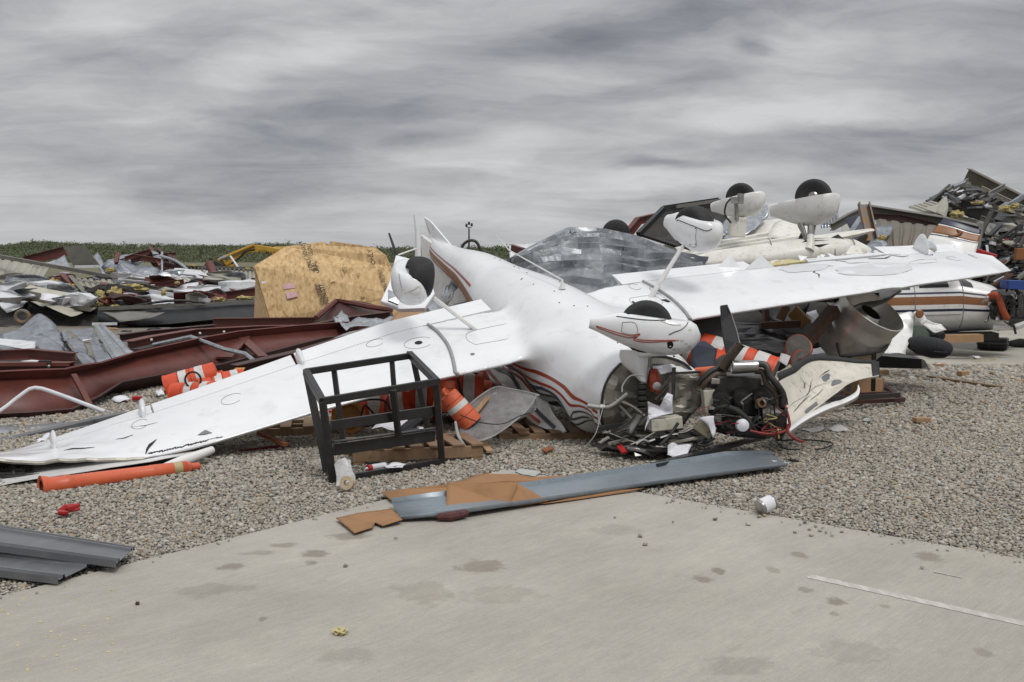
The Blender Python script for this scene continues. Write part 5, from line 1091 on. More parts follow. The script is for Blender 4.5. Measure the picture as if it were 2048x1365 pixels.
pallet((620, 870, gr(620, 868).y + .35), .95, .6, R(10), 'pale pallet flat on the gravel under the left wing', woodl, 0, 5)
def plank(p, q, w_, h_, lab, mat=woodl, cat='plank', nm='plank'): s = MB(); s.bar(p, q, w_, h_); return one(s, nm, mat, lab, cat, bevel=.002)
plank(gr(962, 880, .02), gr(980, 904, .03), .06, .02, 'short plank end on the gravel below the clear plastic sheet')
plank((934, 846, 9.6), (976, 795, 9.9), .05, .012, 'thin pale splinter of wood leaning behind the clear plastic sheet')
plank(gr(1858, 753, .02), gr(2002, 774, .02), .09, .02, 'long narrow board lying on the gravel at right', M('weathered_board', (.25, .17, .09), (.16, .11, .06), 5, .8, stretch=(7, 1, 1)))
plank(gr(518, 866, .12), gr(572, 890, .05), .05, .03, 'rusty orange bar under the left wing', M('rust_orange', (.30, .10, .035), (.2, .07, .03), 8, .7), 'bar', 'steel_bar')
s = MB(); s.tube([(418, 914, 9.0), (575, 893, 9.4)], .022, 4); one(s, 'red_angle', M('dark_red_paint', (.16, .012, .018), (.10, .01, .014), 6, .45), 'thin dark red bar running under the left wing', 'bar')
s = MB(); s.tube([(572, 892, 9.4), (578, 900, 9.38)], .03, 8); build(s, 'end_cap', M('dark_red_paint', (0, 0, 0)), bpy.data.objects['red_angle'])
s = MB(); s.lathe((700, 834, 10.2), (0, -1, .1), [(0, .15), (.1, .16), (.1, .12), (.02, .1), (.02, 0)], 24, cap=False); one(s, 'yellow_light', M('amber_plastic', (.55, .25, .02), (.45, .18, .02), 6, .4), 'amber round warning lamp on the ground behind the black stand', 'warning lamp', smooth=40)
# clear curved windscreen on the gravel
s = MB(); rows = []
top = [at(*p) for p in ((918, 832, 9.75), (950, 800, 9.9), (990, 775, 10.05), (1020, 778, 10.0), (1075, 790, 9.8), (1070, 792, 9.75))]; bot = [at(*p) for p in ((926, 880, 9.2), (945, 884, 9.15), (975, 878, 9.15), (1010, 858, 9.3), (1055, 820, 9.55), (1072, 794, 9.74))]
top, bot = catmull(top, 5), catmull(bot, 5)
for a, b_ in zip(top, bot): rows.append([a.lerp(b_, t) + Vector((0, .04, -.10)) * math.sin(math.pi * t) for t in np.linspace(0, 1, 9)])
s.loft(rows, close=False, cap=False); ws = one(s, 'windscreen', plexi, 'curved clear scratched windscreen lying in front of the cabin under the wing', 'windscreen', smooth=True, solid=.005)
s = MB(); s.tube(top, .008, 6); s.tube(bot, .006, 6); build(s, 'edge', rubline, ws, smooth=True)
s = MB(); s.tube([(911, 845, 9.4), (918, 875, 9.1), (941, 907, 8.95)], [.012, .014, .008], 8, smooth=5); one(s, 'rubber_seal', rubline, 'bent grey strip standing on the gravel left of the windscreen', 'strip', smooth=True)
s = MB(); s.tube([(920, 830, 9.35), (960, 845, 9.2), (1005, 848, 9.2), (1040, 832, 9.3), (1060, 826, 9.4)], .005, 5, smooth=5); one(s, 'cable', rubber, 'black cable hanging across the clear windscreen', 'cable', smooth=True)
s = MB(); s.tube([(714, 805, 10.0), (735, 800, 9.9), (768, 802, 9.8), (782, 822, 9.7)], .01, 6, smooth=6); s.tube([(722, 832, 9.9), (730, 812, 9.9), (748, 828, 9.9)], .01, 6, smooth=6); one(s, 'cable', rubber, 'black loop of cable in front of the drums behind the black stand', 'cable', smooth=True)
s = MB(); s.tube([(926, 798, 10.2), (918, 770, 10.2), (916, 752, 10.3), (935, 744, 10.4), (955, 748, 10.5)], [.02, .012, .008, .008, .008], 7, smooth=5); one(s, 'cable', rubber, 'black cable with plug hanging in front of the drum next to the cabin', 'cable', smooth=True)
one(crumpled([(742, 850, 9.5), (790, 838, 9.6), (830, 838, 9.6), (850, 850, 9.5), (800, 858, 9.4)], .05, 4, 5), 'paper', paper, 'crumpled white sheet on the pallet behind the black stand', 'paper', solid=.002)
s = MB(); s.tube([(800, 868, 9.35), (822, 850, 9.45), (840, 838, 9.55)], [.05, .05, .03], 8); s.ell((826, 868, 9.3), (.1, .07, .05)); one(s, 'black_bundle', fabric, 'black fabric bundle on the pallet behind the black stand', 'bundle', smooth=True)
for i, (px, py, w_, h_, d_, a, lab, m_) in enumerate(((1843, 836, .15, .045, .09, 8, 'light brown wooden block alone on the gravel, nearest to the camera', tan), (1926, 744, .13, .07, .1, 20, 'small cardboard box on the gravel at the edge of the far slab', tan), (1877, 728, .14, .06, .12, -10, 'small box with white label at the corner of the far slab', tan), (1767, 742, .12, .08, .1, 10, 'pale wooden block in front of the long black beam', woodl))):
    s = MB(); Rm = rotz(R(a)); p = gr(px, py + 4, h_ / 2); s.box(p, (w_, d_, h_), Rm); o = one(s, 'wooden_block' if i in (0, 3) else 'cardboard_box', m_, lab, 'block' if i in (0, 3) else 'box', bevel=.004)
    if i == 2: s = MB(); s.box(p + Vector((0, 0, h_ / 2 + .002)), (.06, .06, .002), Rm); build(s, 'label', paper, o)
# ================================================================ hills, wood, excavator, light mast
def hills():
    s = MB(); rows = []; prof = [(-400, 500), (0, 493), (60, 487), (130, 484), (190, 488), (250, 492), (330, 491), (420, 494), (540, 491), (620, 492), (760, 497), (880, 500), (960, 497), (1060, 495), (1130, 491), (1230, 492), (1400, 497), (1600, 504), (2048, 510), (2500, 512)]
    px = np.linspace(-400, 2500, 90); py = np.interp(px, [p[0] for p in prof], [p[1] for p in prof])
    for f, D in ((0, 620), (.25, 780), (.6, 950), (.92, 1150), (1, 1350), (.7, 1700)):
        rows.append([Vector(((x - 1024) / FPX * D, D, max(-2, (EYE + (HOR + 3 - y) / FPX * 1350) * f - (9 if f > .8 else 3) + 5 * noise.noise(Vector((x * .01, D * .004, 0))) * f))) for x, y in zip(px, py)])
    s.loft(rows, close=False, cap=False); return rows, s
hrows, hs = hills(); struct(hs, 'hills', M('hill_ground', (.045, .055, .025), (.08, .075, .045), .02, .95), smooth=True)
leafm = M('spring_foliage', (.085, .105, .055), (.15, .165, .09), .018, .95, lo=.35, hi=.7, c3=(.13, .115, .09))  # leaf tones lightened to hold distance haze in the colour
rng = np.random.default_rng(4); V_, F_ = [], []; nv = 0
for i in range(len(hrows) - 1):
    for j in range(len(hrows[0]) - 1):
        a, b_, c_, d_ = hrows[i][j], hrows[i][j + 1], hrows[i + 1][j + 1], hrows[i + 1][j]
        for k in range((26, 30, 38, 40, 8)[i]):
            u, v = rng.random(2); p = a.lerp(b_, u).lerp(d_.lerp(c_, u), v); R_ = rng.uniform(2.2, 4.2) * (1.3 if rng.random() < .05 else 1); m = 52
            dd = rng.standard_normal((m, 3)); dd /= np.linalg.norm(dd, axis=1)[:, None]; dd *= rng.uniform(.45, 1.0, (m, 1)) * R_ * np.array([1, 1, .85]); ctr = np.array(p) + np.array([0, 0, R_ * .9]) + dd
            e1_ = rng.standard_normal((m, 3)); e1_ /= np.linalg.norm(e1_, axis=1)[:, None]; e2_ = np.cross(e1_, rng.standard_normal((m, 3))); e2_ /= np.linalg.norm(e2_, axis=1)[:, None]
            h_ = R_ * rng.uniform(.07, .18, (m, 1))
            V_.append(np.stack([ctr + e1_ * h_, ctr - e1_ * h_ * .5 + e2_ * h_, ctr - e1_ * h_ * .5 - e2_ * h_], 1).reshape(-1, 3)); nv += m * 3
V_ = np.concatenate(V_); me = bpy.data.meshes.new('woodland'); me.vertices.add(len(V_)); me.vertices.foreach_set('co', V_.reshape(-1).astype(np.float32)); nf = len(V_) // 3
me.loops.add(nf * 3); me.loops.foreach_set('vertex_index', np.arange(nf * 3, dtype=np.int32)); me.polygons.add(nf); me.polygons.foreach_set('loop_start', np.arange(0, nf * 3, 3, dtype=np.int32)); me.materials.append(leafm); me.update(calc_edges=True)
o = bpy.data.objects.new('woodland', me); C.objects.link(o); o['kind'] = 'stuff'; o['label'] = 'far wooded hills in spring leaf along the horizon'
def tree(base, h, cr, n_, lab, mat, seed):
    r_ = random.Random(seed); base = V3(base); t = thing('tree', base, lab, 'tree', 'single trees before the wooded hills'); s = MB(); tips = []
    def grow(p, d, L_, rad, k):
        q = p + d * L_; s.tube([p, (p + q) / 2 + Vector((r_.uniform(-.05, .05), 0, 0)) * L_, q], [rad, rad * .8, rad * .6], 6); 
        if k == 0: tips.append(q); return
        for _ in range(3): grow(q, (d + Vector((r_.uniform(-.7, .7), r_.uniform(-.7, .7), r_.uniform(-.1, .5)))).normalized(), L_ * r_.uniform(.6, .8), rad * .6, k - 1)
    grow(base, Vector((0, 0, 1)), h * .3, h * .025, 3); build(s, 'trunk', M('bark', (.07, .055, .04)), t)
    s = MB()
    for tp in tips:
        for _ in range(n_):
            c_ = tp + Vector((r_.gauss(0, 1), r_.gauss(0, 1), r_.gauss(0, .8))) * cr; a = Vector((r_.gauss(0, 1), r_.gauss(0, 1), r_.gauss(0, 1))).normalized(); b_ = a.orthogonal().normalized(); w_ = h * r_.uniform(.012, .03)
            s.add([c_ + a * w_, c_ + b_ * w_, c_ - a * w_, c_ - b_ * w_], [(0, 1, 2, 3)])
    build(s, 'crown', mat, t)
greent = M('fresh_green_leaf', (.10, .15, .04), (.16, .19, .07), .8, .8)
tree((1192, 519, 300), 7.0, .55, 34, 'pale green budding tree standing above the crumpled roof sheet', greent, 3)
tree((1062, 520, 330), 5.2, .5, 26, 'small green tree left of the crumpled roof sheet', greent, 8)
tree((270, 514, 340), 5.0, .3, 6, 'thin bare tree on the skyline above the left rubble', leafm, 5)
# light mast
ml = thing('light_mast', at(938, 524, 118), 'tall thin floodlight mast with three lamps on the skyline right of the tail', 'light mast')
s = MB(); s.tube([at(938, 524, 118), at(938, 455, 118)], [.12, .07], 8); build(s, 'pole', steeld, ml)
s = MB(); s.bar(at(932, 455, 118), at(944, 455, 118), .06, .06); build(s, 'cross_arm', steeld, ml)
for dx, dy in ((-5, -2), (0, -6), (5.5, -3)): s = MB(); s.box(at(938 + dx, 453 + dy, 117.9), (.22, .25, .26), Matrix.Rotation(.5, 3, 'X')); build(s, 'floodlight', steeld, ml)
s = MB(); s.tube([at(12 + 390, 518, 90), at(402, 500, 90)], .05, 5); one(s, 'utility_pole', steeld, 'thin grey pole on the skyline left of the excavator arm', 'pole')
s = MB(); s.tube([(922, 500, 26), (928, 488, 26), (940, 481.5, 26), (952, 484, 26), (960, 498, 26), (968, 522, 26)], .035, 8, smooth=6); one(s, 'hoop', steeld, 'thin dark bent hoop of rod rising behind the tail, below the light mast', 'bent rod', smooth=True)
# excavator
ex = thing('excavator', at(560, 540, 62), 'yellow excavator with raised arm working behind the wooden crate', 'excavator')
s = MB(); q = [at(*p) for p in ((448, 526, 61), (478, 508, 61), (504, 491, 61), (516, 490.5, 61), (540, 494, 61), (565, 500, 61), (565, 511, 61), (540, 508.5, 61), (515, 505, 61), (495, 506, 61), (470, 523, 61), (455, 532, 61))]; s.poly(q, .5); bo = build(s, 'boom', exy, ex, bevel=.03)
s = MB(); s.tube([(441, 519, 60.7), (470, 506, 60.7), (508, 490.5, 60.7)], .09, 8); build(s, 'hydraulic_cylinder', exy, ex); s = MB(); s.tube([(441, 519, 60.7), (455, 513, 60.7)], .12, 8); build(s, 'piston', chrome, ex)
s = MB(); q = [at(*p) for p in ((436, 517, 61), (446, 521, 61), (470, 530, 61), (462, 545, 61), (440, 538, 61))]; s.poly(q, .35); build(s, 'stick', exy, ex, bevel=.02)
s = MB(); q = [at(*p) for p in ((418, 524, 61), (440, 522, 61), (452, 530, 61), (450, 545, 61), (425, 548, 61), (410, 538, 61))]; s.poly(q, 1.2); build(s, 'bucket', steeld, ex, bevel=.05)
s = MB(); s.tube([(463, 528, 60.5), (480, 515, 60.5), (492, 503, 60.4), (510, 500, 60.4)], .06, 6, smooth=5); build(s, 'hydraulic_hose', rubber, ex)
s = MB(); s.box(at(640, 520, 64) + Vector((0, 0, -.2)), (5, 2.6, 1.9)); build(s, 'body', exy, ex, bevel=.15)
s = MB(); s.box(at(640, 560, 64), (5.2, 3, .9)); build(s, 'crawler_track', rubber, ex, bevel=.3)
p = at(516.5, 507, 60.7); text('KOMATSU', .27, p + Vector((.0, -.02, 0)), (1, 0, -.11), (.11, 0, 1), ink, 'lettering', ex, .003)
s = MB(); s.tube([(461, 513, 58), (477, 536, 57)], .05, 6); one(s, 'white_rod', wsheet, 'short white rod leaning in front of the excavator arm', 'rod')

# ================================================================ rubble at the left
def pan(q, mat, lab, corr=0, amp=.02, crumple=0, curl=0, nm='wall_cladding', cat='metal cladding', th=.004, nv=6, fr=1.3, nu=12, grp=None):
    return one(sheet(q, nu, nv, corr, amp, crumple, fr, curl), nm, mat, lab, cat, grp, solid=th, smooth=25)
def cr(pts, mat, lab, amp=.08, cuts=4, fr=1.2, nm='metal_sheet', cat='metal sheet', th=.004, ridged=True, smooth=18): return one(crumpled(pts, amp, cuts, fr, ridged), nm, mat, lab, cat, solid=th, smooth=smooth)
def beam(pts, dep, fl, lab, mat=red, nm='steel_beam', up=(0, 0, 1), kind='i', cat='steel beam', parts=(), tw=.012, side=1):
    s = MB(); (ibeam(s, pts, dep, fl, max(.012, dep * .03), tw, up) if kind == 'i' else cee(s, pts, dep, fl, .008, up, side)); return one(s, nm, mat, lab, cat)
pan([(-90, 503, 31), (99, 533, 30.5), (46, 590, 29), (-90, 572, 29)], beige, 'wide beige ribbed wall panel at the far left edge of the rubble', 10, .04)
pan([(64, 530, 29.6), (99, 535, 29.4), (74, 574, 28.6), (42, 586, 28.6)], beige, 'narrow beige wall panel end overlapping the wide left panel', 3, .04)
pan([(150, 556, 29.6), (298, 562, 29.4), (288, 580, 28.6), (165, 586, 28.4)], beige, 'low beige ribbed panel behind the glass wool in the left rubble', 12, .04)
pan([(127, 494, 30.6), (168, 491, 30.6), (200, 532, 30), (150, 537, 30)], beige, 'upright beige ribbed panel sticking up above the left rubble', 0, .03, nv=40, crumple=.02)
s = MB()
for k in range(13): t = (k + .5) / 13; a = Vector(at(127, 494, 30.5)).lerp(at(150, 537, 29.9), t); b_ = Vector(at(168, 491, 30.5)).lerp(at(200, 532, 29.9), t); s.bar(a, b_, .04, .05)
one(s, 'panel_ribs', taupe, 'row of dull ribs across the upright beige panel', 'ribs')
pan([(374, 534, 31), (411, 534.5, 31), (411, 574, 30), (379, 566, 30)], beige, 'beige wall panel left of the white door in the left rubble', 5, .04)
pan([(434, 535, 31), (512, 537, 31), (512, 584, 30), (440, 574, 30)], beige, 'beige wall panel right of the white door, beside the crate', 9, .04)
pan([(409, 541, 30.9), (428, 541, 30.9), (432, 573, 30), (411, 572, 30)], wsheet, 'white door standing between beige wall panels', 0)
s = MB(); s.bar((370, 533.5, 30.9), (512, 536.5, 30.9), .10, .06); one(s, 'eave_trim', taupe, 'long taupe trim along the top of the beige wall', 'trim')
s = MB(); s.tube([(419, 528, 30.2), (436, 574, 29.5)], .11, 12); one(s, 'steel_post', red, 'short dark red post leaning by the white door', 'post', smooth=True)
s = MB(); s.bar((-90, 497, 30.4), (213, 552, 29), .14, .09); s.bar((213, 552, 29), (297, 561, 28.8), .14, .07); one(s, 'eave_gutter', taupe, 'long taupe gutter running down across the left rubble', 'gutter')
s = MB(); s.bar((150, 534, 29.8), (198, 533, 29.8), .06, .07); one(s, 'white_trim', wsheet, 'short white trim under the upright beige panel', 'trim')
beam([(49, 523, 31.5), (133, 502, 31.5)], .26, .16, 'dark red beam rising behind the upright beige panel', red)
cr([(80, 527, 31), (105, 517, 31.2), (128, 509, 31.2), (148, 537, 30.6), (110, 536, 30.4)], galv, 'silver ribbed sheets under the dark red rising beam', .1)
cr([(186, 512, 30.6), (195, 501, 30.8), (205, 522, 30.5), (213, 548, 30), (203, 545, 30)], galvd, 'thin blade of zinc sheet standing up in the left rubble', .05, 3)
cr([(204, 522, 30.2), (228, 505, 30.6), (262, 502, 31), (290, 501, 31), (284, 520, 30.6), (262, 556, 29.6), (238, 552, 29.6), (226, 532, 30)], galvd, 'large buckled zinc sheet on top of the left rubble heap', .22, 5)
cr([(238, 520, 30.0), (330, 529, 29.8), (338, 546, 29.3), (282, 553, 29.1), (262, 546, 29.3)], galvd, 'grey zinc sheet draped below the dark red tangle', .14, 5)
cr([(240, 520, 29.7), (256, 535, 29.4), (282, 556, 28.9), (272, 559, 28.8), (250, 540, 29.2)], galv, 'bright strip of zinc across the buckled sheets', .06, 3)
cr([(228, 508, 30.9), (262, 505, 31), (290, 499, 31), (292, 507, 30.9), (262, 512, 30.8), (236, 514, 30.7)], galvd, 'ragged zinc edge at the back of the left heap', .10, 4)
for i, (a, b_, d_) in enumerate((((250, 518, 30.6), (300, 503, 30.7), .12), ((262, 523, 30.4), (320, 508, 30.6), .12), ((300, 498, 30.8), (322, 540, 30), .14), ((315, 500, 30.8), (345, 530, 30), .12), ((318, 534, 29.9), (372, 556, 29.4), .12), ((340, 512, 30.2), (344, 548, 29.6), .10), ((270, 514, 30.5), (330, 524, 30.2), .14), ((328, 527, 29.9), (368, 541, 29.5), .12), ((232, 527, 30.1), (236, 507, 30.4), .09), ((346, 516, 30), (372, 548, 29.3), .12), ((305, 512, 30.4), (352, 508, 30.4), .08))):
    beam([a, b_], d_, .1, ('short dark red strut in the tangle, ' + ('leftmost at its back', 'second from its back', 'upright near the peak', 'sloping down right of the peak', 'lowest sloping to the beige wall', 'upright at its right end', 'flat across its middle', 'sloping under the thin pipe', 'standing alone on the buckled sheet', 'rightmost sloping one', 'nearly level at its top')[i]), redd if i % 2 else red, 'steel_strut')
cr([(292, 500, 31), (312, 498, 31.1), (340, 520, 30.6), (350, 545, 30), (320, 536, 30.3), (300, 520, 30.7)], dark, 'dark cladding with shade in its colour under the red tangle', .2, 4)  # near-black colour includes the shade below the struts
cr([(303, 500, 30.5), (316, 502, 30.4), (325, 522, 30.1), (316, 528, 30), (308, 514, 30.3)], galv, 'crumpled bright metal at the peak of the left heap', .12, 4)
s = MB(); s.tube([(320, 512, 29.8), (350, 522, 29.6), (372, 538, 29.4), (378, 552, 29.2)], .04, 8, smooth=5); one(s, 'pipe', galv, 'thin grey pipe sloping down right of the left heap', 'pipe', smooth=True)
s = MB(); s.tube([(324, 505, 30), (324.5, 548, 29.4)], .03, 6); one(s, 'rod', galv, 'thin upright rod in the left heap', 'rod')
for i, (q, lab) in enumerate((([(270, 558, 28.9), (306, 548, 29.2), (316, 550, 29.2), (286, 562, 28.7)], 'left of three pale fanned panels in the left rubble'), ([(300, 562, 28.7), (340, 545, 29.2), (362, 542, 29.3), (330, 565, 28.6)], 'middle of three pale fanned panels in the left rubble'), ([(336, 566, 28.5), (364, 546, 29.1), (384, 560, 28.8), (352, 572, 28.4)], 'right of three pale fanned panels in the left rubble'))): pan(q, M('pale_panel', (.46, .45, .40), (.40, .39, .35), 2, .5), lab, 4, .03)
beam([(288, 571, 28.4), (330, 570, 28.3), (368, 564, 28.3)], .14, .12, 'dark red beam lying over the white sheets in the left rubble')
for pts, lab, m_ in (([(337, 575, 28.2), (360, 566, 28.4), (395, 560, 28.6), (412, 590, 27.7), (378, 596, 27.5), (345, 588, 27.8)], 'large white sheet heaped in the middle of the left rubble', wsheet), ([(395, 562, 28.5), (418, 572, 28.2), (440, 596, 27.4), (410, 596, 27.4)], 'white sheet slumping right in the left rubble', wsheet),
    ([(412, 572, 28.3), (450, 575, 28.2), (466, 585, 27.8), (420, 590, 27.6)], 'ribbed zinc sheet between white sheets and beige wall', galv), ([(272, 591, 27.5), (310, 586, 27.6), (350, 592, 27.3), (352, 606, 27), (290, 606, 27)], 'flat white sheet in front of the glass wool roll', wsheet),
    ([(352, 586, 27.5), (400, 590, 27.3), (436, 604, 26.9), (350, 602, 27.0)], 'long white sheet lying on the black fascia', wsheet), ([(48, 584, 28), (100, 575, 28.3), (140, 603, 27.4), (120, 611, 27.1), (70, 596, 27.6)], 'white sheet inside the long pale trough', wsheet),
    ([(-10, 596, 28), (36, 584, 28.4), (58, 600, 27.8), (46, 612, 27.3), (12, 622, 27)], 'crumpled white sheet at the left edge', wsheet), ([(20, 582, 28.6), (60, 578, 28.8), (50, 592, 28.2), (8, 600, 28)], 'torn silver sheet behind the crumpled white sheet at left', galv),
    ([(208, 580, 28), (226, 568, 28.2), (240, 576, 28), (226, 596, 27.5)], 'small white board behind the glass wool roll', wsheet), ([(228, 606, 26.8), (256, 602, 26.9), (262, 612, 26.6), (240, 615, 26.5)], 'white torn lining under the glass wool roll', paper),
    ([(300, 604, 26.6), (322, 602, 26.6), (320, 612, 26.4), (300, 612, 26.4)], 'white rag hanging on the long black fascia', paper)): cr(pts, m_, lab, .1, 4)
for i, (c_, rad, lab) in enumerate((((262, 577, 27.6), (.62, .25, .17), 'long roll of yellow glass wool on the left rubble'), ((230, 588, 27.2), (.3, .2, .25), 'yellow glass wool hanging from the left end of the roll'), ((200, 592, 27.2), (.18, .15, .22), 'yellow glass wool clump left of the roll'), ((205, 605, 26.8), (.2, .15, .18), 'yellow glass wool clump below and left of the roll'),
    ((110, 570, 28), (.2, .15, .24), 'yellow glass wool clump between beam ends at left'), ((138, 580, 27.8), (.26, .2, .22), 'yellow glass wool clump under the diagonal red beams'), ((155, 573, 27.9), (.2, .14, .14), 'small yellow clump on the diagonal red beams'), ((60, 574, 28.5), (.18, .14, .15), 'small yellow clump at the left wall panel'),
    ((232, 614, 26.6), (.25, .12, .08), 'flat yellow wool strip on the fascia below the roll'), ((440, 599, 26.8), (.22, .12, .09), 'yellow wool on the fascia, left of two lumps by the crate'), ((490, 597, 26.8), (.34, .14, .10), 'yellow wool on the fascia, right of two lumps by the crate'), ((498, 574, 28.2), (.2, .14, .2), 'yellow wool lump against the beige wall by the crate'),
    ((475, 578, 28.2), (.14, .1, .1), 'small yellow wool lump left of the crate'), ((328, 586, 27.2), (.12, .1, .12), 'small yellow wool lump on the white sheets'), ((355, 566, 28), (.1, .08, .06), 'tiny yellow wool lump near the red beam'), ((222, 541, 29.9), (.2, .1, .12), 'yellow wool inside the buckled zinc heap'), ((386, 532, 30.8), (.2, .08, .05), 'tiny yellow wool lump on top of the beige wall'), ((495, 538, 30.5), (.12, .08, .06), 'tiny yellow wool lump on the wall beside the crate'))):
    one(blob(c_, tuple(k_ * .58 for k_ in rad), .55, 1.9, 34, 22), 'glass_wool', yel, lab, 'insulation', 'clumps of yellow glass wool', smooth=60)
beam([(122, 553, 28.6), (186, 616, 26.9)], .18, .14, 'left of two parallel diagonal red beams in the left rubble'); beam([(140, 556, 28.4), (178, 600, 27)], .14, .12, 'right of two parallel diagonal beams in the left rubble', taupe)
beam([(206, 574, 28.1), (232, 614, 26.7)], .24, .16, 'thick red beam end pointing down beside the glass wool'); beam([(243, 590, 27.3), (300, 606, 26.6)], .2, .14, 'red beam half under the flat white sheet')
beam([(416, 596, 27.4), (470, 590, 27.4), (512, 584, 27.4)], .2, .14, 'red beam rising to the crate above the black fascia'); beam([(398, 567, 28.2), (428, 592, 27.5)], .1, .08, 'thin red strut over the white sheets')
beam([(455, 577, 28.3), (470, 586, 27.9)], .12, .1, 'short red stub in front of the beige wall')
s = MB()                                      # long pale trough
q0, q1 = [at(*p) for p in ((50, 584, 27.6), (176, 611, 26.6))]; cee(s, [(48, 590, 27.4), (110, 603, 27), (178, 613, 26.6)], .3, .25, .01, (0, -.5, 1), -1); one(s, 'roof_trough', M('cream_trim', (.46, .44, .37), (.38, .36, .30), 3, .5), 'long cream trough lying across the front of the left rubble', 'trough')
s = MB(); s.bar((66, 570, 27.9), (180, 612, 26.5), .06, .05); one(s, 'rail', taupe, 'thin grey rail above the cream trough', 'rail')
cr([(60, 600, 27.2), (130, 607, 26.9), (165, 620, 26.5), (140, 628, 26.2), (90, 612, 26.8)], M('cream_trim', (0, 0, 0)), 'bent cream sheet hanging under the trough', .08)
s = MB(); s.tube([(268, 612, 26.4), (330, 603, 26.3), (375, 602, 26.3), (410, 606, 26.3)], .035, 6, smooth=5); one(s, 'pipe', steeld, 'thin dark bent pipe lying over the fascia', 'pipe', smooth=True)
s = MB(); s.bar((300, 583, 27.4), (420, 602, 26.7), .06, .09); one(s, 'rail', wsheet, 'white rail sloping across the white sheets', 'rail')
# long black fascia
s = MB(); rows = []
for px, yt, yb in ((198, 617, 640), (280, 614, 652), (340, 610, 648), (420, 606, 640), (470, 602, 640), (520, 600, 640), (640, 598, 640)):
    a, b_ = at(px, yt, 26.6), at(px, yb, 26.0); rows.append([a + Vector((0, .3, .02)), a, a.lerp(b_, .3) + Vector((0, -.12, 0)), a.lerp(b_, .7) + Vector((0, -.1, 0)), b_, b_ + Vector((0, .5, -.1))])
s.loft(rows, close=False, cap=False); fa = one(s, 'roof_fascia', blackm, 'long glossy black roof fascia lying along the foot of the left rubble', 'fascia', solid=.01, smooth=60)
s = MB(); s.bar((198, 618, 26.4), (350, 611, 26.3), .08, .09); s.bar((350, 611, 26.3), (640, 597, 26.4), .08, .05); build(s, 'edge_trim', taupe, fa)
cr([(205, 622, 26.2), (290, 620, 26), (330, 622, 25.9), (300, 634, 25.7), (240, 642, 25.6)], M('grey_membrane', (.17, .165, .15), (.12, .115, .105), 3, .5), 'torn grey membrane hanging from the black fascia', .05)
for pts, lab in (([(-60, 640, 27), (-20, 600, 28.3), (70, 596, 28), (180, 615, 27.2), (210, 640, 26.6), (110, 652, 26.2), (10, 652, 26.2)], 'mass of black debris and painted shade under the front of the left rubble'), ([(180, 610, 28), (520, 590, 28), (520, 652, 27), (180, 652, 27)], 'dark sheet standing in for shade behind the black fascia'), ([(30, 560, 29.5), (150, 545, 30.5), (400, 560, 30), (400, 610, 28.6), (60, 610, 28.6)], 'dark inner layer of debris behind the white sheets')): cr(pts, dark, lab, .2, 5, nm='dark_debris_shade', cat='debris')  # black debris; the near-black sheets also carry the heap's inner shade
s = MB(); s.tube([at(45, 634, 26.2) + Vector((math.cos(a) * .16, 0, math.sin(a) * .14)) for a in np.linspace(0, 6.3, 18)], .05, 8); one(s, 'rusty_ring', rust, 'rusty ring in the black debris at left', 'ring', smooth=True)
rb = random.Random(21)
sc = thing('scrap_scatter', gr(240, 648), 'scatter of broken scrap and splinters along the foot of the left rubble', 'scrap')
for i in range(90):
    px, py = rb.uniform(0, 510), rb.uniform(545, 614); m_ = rb.choice((wsheet, galvd, red, redd, taupe, beige, galv, dark, paper)); D = 29.4 - (py - 560) * .05; s = MB(); L_ = rb.uniform(8, 34); a = rb.gauss(.1, .6)
    s.bar((px, py, D), (px + L_ * math.cos(a), py + L_ * math.sin(a) * .5, D - .2), rb.uniform(.03, .14), rb.uniform(.02, .05)); build(s, 'splinter', m_, sc)
s = MB(); s.bar((185, 648.5, 25.6), (234, 648, 25.6), .06, .06); one(s, 'white_plank', wsheet, 'white plank on the ground below the black fascia', 'plank')
for i in range(30):
    px = rb.uniform(190, 430); py = rb.uniform(644, 668); s = MB(); s.ell(gr(px, py, .02), (rb.uniform(.05, .25), rb.uniform(.04, .1), rb.uniform(.01, .05)), rotz(rb.random() * 3), 8, 6, .4); build(s, 'crumb', rb.choice((yel, taupe, dark, woodl, dark)), sc)

for i in range(46):
    px, py = rb.uniform(5, 500), rb.uniform(556, 604); D = 29.2 - (py - 552) * .05; w_, h_ = rb.uniform(18, 52), rb.uniform(5, 15); t_ = rb.uniform(-.5, .5)
    q = [(px + w_ * u * math.cos(t_) - h_ * v * math.sin(t_), min(612, py + w_ * u * math.sin(t_) * .5 + h_ * v * math.cos(t_)), D + rb.uniform(-.2, .2)) for u, v in ((-1, -1), (.2, -1.3), (1, -.7), (.9, .8), (-.2, 1.1), (-1, .6))]
    build(crumpled(q, .08, 3, 2), 'bent_sheet', rb.choices((wsheet, galvd, galv, red, beige, taupe, paper, redd, dark), (7, 5, 5, 3, 4, 2, 2, 2, 2))[0], sc, solid=.005, smooth=18)
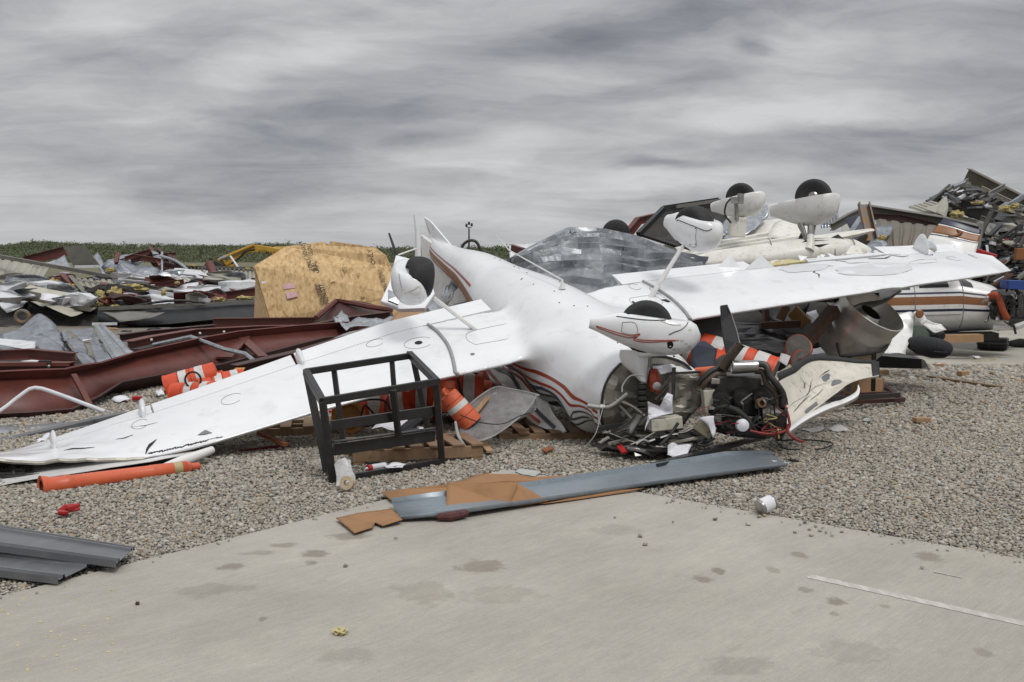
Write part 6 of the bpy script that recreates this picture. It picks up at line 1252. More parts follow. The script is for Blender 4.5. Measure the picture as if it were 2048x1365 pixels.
# zinc sheets in the middle distance at left
cr([(-30, 655, 19), (8, 645, 19.3), (55, 640, 19.5), (92, 644, 19.3), (112, 652, 19), (128, 672, 18), (160, 690, 17.3), (110, 702, 17), (40, 700, 17.2), (-30, 690, 17.6)], galvd, 'large buckled grey zinc sheet at the left edge', .22, 7, .9)
cr([(-20, 678, 17.6), (40, 676, 17.6), (70, 680, 17.5), (68, 698, 16.9), (30, 694, 17), (-20, 682, 17.3)], wsheet, 'white strip along the lower edge of the buckled zinc sheet', .04, 3)
cr([(112, 652, 18.6), (165, 676, 17.4), (178, 700, 16.6), (222, 722, 15.8), (170, 731, 15.8), (142, 690, 17)], galvd, 'twisted zinc sheet hanging over the red girder', .12, 5)
pan([(186, 649, 18), (206, 646, 18), (274, 709, 15.9), (227, 721, 15.8)], galv, 'bright spangled zinc strip lying over the red girder', 2, .02)
cr([(176, 680, 17.2), (190, 662, 17.8), (228, 718, 15.9), (196, 724, 15.8)], galvd, 'dark folded zinc piece left of the bright strip', .06, 4)
cr([(135, 656, 18.5), (186, 650, 18.6), (190, 672, 17.6), (160, 676, 17.5)], galvd, 'grey zinc sheet end between the buckled sheet and the bright strip', .06, 4)
cr([(-30, 690, 17), (60, 700, 16.8), (150, 712, 16.3), (150, 732, 15.8), (-30, 728, 15.8)], dark, 'dark cladding with painted shade under the buckled zinc sheets', .05, 4, nm='dark_debris_shade', cat='debris')  # near-black colour paints the shade below the zinc
cr([(40, 720, 15.6), (75, 715, 15.8), (110, 718, 15.7), (120, 727, 15.5), (60, 728, 15.5)], wsheet, 'small white sheet in front of the zinc sheets, above the short channel', .03, 3)
beam([(-40, 712, 14.8), (60, 708, 15), (150, 716, 14.8)], .14, .14, 'dark red beam end under the buckled zinc sheets')
beam([(240, 676, 18.6), (300, 668, 19), (430, 656, 20)], .12, .16, 'thin dark red beam beyond the flange beam with white bolts', redd)
beam([(270, 706, 15.2), (340, 690, 16), (420, 678, 17)], .10, .16, 'dark plank shaped beam between flange beam and long girder', dark)
pan([(230, 678, 20), (262, 682, 19.5), (272, 688, 19), (240, 690, 19)], taupe, 'small grey slab piece behind the bright zinc strip', 0)
cr([(-30, 652, 20), (0, 660, 19.6), (34, 668, 19), (-30, 672, 19)], taupe, 'dark taupe plate end at the left edge above the zinc sheet', .02, 3)
# red girders
def girder(name, lab, pts, parts=()):
    'tapered welded girder: rows of (top, bottom) points'
    t = thing(name, V3(pts[0][1]), lab, 'girder'); s = MB(); T = [V3(a) for a, _ in pts]; B = [V3(b_) for _, b_ in pts]
    s.loft([[a, b_] for a, b_ in zip(T, B)], close=False, cap=False); build(s, 'web', red, t, solid=.012, smooth=25)
    for L_, nm, w_ in ((T, 'top_flange', .26), (B, 'bottom_flange', .30)):
        s = MB(); rows = []
        for i, p in enumerate(L_):
            o_ = (T[i] - B[i]).normalized(); d = (L_[min(i + 1, len(L_) - 1)] - L_[max(0, i - 1)]).normalized(); a = d.cross(o_).normalized(); rows.append([p - a * w_ * .5, p - a * .02, p + a * .02, p + a * w_ * .5])
        s.loft(rows, close=False, cap=False); build(s, nm, red if nm[0] == 't' else redd, t, solid=.02)
    return t
g1 = girder('roof_girder', 'longest dark red girder running from the left edge to behind the wing', [((-60, 759, 11.3), (-60, 845, 11.0)), ((60, 757, 11.7), (60, 845, 11.2)), ((118, 755, 12.0), (132, 838, 11.5)), ((150, 745, 12.3), (178, 810, 12.0)), ((185, 738, 12.8), (225, 778, 12.9)), ((262, 717, 13.8), (300, 766, 13.7)), ((390, 690, 15.3), (430, 745, 15.0)), ((470, 676, 16.4), (520, 722, 16.2)), ((600, 664, 17.8), (640, 692, 17.6)), ((740, 652, 19.2), (760, 676, 19))])
s = MB(); s.bar((147, 750, 11.95), (180, 812, 11.7), .06, .03); build(s, 'stiffener', red, g1)
g2 = thing('channel_beam', gr(70, 755), 'short dark red channel lying on the long girder at the left edge', 'channel beam')
s = MB(); cee(s, [(-80, 738, 12.6), (150, 738, 12.6)], .17, .16, .01, (0, 0, 1), 1); build(s, 'channel', red, g2)
s = MB(); s.box(at(98, 736, 12.4), (.04, .02, .12)); s.box(at(90, 726, 12.5), (.14, .04, .05)); build(s, 'bolted_clip', black, g2)
for k in range(2): s = MB(); s.ell(at(98, 733 + k * 8, 12.38), (.018, .014, .018), n=8, m=6); build(s, 'bolt', chrome, g2)
beam([(256, 693, 16.5), (300, 683, 17), (390, 668, 18), (520, 661, 18.6), (705, 658, 19.5)], .16, .18, 'thin dark red flange beam with white bolts behind the long girder', red, 'steel_purlin')
s = MB()
for px, py, D in ((303, 680, 16.9), (400, 667, 17.9), (448, 664, 18.2), (496, 664, 18.4), (544, 663, 18.6), (590, 663, 18.9), (634, 662, 19.1), (678, 660, 19.3)): s.ell((px, py, D - .12), (.02, .02, .02), n=8, m=6)
for i, (px, py, D) in enumerate(((303, 680, 16.9), (400, 667, 17.9), (448, 664, 18.2), (496, 664, 18.4), (544, 663, 18.6), (590, 663, 18.9), (634, 662, 19.1), (678, 660, 19.3))): s = MB(); s.ell((px, py, D - .13), (.022, .022, .022), n=8, m=6); build(s, 'bolt', wsheet, bpy.data.objects['steel_purlin'])
beam([(426, 647, 20.6), (600, 645, 20.8), (770, 643, 21)], .19, .16, 'straight dark red beam lying in front of the wooden crate', red)
s = MB(); s.bar((448, 716, 15.3), (486, 674, 16.6), .22, .03); one(s, 'gusset_plate', red, 'red gusset plate standing inside the bend of the long girder', 'plate')
s = MB(); s.bar((484, 676, 16.5), (526, 714, 15.6), .14, .03); one(s, 'gusset_plate', red, 'red bolted plate sloping right inside the long girder', 'plate')
s = MB(); s.tube([(307, 690, 15.6), (381, 674, 15.4), (449, 699, 14.9), (490, 708, 14.8), (500, 716, 14.7), (515, 728, 14.5)], .03, 6); one(s, 'bent_rod', galv, 'flat silver strip bent in a shallow peak on the long red girder', 'bent strip')
s = MB(); s.tube([(-60, 850, 10.3), (0, 822, 10.6), (40, 792, 10.75), (70, 776, 10.8), (120, 790, 10.75), (210, 824, 10.4)], .02, 8, smooth=3); one(s, 'bent_pipe', wsheet, 'thin pale pipe bent to a peak in front of the girder at left', 'bent pipe', smooth=True)
cr([(628, 640, 20.2), (672, 603, 21.0), (690, 601, 21), (782, 610, 21.2), (790, 640, 20.4), (700, 642, 20)], redd, 'dark red buckled roof plate peaked in front of the wooden crate', .05, 4)
s = MB(); s.tube([(632, 636, 20.1), (673, 602, 20.9), (712, 608, 20.8), (740, 614, 20.7), (784, 620, 20.5)], .05, 6); one(s, 'steel_purlin', red, 'dark red purlin along the ridge of the buckled roof plate', 'purlin')
beam([(560, 668, 18.2), (700, 640, 19.5), (780, 630, 20)], .12, .14, 'dark red beam under the buckled roof plate', redd)
cr([(665, 633, 18.8), (684, 617, 19), (694, 632, 18.9), (700, 638, 18.6), (716, 626, 18.8), (745, 634, 18.6), (784, 628, 18.8), (786, 636, 18.4), (740, 644, 18.2), (700, 652, 18), (682, 650, 18.2)], galv, 'crumpled pale metal flashing on the red beams beside the crate', .08, 5, 2)
cr([(620, 700, 15.6), (700, 662, 17.2), (784, 640, 18), (786, 656, 17.2), (700, 682, 16.2), (625, 706, 15.3)], galv, 'long flat zinc sheet behind the left wing, below the crumpled flashing', .03, 4)
pan([(775, 648, 16.6), (800, 618, 17.2), (850, 622, 17), (820, 652, 16)], tan, 'brown board leaning behind the broken tailplane', 0)
# clutter between girders and wing
beam([(470, 750, 13.6), (600, 720, 14.2), (700, 690, 15)], .25, .2, 'dark red beam running under the rear edge of the left wing', redd)
s = MB(); s.bar((-60, 898, 9.55), (252, 828, 10.9), .10, .05); one(s, 'metal_trim', greyt, 'long grey box trim on the gravel behind the left wing tip', 'metal trim', bevel=.004)
cr([(-60, 846, 10.4), (40, 848, 10.5), (140, 842, 10.7), (250, 822, 11.1), (252, 828, 10.9), (150, 853, 10.3), (30, 862, 10.2), (-60, 872, 10.1)], galv, 'long zinc sheet lying between the red girder and the grey box trim', .03, 4)
cr([(-40, 868, 10.1), (60, 862, 10.2), (130, 852, 10.35), (60, 872, 10.0), (-40, 886, 9.9)], dark, 'dark sheet painted as shade under the long zinc sheet', .02, 3, nm='dark_debris_shade', cat='debris')  # near-black sheet set in as the shade of the gap
cr([(64, 886, 9.6), (82, 872, 9.8), (100, 864, 9.9), (96, 876, 9.7), (70, 890, 9.5)], paper, 'crumpled white paper caught on the far side of the left wing tip', .03, 3, 5)
cr([(222, 795, 12.3), (245, 790, 12.5), (262, 796, 12.4), (240, 802, 12.2)], paper, 'white paper scraps on the gravel under the red girder', .03, 3, 5)
s = MB(); s.box(gr(274, 797, .03), (.1, .06, .05)); one(s, 'red_block', redp, 'small red block on the gravel under the girder', 'block', bevel=.01)
cr([(465, 740, 13.4), (480, 728, 13.6), (490, 736, 13.4), (478, 746, 13.2)], M('amber_plastic', (0, 0, 0)), 'amber scrap behind the rear edge of the left wing', .03, 3, 5)
cr([(310, 780, 12.9), (322, 776, 13), (330, 788, 12.7), (316, 792, 12.6)], paper, 'white torn scrap left of the striped drums', .02, 3, 6)

# ================================================================ wooden crate
ob = thing('osb_crate', at(640, 650, 22), 'large pale chipboard crate with black printed lettering, behind the red beams', 'crate')
osb = bpy.data.materials.new('oriented_strand_board'); osb.use_nodes = True; n = osb.node_tree.nodes; l = osb.node_tree.links; b = n['Principled BSDF']; b.inputs['Roughness'].default_value = .75
tcn = n.new('ShaderNodeTexCoord'); cols = []
for rot_, sc_ in ((.5, 16), (-.4, 13), (.1, 20)):
    vr = n.new('ShaderNodeVectorRotate'); vr.rotation_type = 'Y_AXIS'; vr.inputs['Angle'].default_value = rot_; l.new(tcn.outputs['Object'], vr.inputs['Vector'])
    mp = n.new('ShaderNodeMapping'); mp.inputs['Scale'].default_value = (1.6, 1, .6); l.new(vr.outputs[0], mp.inputs[0])
    vo = n.new('ShaderNodeTexVoronoi'); vo.inputs['Scale'].default_value = sc_; l.new(mp.outputs[0], vo.inputs['Vector']); cols.append(vo)
mx = n.new('ShaderNodeMixRGB'); mx.inputs[0].default_value = .5; l.new(cols[0].outputs['Color'], mx.inputs[1]); l.new(cols[1].outputs['Color'], mx.inputs[2])
mx2 = n.new('ShaderNodeMixRGB'); mx2.inputs[0].default_value = .33; l.new(mx.outputs[0], mx2.inputs[1]); l.new(cols[2].outputs['Color'], mx2.inputs[2])
sp = n.new('ShaderNodeSeparateColor'); l.new(mx2.outputs[0], sp.inputs[0]); cr_ = n.new('ShaderNodeValToRGB'); l.new(sp.outputs[0], cr_.inputs[0]); e = cr_.color_ramp.elements
e[0].position = .2; e[0].color = (.40, .25, .115, 1); e[1].position = .8; e[1].color = (.70, .50, .26, 1); x = e.new(.36); x.color = (.53, .36, .175, 1); x = e.new(.6); x.color = (.60, .415, .21, 1); l.new(cr_.outputs[0], b.inputs['Base Color'])
bp = n.new('ShaderNodeBump'); bp.inputs['Distance'].default_value = .002; l.new(sp.outputs[0], bp.inputs['Height']); l.new(bp.outputs[0], b.inputs['Normal'])
front = [at(*p) for p in ((509, 533, 21.4), (573, 494, 22), (648, 485, 22.3), (654, 492, 22.3), (658, 492, 22.3), (660, 484, 22.3), (752, 497, 22.6), (772, 512, 22.6), (782, 535, 22.6), (800, 590, 22.4), (795, 660, 22.2), (538, 660, 21.3), (540, 640, 21.3))]
s = MB(); s.poly(front, .03); build(s, 'front_board', osb, ob)
lf = [at(*p) for p in ((508, 533, 21.45), (538, 640, 21.32), (538, 665, 21.35), (509, 650, 23.5), (512, 560, 23.5))]; s = MB(); s.poly(lf, .03); build(s, 'side_board', osb, ob)
s = MB(); s.poly([front[1] + Vector((0, .03, 0)), front[2] + Vector((0, .03, 0)), front[2] + Vector((.1, 1.6, -.2)), front[0] + Vector((.1, 1.8, -.3)), front[0] + Vector((0, .03, 0))], .03); s.poly([front[5] + Vector((0, .03, 0)), front[6] + Vector((0, .03, 0)), front[8] + Vector((0, .03, 0)), front[8] + Vector((0, 1.6, -.3)), front[5] + Vector((0, 1.6, -.2))], .03); build(s, 'top_board', osb, ob)
fn = normal(front); fn = fn if fn.y < 0 else -fn
def on_front(px, py, o_=.03):
    d = at(px, py, 22) - Vector((0, 0, EYE)); P0 = front[9]; t = (P0 - Vector((0, 0, EYE))).dot(fn) / d.dot(fn); return Vector((0, 0, EYE)) + d * t + fn * o_
def otext(tx_, p0, p1, size, flip=False):
    a, b_ = on_front(*p0), on_front(*p1); ft = (b_ - a).length; size *= 1.15; xd = (b_ - a).normalized(); yd = fn.cross(xd).normalized(); text(tx_, size, a, xd, yd, ink, 'lettering', ob, .001, fit=ft)
otext('NON-RESIDENTIAL USE ONLY', (651, 609), (619, 517), .115); otext('NON-STRUCTURAL', (659, 609), (631, 523), .115); otext('NON-RES', (615, 514), (609, 488), .11); otext('USE ONLY', (626, 512), (620, 488), .11)
otext('DUAL USE ONLY', (776, 582), (762, 540), .11); otext('ONLY', (751, 530), (742, 499), .11)
for q in (((565, 570), (585, 567), (590, 577), (567, 580)), ((571, 587), (590, 584), (596, 594), (574, 599))): s = MB(); s.poly([on_front(*p) for p in q], .004); build(s, 'sticker', pink, ob)
s = MB(); s.poly([on_front(*p) for p in ((521, 561), (529, 558), (533, 565), (524, 570))], .004); build(s, 'label', paper, ob)
for k in range(7):
    px, py = rb.uniform(560, 775), rb.uniform(500, 600); a = on_front(px, py, .02); s = MB(); q = [a, a + Vector((rb.uniform(.02, .14), -.01, rb.uniform(-.03, .03))), a + Vector((rb.uniform(.0, .1), -.06, rb.uniform(-.12, -.02)))]; s.poly(q, .005); build(s, 'loose_flake', M('pale_flake', (.46, .33, .16), (.36, .25, .11), 20, .8), ob)

# ================================================================ centre background: crumpled roof, white wall bits
pan([(1018, 491, 34), (1078, 486, 34), (1078, 525, 33), (1020, 525, 33)], wsheet, 'pale wall panel standing left of the crumpled silver roof', 0)
pan([(976, 518, 33), (1018, 519, 33), (1018, 530, 32), (976, 530, 32)], wsheet, 'low pale wall strip behind the tail', 0)
beam([(1022, 496, 32.5), (1048, 504, 32)], .2, .16, 'short red beam against the pale wall panel'); beam([(990, 528, 31), (1012, 526, 31)], .2, .16, 'short red beam end low behind the tail')
G_ = [  # rows of the roof sheet from its crest down towards the wing, px, py, depth
    [(1010, 530, 18.5), (1042, 510, 18.8), (1090, 485, 19), (1138, 461, 19.2), (1180, 462, 19.3), (1216, 464, 19.3), (1262, 476, 19.1), (1308, 490, 18.8), (1356, 508, 18.4), (1392, 520, 18), (1404, 532, 17.6)],
    [(1018, 536, 17.9), (1056, 522, 18), (1104, 503, 18.1), (1148, 492, 18.2), (1186, 494, 18.1), (1222, 500, 18), (1264, 506, 17.9), (1306, 514, 17.7), (1350, 524, 17.5), (1384, 530, 17.3), (1400, 540, 17.1)],
    [(1026, 542, 17.4), (1060, 536, 17.3), (1104, 524, 17.2), (1146, 520, 17.2), (1186, 522, 17.1), (1224, 526, 17), (1262, 530, 16.9), (1304, 534, 16.8), (1344, 538, 16.7), (1380, 541, 16.6), (1398, 546, 16.5)],
    [(1030, 552, 17), (1064, 552, 16.8), (1104, 552, 16.6), (1146, 554, 16.5), (1186, 554, 16.4), (1224, 554, 16.3), (1262, 554, 16.2), (1304, 554, 16.1), (1344, 554, 16.1), (1380, 552, 16.1), (1396, 550, 16.2)]]
G_[3] = [(x, y + 44, D - .7) for x, y, D in G_[3]]
Cg = [[at(*p) for p in r] for r in G_]; rn = random.Random(4); NU, NVv = 9, 4
def lin(L_, t): k = t * (len(L_) - 1); i = min(int(k), len(L_) - 2); return L_[i].lerp(L_[i + 1], k - i)
cg2 = []
for i in range(NU + 1):
    col = []
    for j in range(NVv + 1):
        p = lin([lin(r, i / NU) for r in Cg], j / NVv); edge = 0 if j == 0 else 1
        col.append(p + Vector((rn.uniform(-.05, .05), rn.uniform(-.22, .16) * edge, rn.uniform(-.05, .05) * edge)) + Vector((0, -.3, .1)) * edge * max(0, 1 - 2.2 * abs(noise.noise(p * .55 + Vector((3, 7, 1))))) )
    cg2.append(col)
rows = []
for i in range(NU * 8 + 1):
    k = i / 8; a_ = min(int(k), NU - 1); f = k - a_; row = []
    for j in range(NVv * 10 + 1):
        q = j / 10; b_ = min(int(q), NVv - 1); g = q - b_
        p = cg2[a_][b_].lerp(cg2[a_][b_ + 1], g).lerp(cg2[a_ + 1][b_].lerp(cg2[a_ + 1][b_ + 1], g), f); row.append(p + Vector((0, -.7, .6)) * (.09 if j % 5 == 0 else 0) + noise.noise_vector(p * 2.3) * .035)
    rows.append(row)
s = MB(); s.loft(rows, close=False, cap=False); one(s, 'roof_sheet', roofm, 'big crumpled silver ribbed roof sheet arched behind the white aircraft belly', 'roof sheet', solid=.004)
s = MB(); s.tube([at(1012, 531, 18.3)] + [at(*p) for p in G_[0][1:4]] + [at(1150, 470, 19)], .06, 8, smooth=4); one(s, 'ridge_trim', galvd, 'dull grey rolled edge along the left slope of the silver roof sheet', 'trim', smooth=True)
cr([(1046, 530, 17.6), (1080, 508, 17.8), (1086, 514, 17.7), (1060, 534, 17.3)], galvd, 'rolled grey scrap inside the left of the silver roof sheet', .06, 4)
cr([(1196, 514, 17.5), (1270, 530, 17), (1330, 546, 16.6), (1260, 548, 16.5), (1196, 538, 16.8)], galvd, 'dark folded flap in the middle of the silver roof sheet', .04, 4)
cr([(905, 548, 13.8), (914, 530, 14.3), (925, 545, 13.8), (900, 600, 12.6), (880, 640, 12), (850, 622, 12.2)], galv, 'long crumpled silver strip between the tail and the broken wheel fairing', .06, 5, 2)
beam([(880, 585, 14.5), (950, 592, 14.2)], .14, .12, 'dark red beam visible under the tail'); cr([(880, 570, 15.5), (960, 570, 15.5), (975, 615, 14.5), (880, 620, 14.5)], dark, 'dark debris in the gap under the tail', .1, 4, nm='dark_debris_shade', cat='debris')  # near-black sheet closing the gap under the tail
cr([(905, 606, 13.2), (960, 596, 13.2), (962, 602, 13), (910, 612, 13)], galvd, 'thin grey trim in the gap under the tail', .02, 3)

# ================================================================ second overturned aircraft, behind the right wing
p2 = thing('light_aircraft', at(1600, 560, 17.5), 'cream aircraft lying upside down behind the right wing, two wheels up', 'aircraft')
s = MB(); a, b_, c_, d_ = [at(*p) for p in ((1345, 506, 18.6), (1610, 462, 19.6), (1612, 498, 18.0), (1392, 536, 17.4))]; rows = []
for i in range(25):
    u = i / 24; row = []
    for j in range(46):
        v = j / 45; p = a.lerp(b_, u).lerp(d_.lerp(c_, u), v); p = p + Vector((0, -.25, .9)) * (.12 * (1 if j % 9 in (3, 4, 5, 6) else 0)) + noise.noise_vector(p * .9) * .05; row.append(p)
    rows.append(row)
s.loft(rows, close=False, cap=False); build(s, 'corrugated_flap', cream, p2, solid=.006, smooth=25)
s = MB(); rings = []
for px, py, D, r_ in ((1378, 530, 17.2, .10), (1430, 525, 17.2, .17), (1500, 522, 17.2, .23), (1560, 517, 17.2, .27), (1600, 512, 17.2, .26), (1660, 507, 17.3, .25), (1712, 506, 17.3, .22), (1730, 508, 17.3, .16)):
    c0 = at(px, py, D); rings.append([c0 + Vector((.04 * math.sin(3 * q), math.cos(q) * r_ * 1.2, math.sin(q) * r_)) + noise.noise_vector(c0 * 2 + Vector((0, math.cos(q), math.sin(q)))) * .035 for q in np.linspace(0, 2 * math.pi, 24, endpoint=False)])
s.loft(rings); build(s, 'wing_root', cream, p2, smooth=50)
for px in (1535, 1659, 1700): s = MB(); s.tube([at(px, 512, 17.3) + Vector((0, -.31 * math.cos(q), .27 * math.sin(q))) for q in np.linspace(-.6, 1.6, 12)], .008, 5); build(s, 'seam', panelline, p2)
s = MB(); rings = []
for px, py, D, w_, h_ in ((1600, 487, 18.6, .5, .10), (1680, 474, 18.9, .42, .08), (1738, 462, 19.2, .3, .04)):
    c0 = at(px, py, D); rings.append([c0 + Vector((0, math.cos(q) * w_, math.sin(q) * h_)) for q in np.linspace(0, 2 * math.pi, 20, endpoint=False)])
s.loft(rings); build(s, 'tailplane', cream, p2, smooth=50)
s = MB(); s.poly([at(*p) for p in ((1430, 480, 19.8), (1500, 448, 20.2), (1560, 440, 20.4), (1640, 440, 20.3), (1600, 470, 19.6), (1520, 482, 19.3), (1440, 500, 19))], .05); build(s, 'tail_panel', cream, p2)
cr([(1535, 468, 18.8), (1550, 438, 19.2), (1600, 432, 19.3), (1640, 445, 19.1), (1600, 475, 18.6)], cream, 'loose cream skin panel behind the gear leg of the cream aircraft', .08, 4)
s = MB(); s.poly([at(*p) for p in ((1590, 492, 17.5), (1602, 466, 17.7), (1616, 488, 17.5))], .03); build(s, 'torn_opening', void, p2)
s = MB(); s.poly([at(*p) for p in ((1610, 482, 17.0), (1600, 490, 17.0), (1640, 493, 16.95), (1690, 482, 17.2), (1676, 470, 17.4), (1650, 482, 17.2))], .02); build(s, 'torn_opening', void, p2)
for q, w_ in ((((1599, 435, 17.2), (1612, 478, 17.1)), .035), (((1622, 430, 17.2), (1621, 476, 17.1)), .05), (((1610, 432, 17.25), (1598, 450, 17.2)), .025), (((1598, 450, 17.2), (1616, 484, 17.1)), .03), (((1634, 432, 17.3), (1626, 470, 17.2)), .02)):
    s = MB(); s.tube([at(*p) for p in q], w_, 10); build(s, 'gear_leg', chrome, p2, smooth=True)
s = MB(); s.tube([(1621, 470, 17.05), (1621, 490, 17.0), (1617, 502, 16.95)], [.05, .07, .09], 10); build(s, 'leg_boot', cream, p2, smooth=True)
F1 = pant('m', (1680, 397, 17.0), (1540, 416, 17.5), (0, 0, 1), .24, .35, (1627, 395, 17.2), .285, .10, (.46, 1, .0), whiteg, p2, tail_k=.28, cut=.26)
F2 = pant('m', (1530, 392, 18.0), (1423, 412, 18.5), (0, 0, 1), .2, .28, (1481, 396, 18.2), .245, .09, (.5, 1, .0), whiteg, p2, tail_k=.25, cut=.3)
s = MB(); s.box(at(1474, 455, 18.1), (.26, .2, .32), Matrix.Rotation(.06, 3, 'Y')); build(s, 'leg_fairing', cream, p2, bevel=.015)
s = MB(); s.tube([(1474, 440, 18.0), (1472, 402, 17.9)], .035, 8); s.box(at(1468, 401, 17.8), (.12, .1, .1)); s.tube([(1480, 408, 17.8), (1482, 388, 17.8)], .055, 10); build(s, 'gear_leg', chrome, p2, smooth=True)
s = MB(); s.tube([(1461, 398, 17.75), (1452, 410, 17.75), (1450, 430, 17.8), (1462, 446, 17.9)], .015, 6, smooth=5); build(s, 'brake_line', rubber, p2, smooth=True)
s = MB(); s.lathe((1232, 468, 20), (0, -1, 0), [(-.09, .1), (-.09, .2), (-.06, .245), (0, .26), (.06, .245), (.09, .2), (.09, .1)], 32); one(s, 'wheel', rubber, 'black tyre peeping over the crest of the silver roof sheet', 'wheel', smooth=40)
beam([(1256, 468, 20.5), (1277, 442, 20.7), (1312, 434, 21)], .14, .12, 'red bent beam rising behind the silver roof sheet')
s = MB(); s.poly([at(*p) for p in ((1278, 470, 19.6), (1328, 418, 20.4), (1440, 402, 20.6), (1460, 420, 20.3), (1440, 460, 19.7), (1390, 500, 19), (1352, 494, 18.9))], .05); one(s, 'black_board', dark, 'large black panel leaning behind the turned wheel fairing', 'panel')
s = MB(); s.bar((1328, 418, 20.3), (1436, 402, 20.5), .1, .12); s.bar((1328, 418, 20.3), (1277, 470, 19.5), .08, .1); one(s, 'black_edge_trim', blackm, 'black trim along the top edge of the large black panel', 'trim')
s = MB(); s.bar((1352, 414, 20.15), (1440, 401, 20.35), .06, .06); one(s, 'grey_rail', taupe, 'taupe rail on top of the black panel', 'rail')
cr([(1440, 465, 19.6), (1490, 430, 20), (1530, 402, 20.3), (1540, 420, 20), (1510, 455, 19.6), (1460, 475, 19.3)], galv, 'crumpled silver sheet between the two white wheel fairings', .12, 5)
cr([(1434, 458, 19.1), (1454, 436, 19.3), (1470, 446, 19.1), (1452, 466, 18.9)], galvd, 'grey folded sheet left of the white leg fairing', .05, 4)
pan([(1640, 425, 22), (1676, 419, 22), (1678, 452, 21.5), (1642, 455, 21.5)], galvd, 'grey ribbed panel standing right of the wheel fairing', 6, .03)
pan([(1683, 432, 24), (1720, 428, 24), (1720, 470, 23), (1683, 475, 23)], beige, 'beige slab behind the grey ribbed panel', 0)
cr([(1690, 505, 16.2), (1700, 485, 16.5), (1720, 492, 16.4), (1732, 508, 16), (1706, 516, 15.9)], cream, 'rolled cream sheet end beside the raised aileron', .05, 4, 2)

# ================================================================ rubble heap at the right
beam([(1932, 352, 27), (2075, 425, 25.5)], .38, .2, 'topmost long brown steel beam of the right heap', M('brown_green_beam', (.10, .085, .05), (.065, .055, .04), 3, .5, c3=(.16, .14, .09)))
beam([(1892, 402, 24.5), (2075, 466, 22.5)], .30, .16, 'long dark grey beam across the middle of the right heap', M('dark_grey_beam', (.06, .06, .058), (.04, .04, .038), 3, .5))
beam([(1739, 424, 22), (1881, 446, 22), (1972, 468, 21.6), (2075, 486, 21)], .26, .16, 'long brown grey bent beam above the striped tail fin', taupe, up=(0, -.3, 1))
beam([(1745, 434, 21.5), (1800, 436, 21.5), (1870, 452, 21.5)], .12, .1, 'thin dark beam just under the bent beam', redd)
s = MB(); cee(s, [(1726, 410, 19.6), (1742, 482, 19.2)], .20, .10, .012, (1, 0, 0), 1); one(s, 'rusty_channel', rust, 'rust stained steel channel standing upright left of the right heap', 'channel')
beam([(1662, 455, 21), (1700, 434, 21.2), (1722, 424, 21.3)], .14, .12, 'dark beam sloping up to the rusty channel', taupe)
cr([(1690, 436, 20.8), (1722, 424, 21), (1722, 444, 20.6), (1702, 454, 20.4)], navyc, 'dark blue torn cloth beside the rusty channel', .06, 4)
beam([(1694, 490, 19.4), (1724, 444, 20)], .22, .1, 'grey beam leaning against the rusty channel', galvd)
for q, lab, m_ in (([(1752, 438, 20.8), (1876, 452, 20.8), (1848, 500, 19.6), (1770, 505, 19.6)], 'brown ribbed panel in the shade under the bent beam', M('brown_panel', (.14, .12, .09), (.11, .095, .07), 2, .5)), ([(1816, 414, 23), (1862, 402, 23.2), (1894, 412, 22.8), (1885, 436, 22.4)], 'taupe wall panel below the tangle of the right heap', beige), ([(1952, 440, 21.8), (2060, 466, 21), (2060, 500, 20.4), (1975, 470, 21)], 'dull panel under the long dark grey beam', taupe)):
    pan(q, m_, lab, 5, .03, .02)
cr([(1846, 408, 22.6), (1876, 402, 22.8), (1898, 385, 23), (1893, 432, 22.3), (1872, 418, 22.5)], beige, 'buckled taupe sheet standing up in the right heap', .12, 5)
cr([(1752, 445, 20.4), (1790, 446, 20.4), (1782, 462, 20), (1756, 470, 19.8)], galvd, 'curled taupe flap under the left of the bent beam', .1, 4)
cr([(1706, 496, 18), (1735, 482, 18.3), (1752, 468, 18.6), (1766, 494, 18), (1722, 500, 17.8)], galvd, 'crumpled grey zinc piece at the foot of the rusty channel', .1, 5)
cr([(1744, 482, 18.9), (1760, 474, 19), (1776, 490, 18.7), (1760, 500, 18.5)], galv, 'pale zinc scrap right of the rusty channel', .06, 4)
cr([(1700, 470, 21), (1760, 450, 21.6), (1900, 450, 22), (2060, 470, 21.5), (2060, 640, 19.2), (1960, 640, 19.2), (1940, 520, 20), (1700, 520, 20)], dark, 'deep dark mass of debris inside the right heap', .25, 6, nm='dark_debris_shade', cat='debris')  # near-black debris sheets, lower then upper layer
cr([(1930, 356, 27.4), (2060, 420, 26), (2060, 470, 25), (1880, 420, 26), (1850, 400, 26.5)], dark, 'dark upper layer of debris in the right heap', .25, 6, nm='dark_debris_shade', cat='debris')
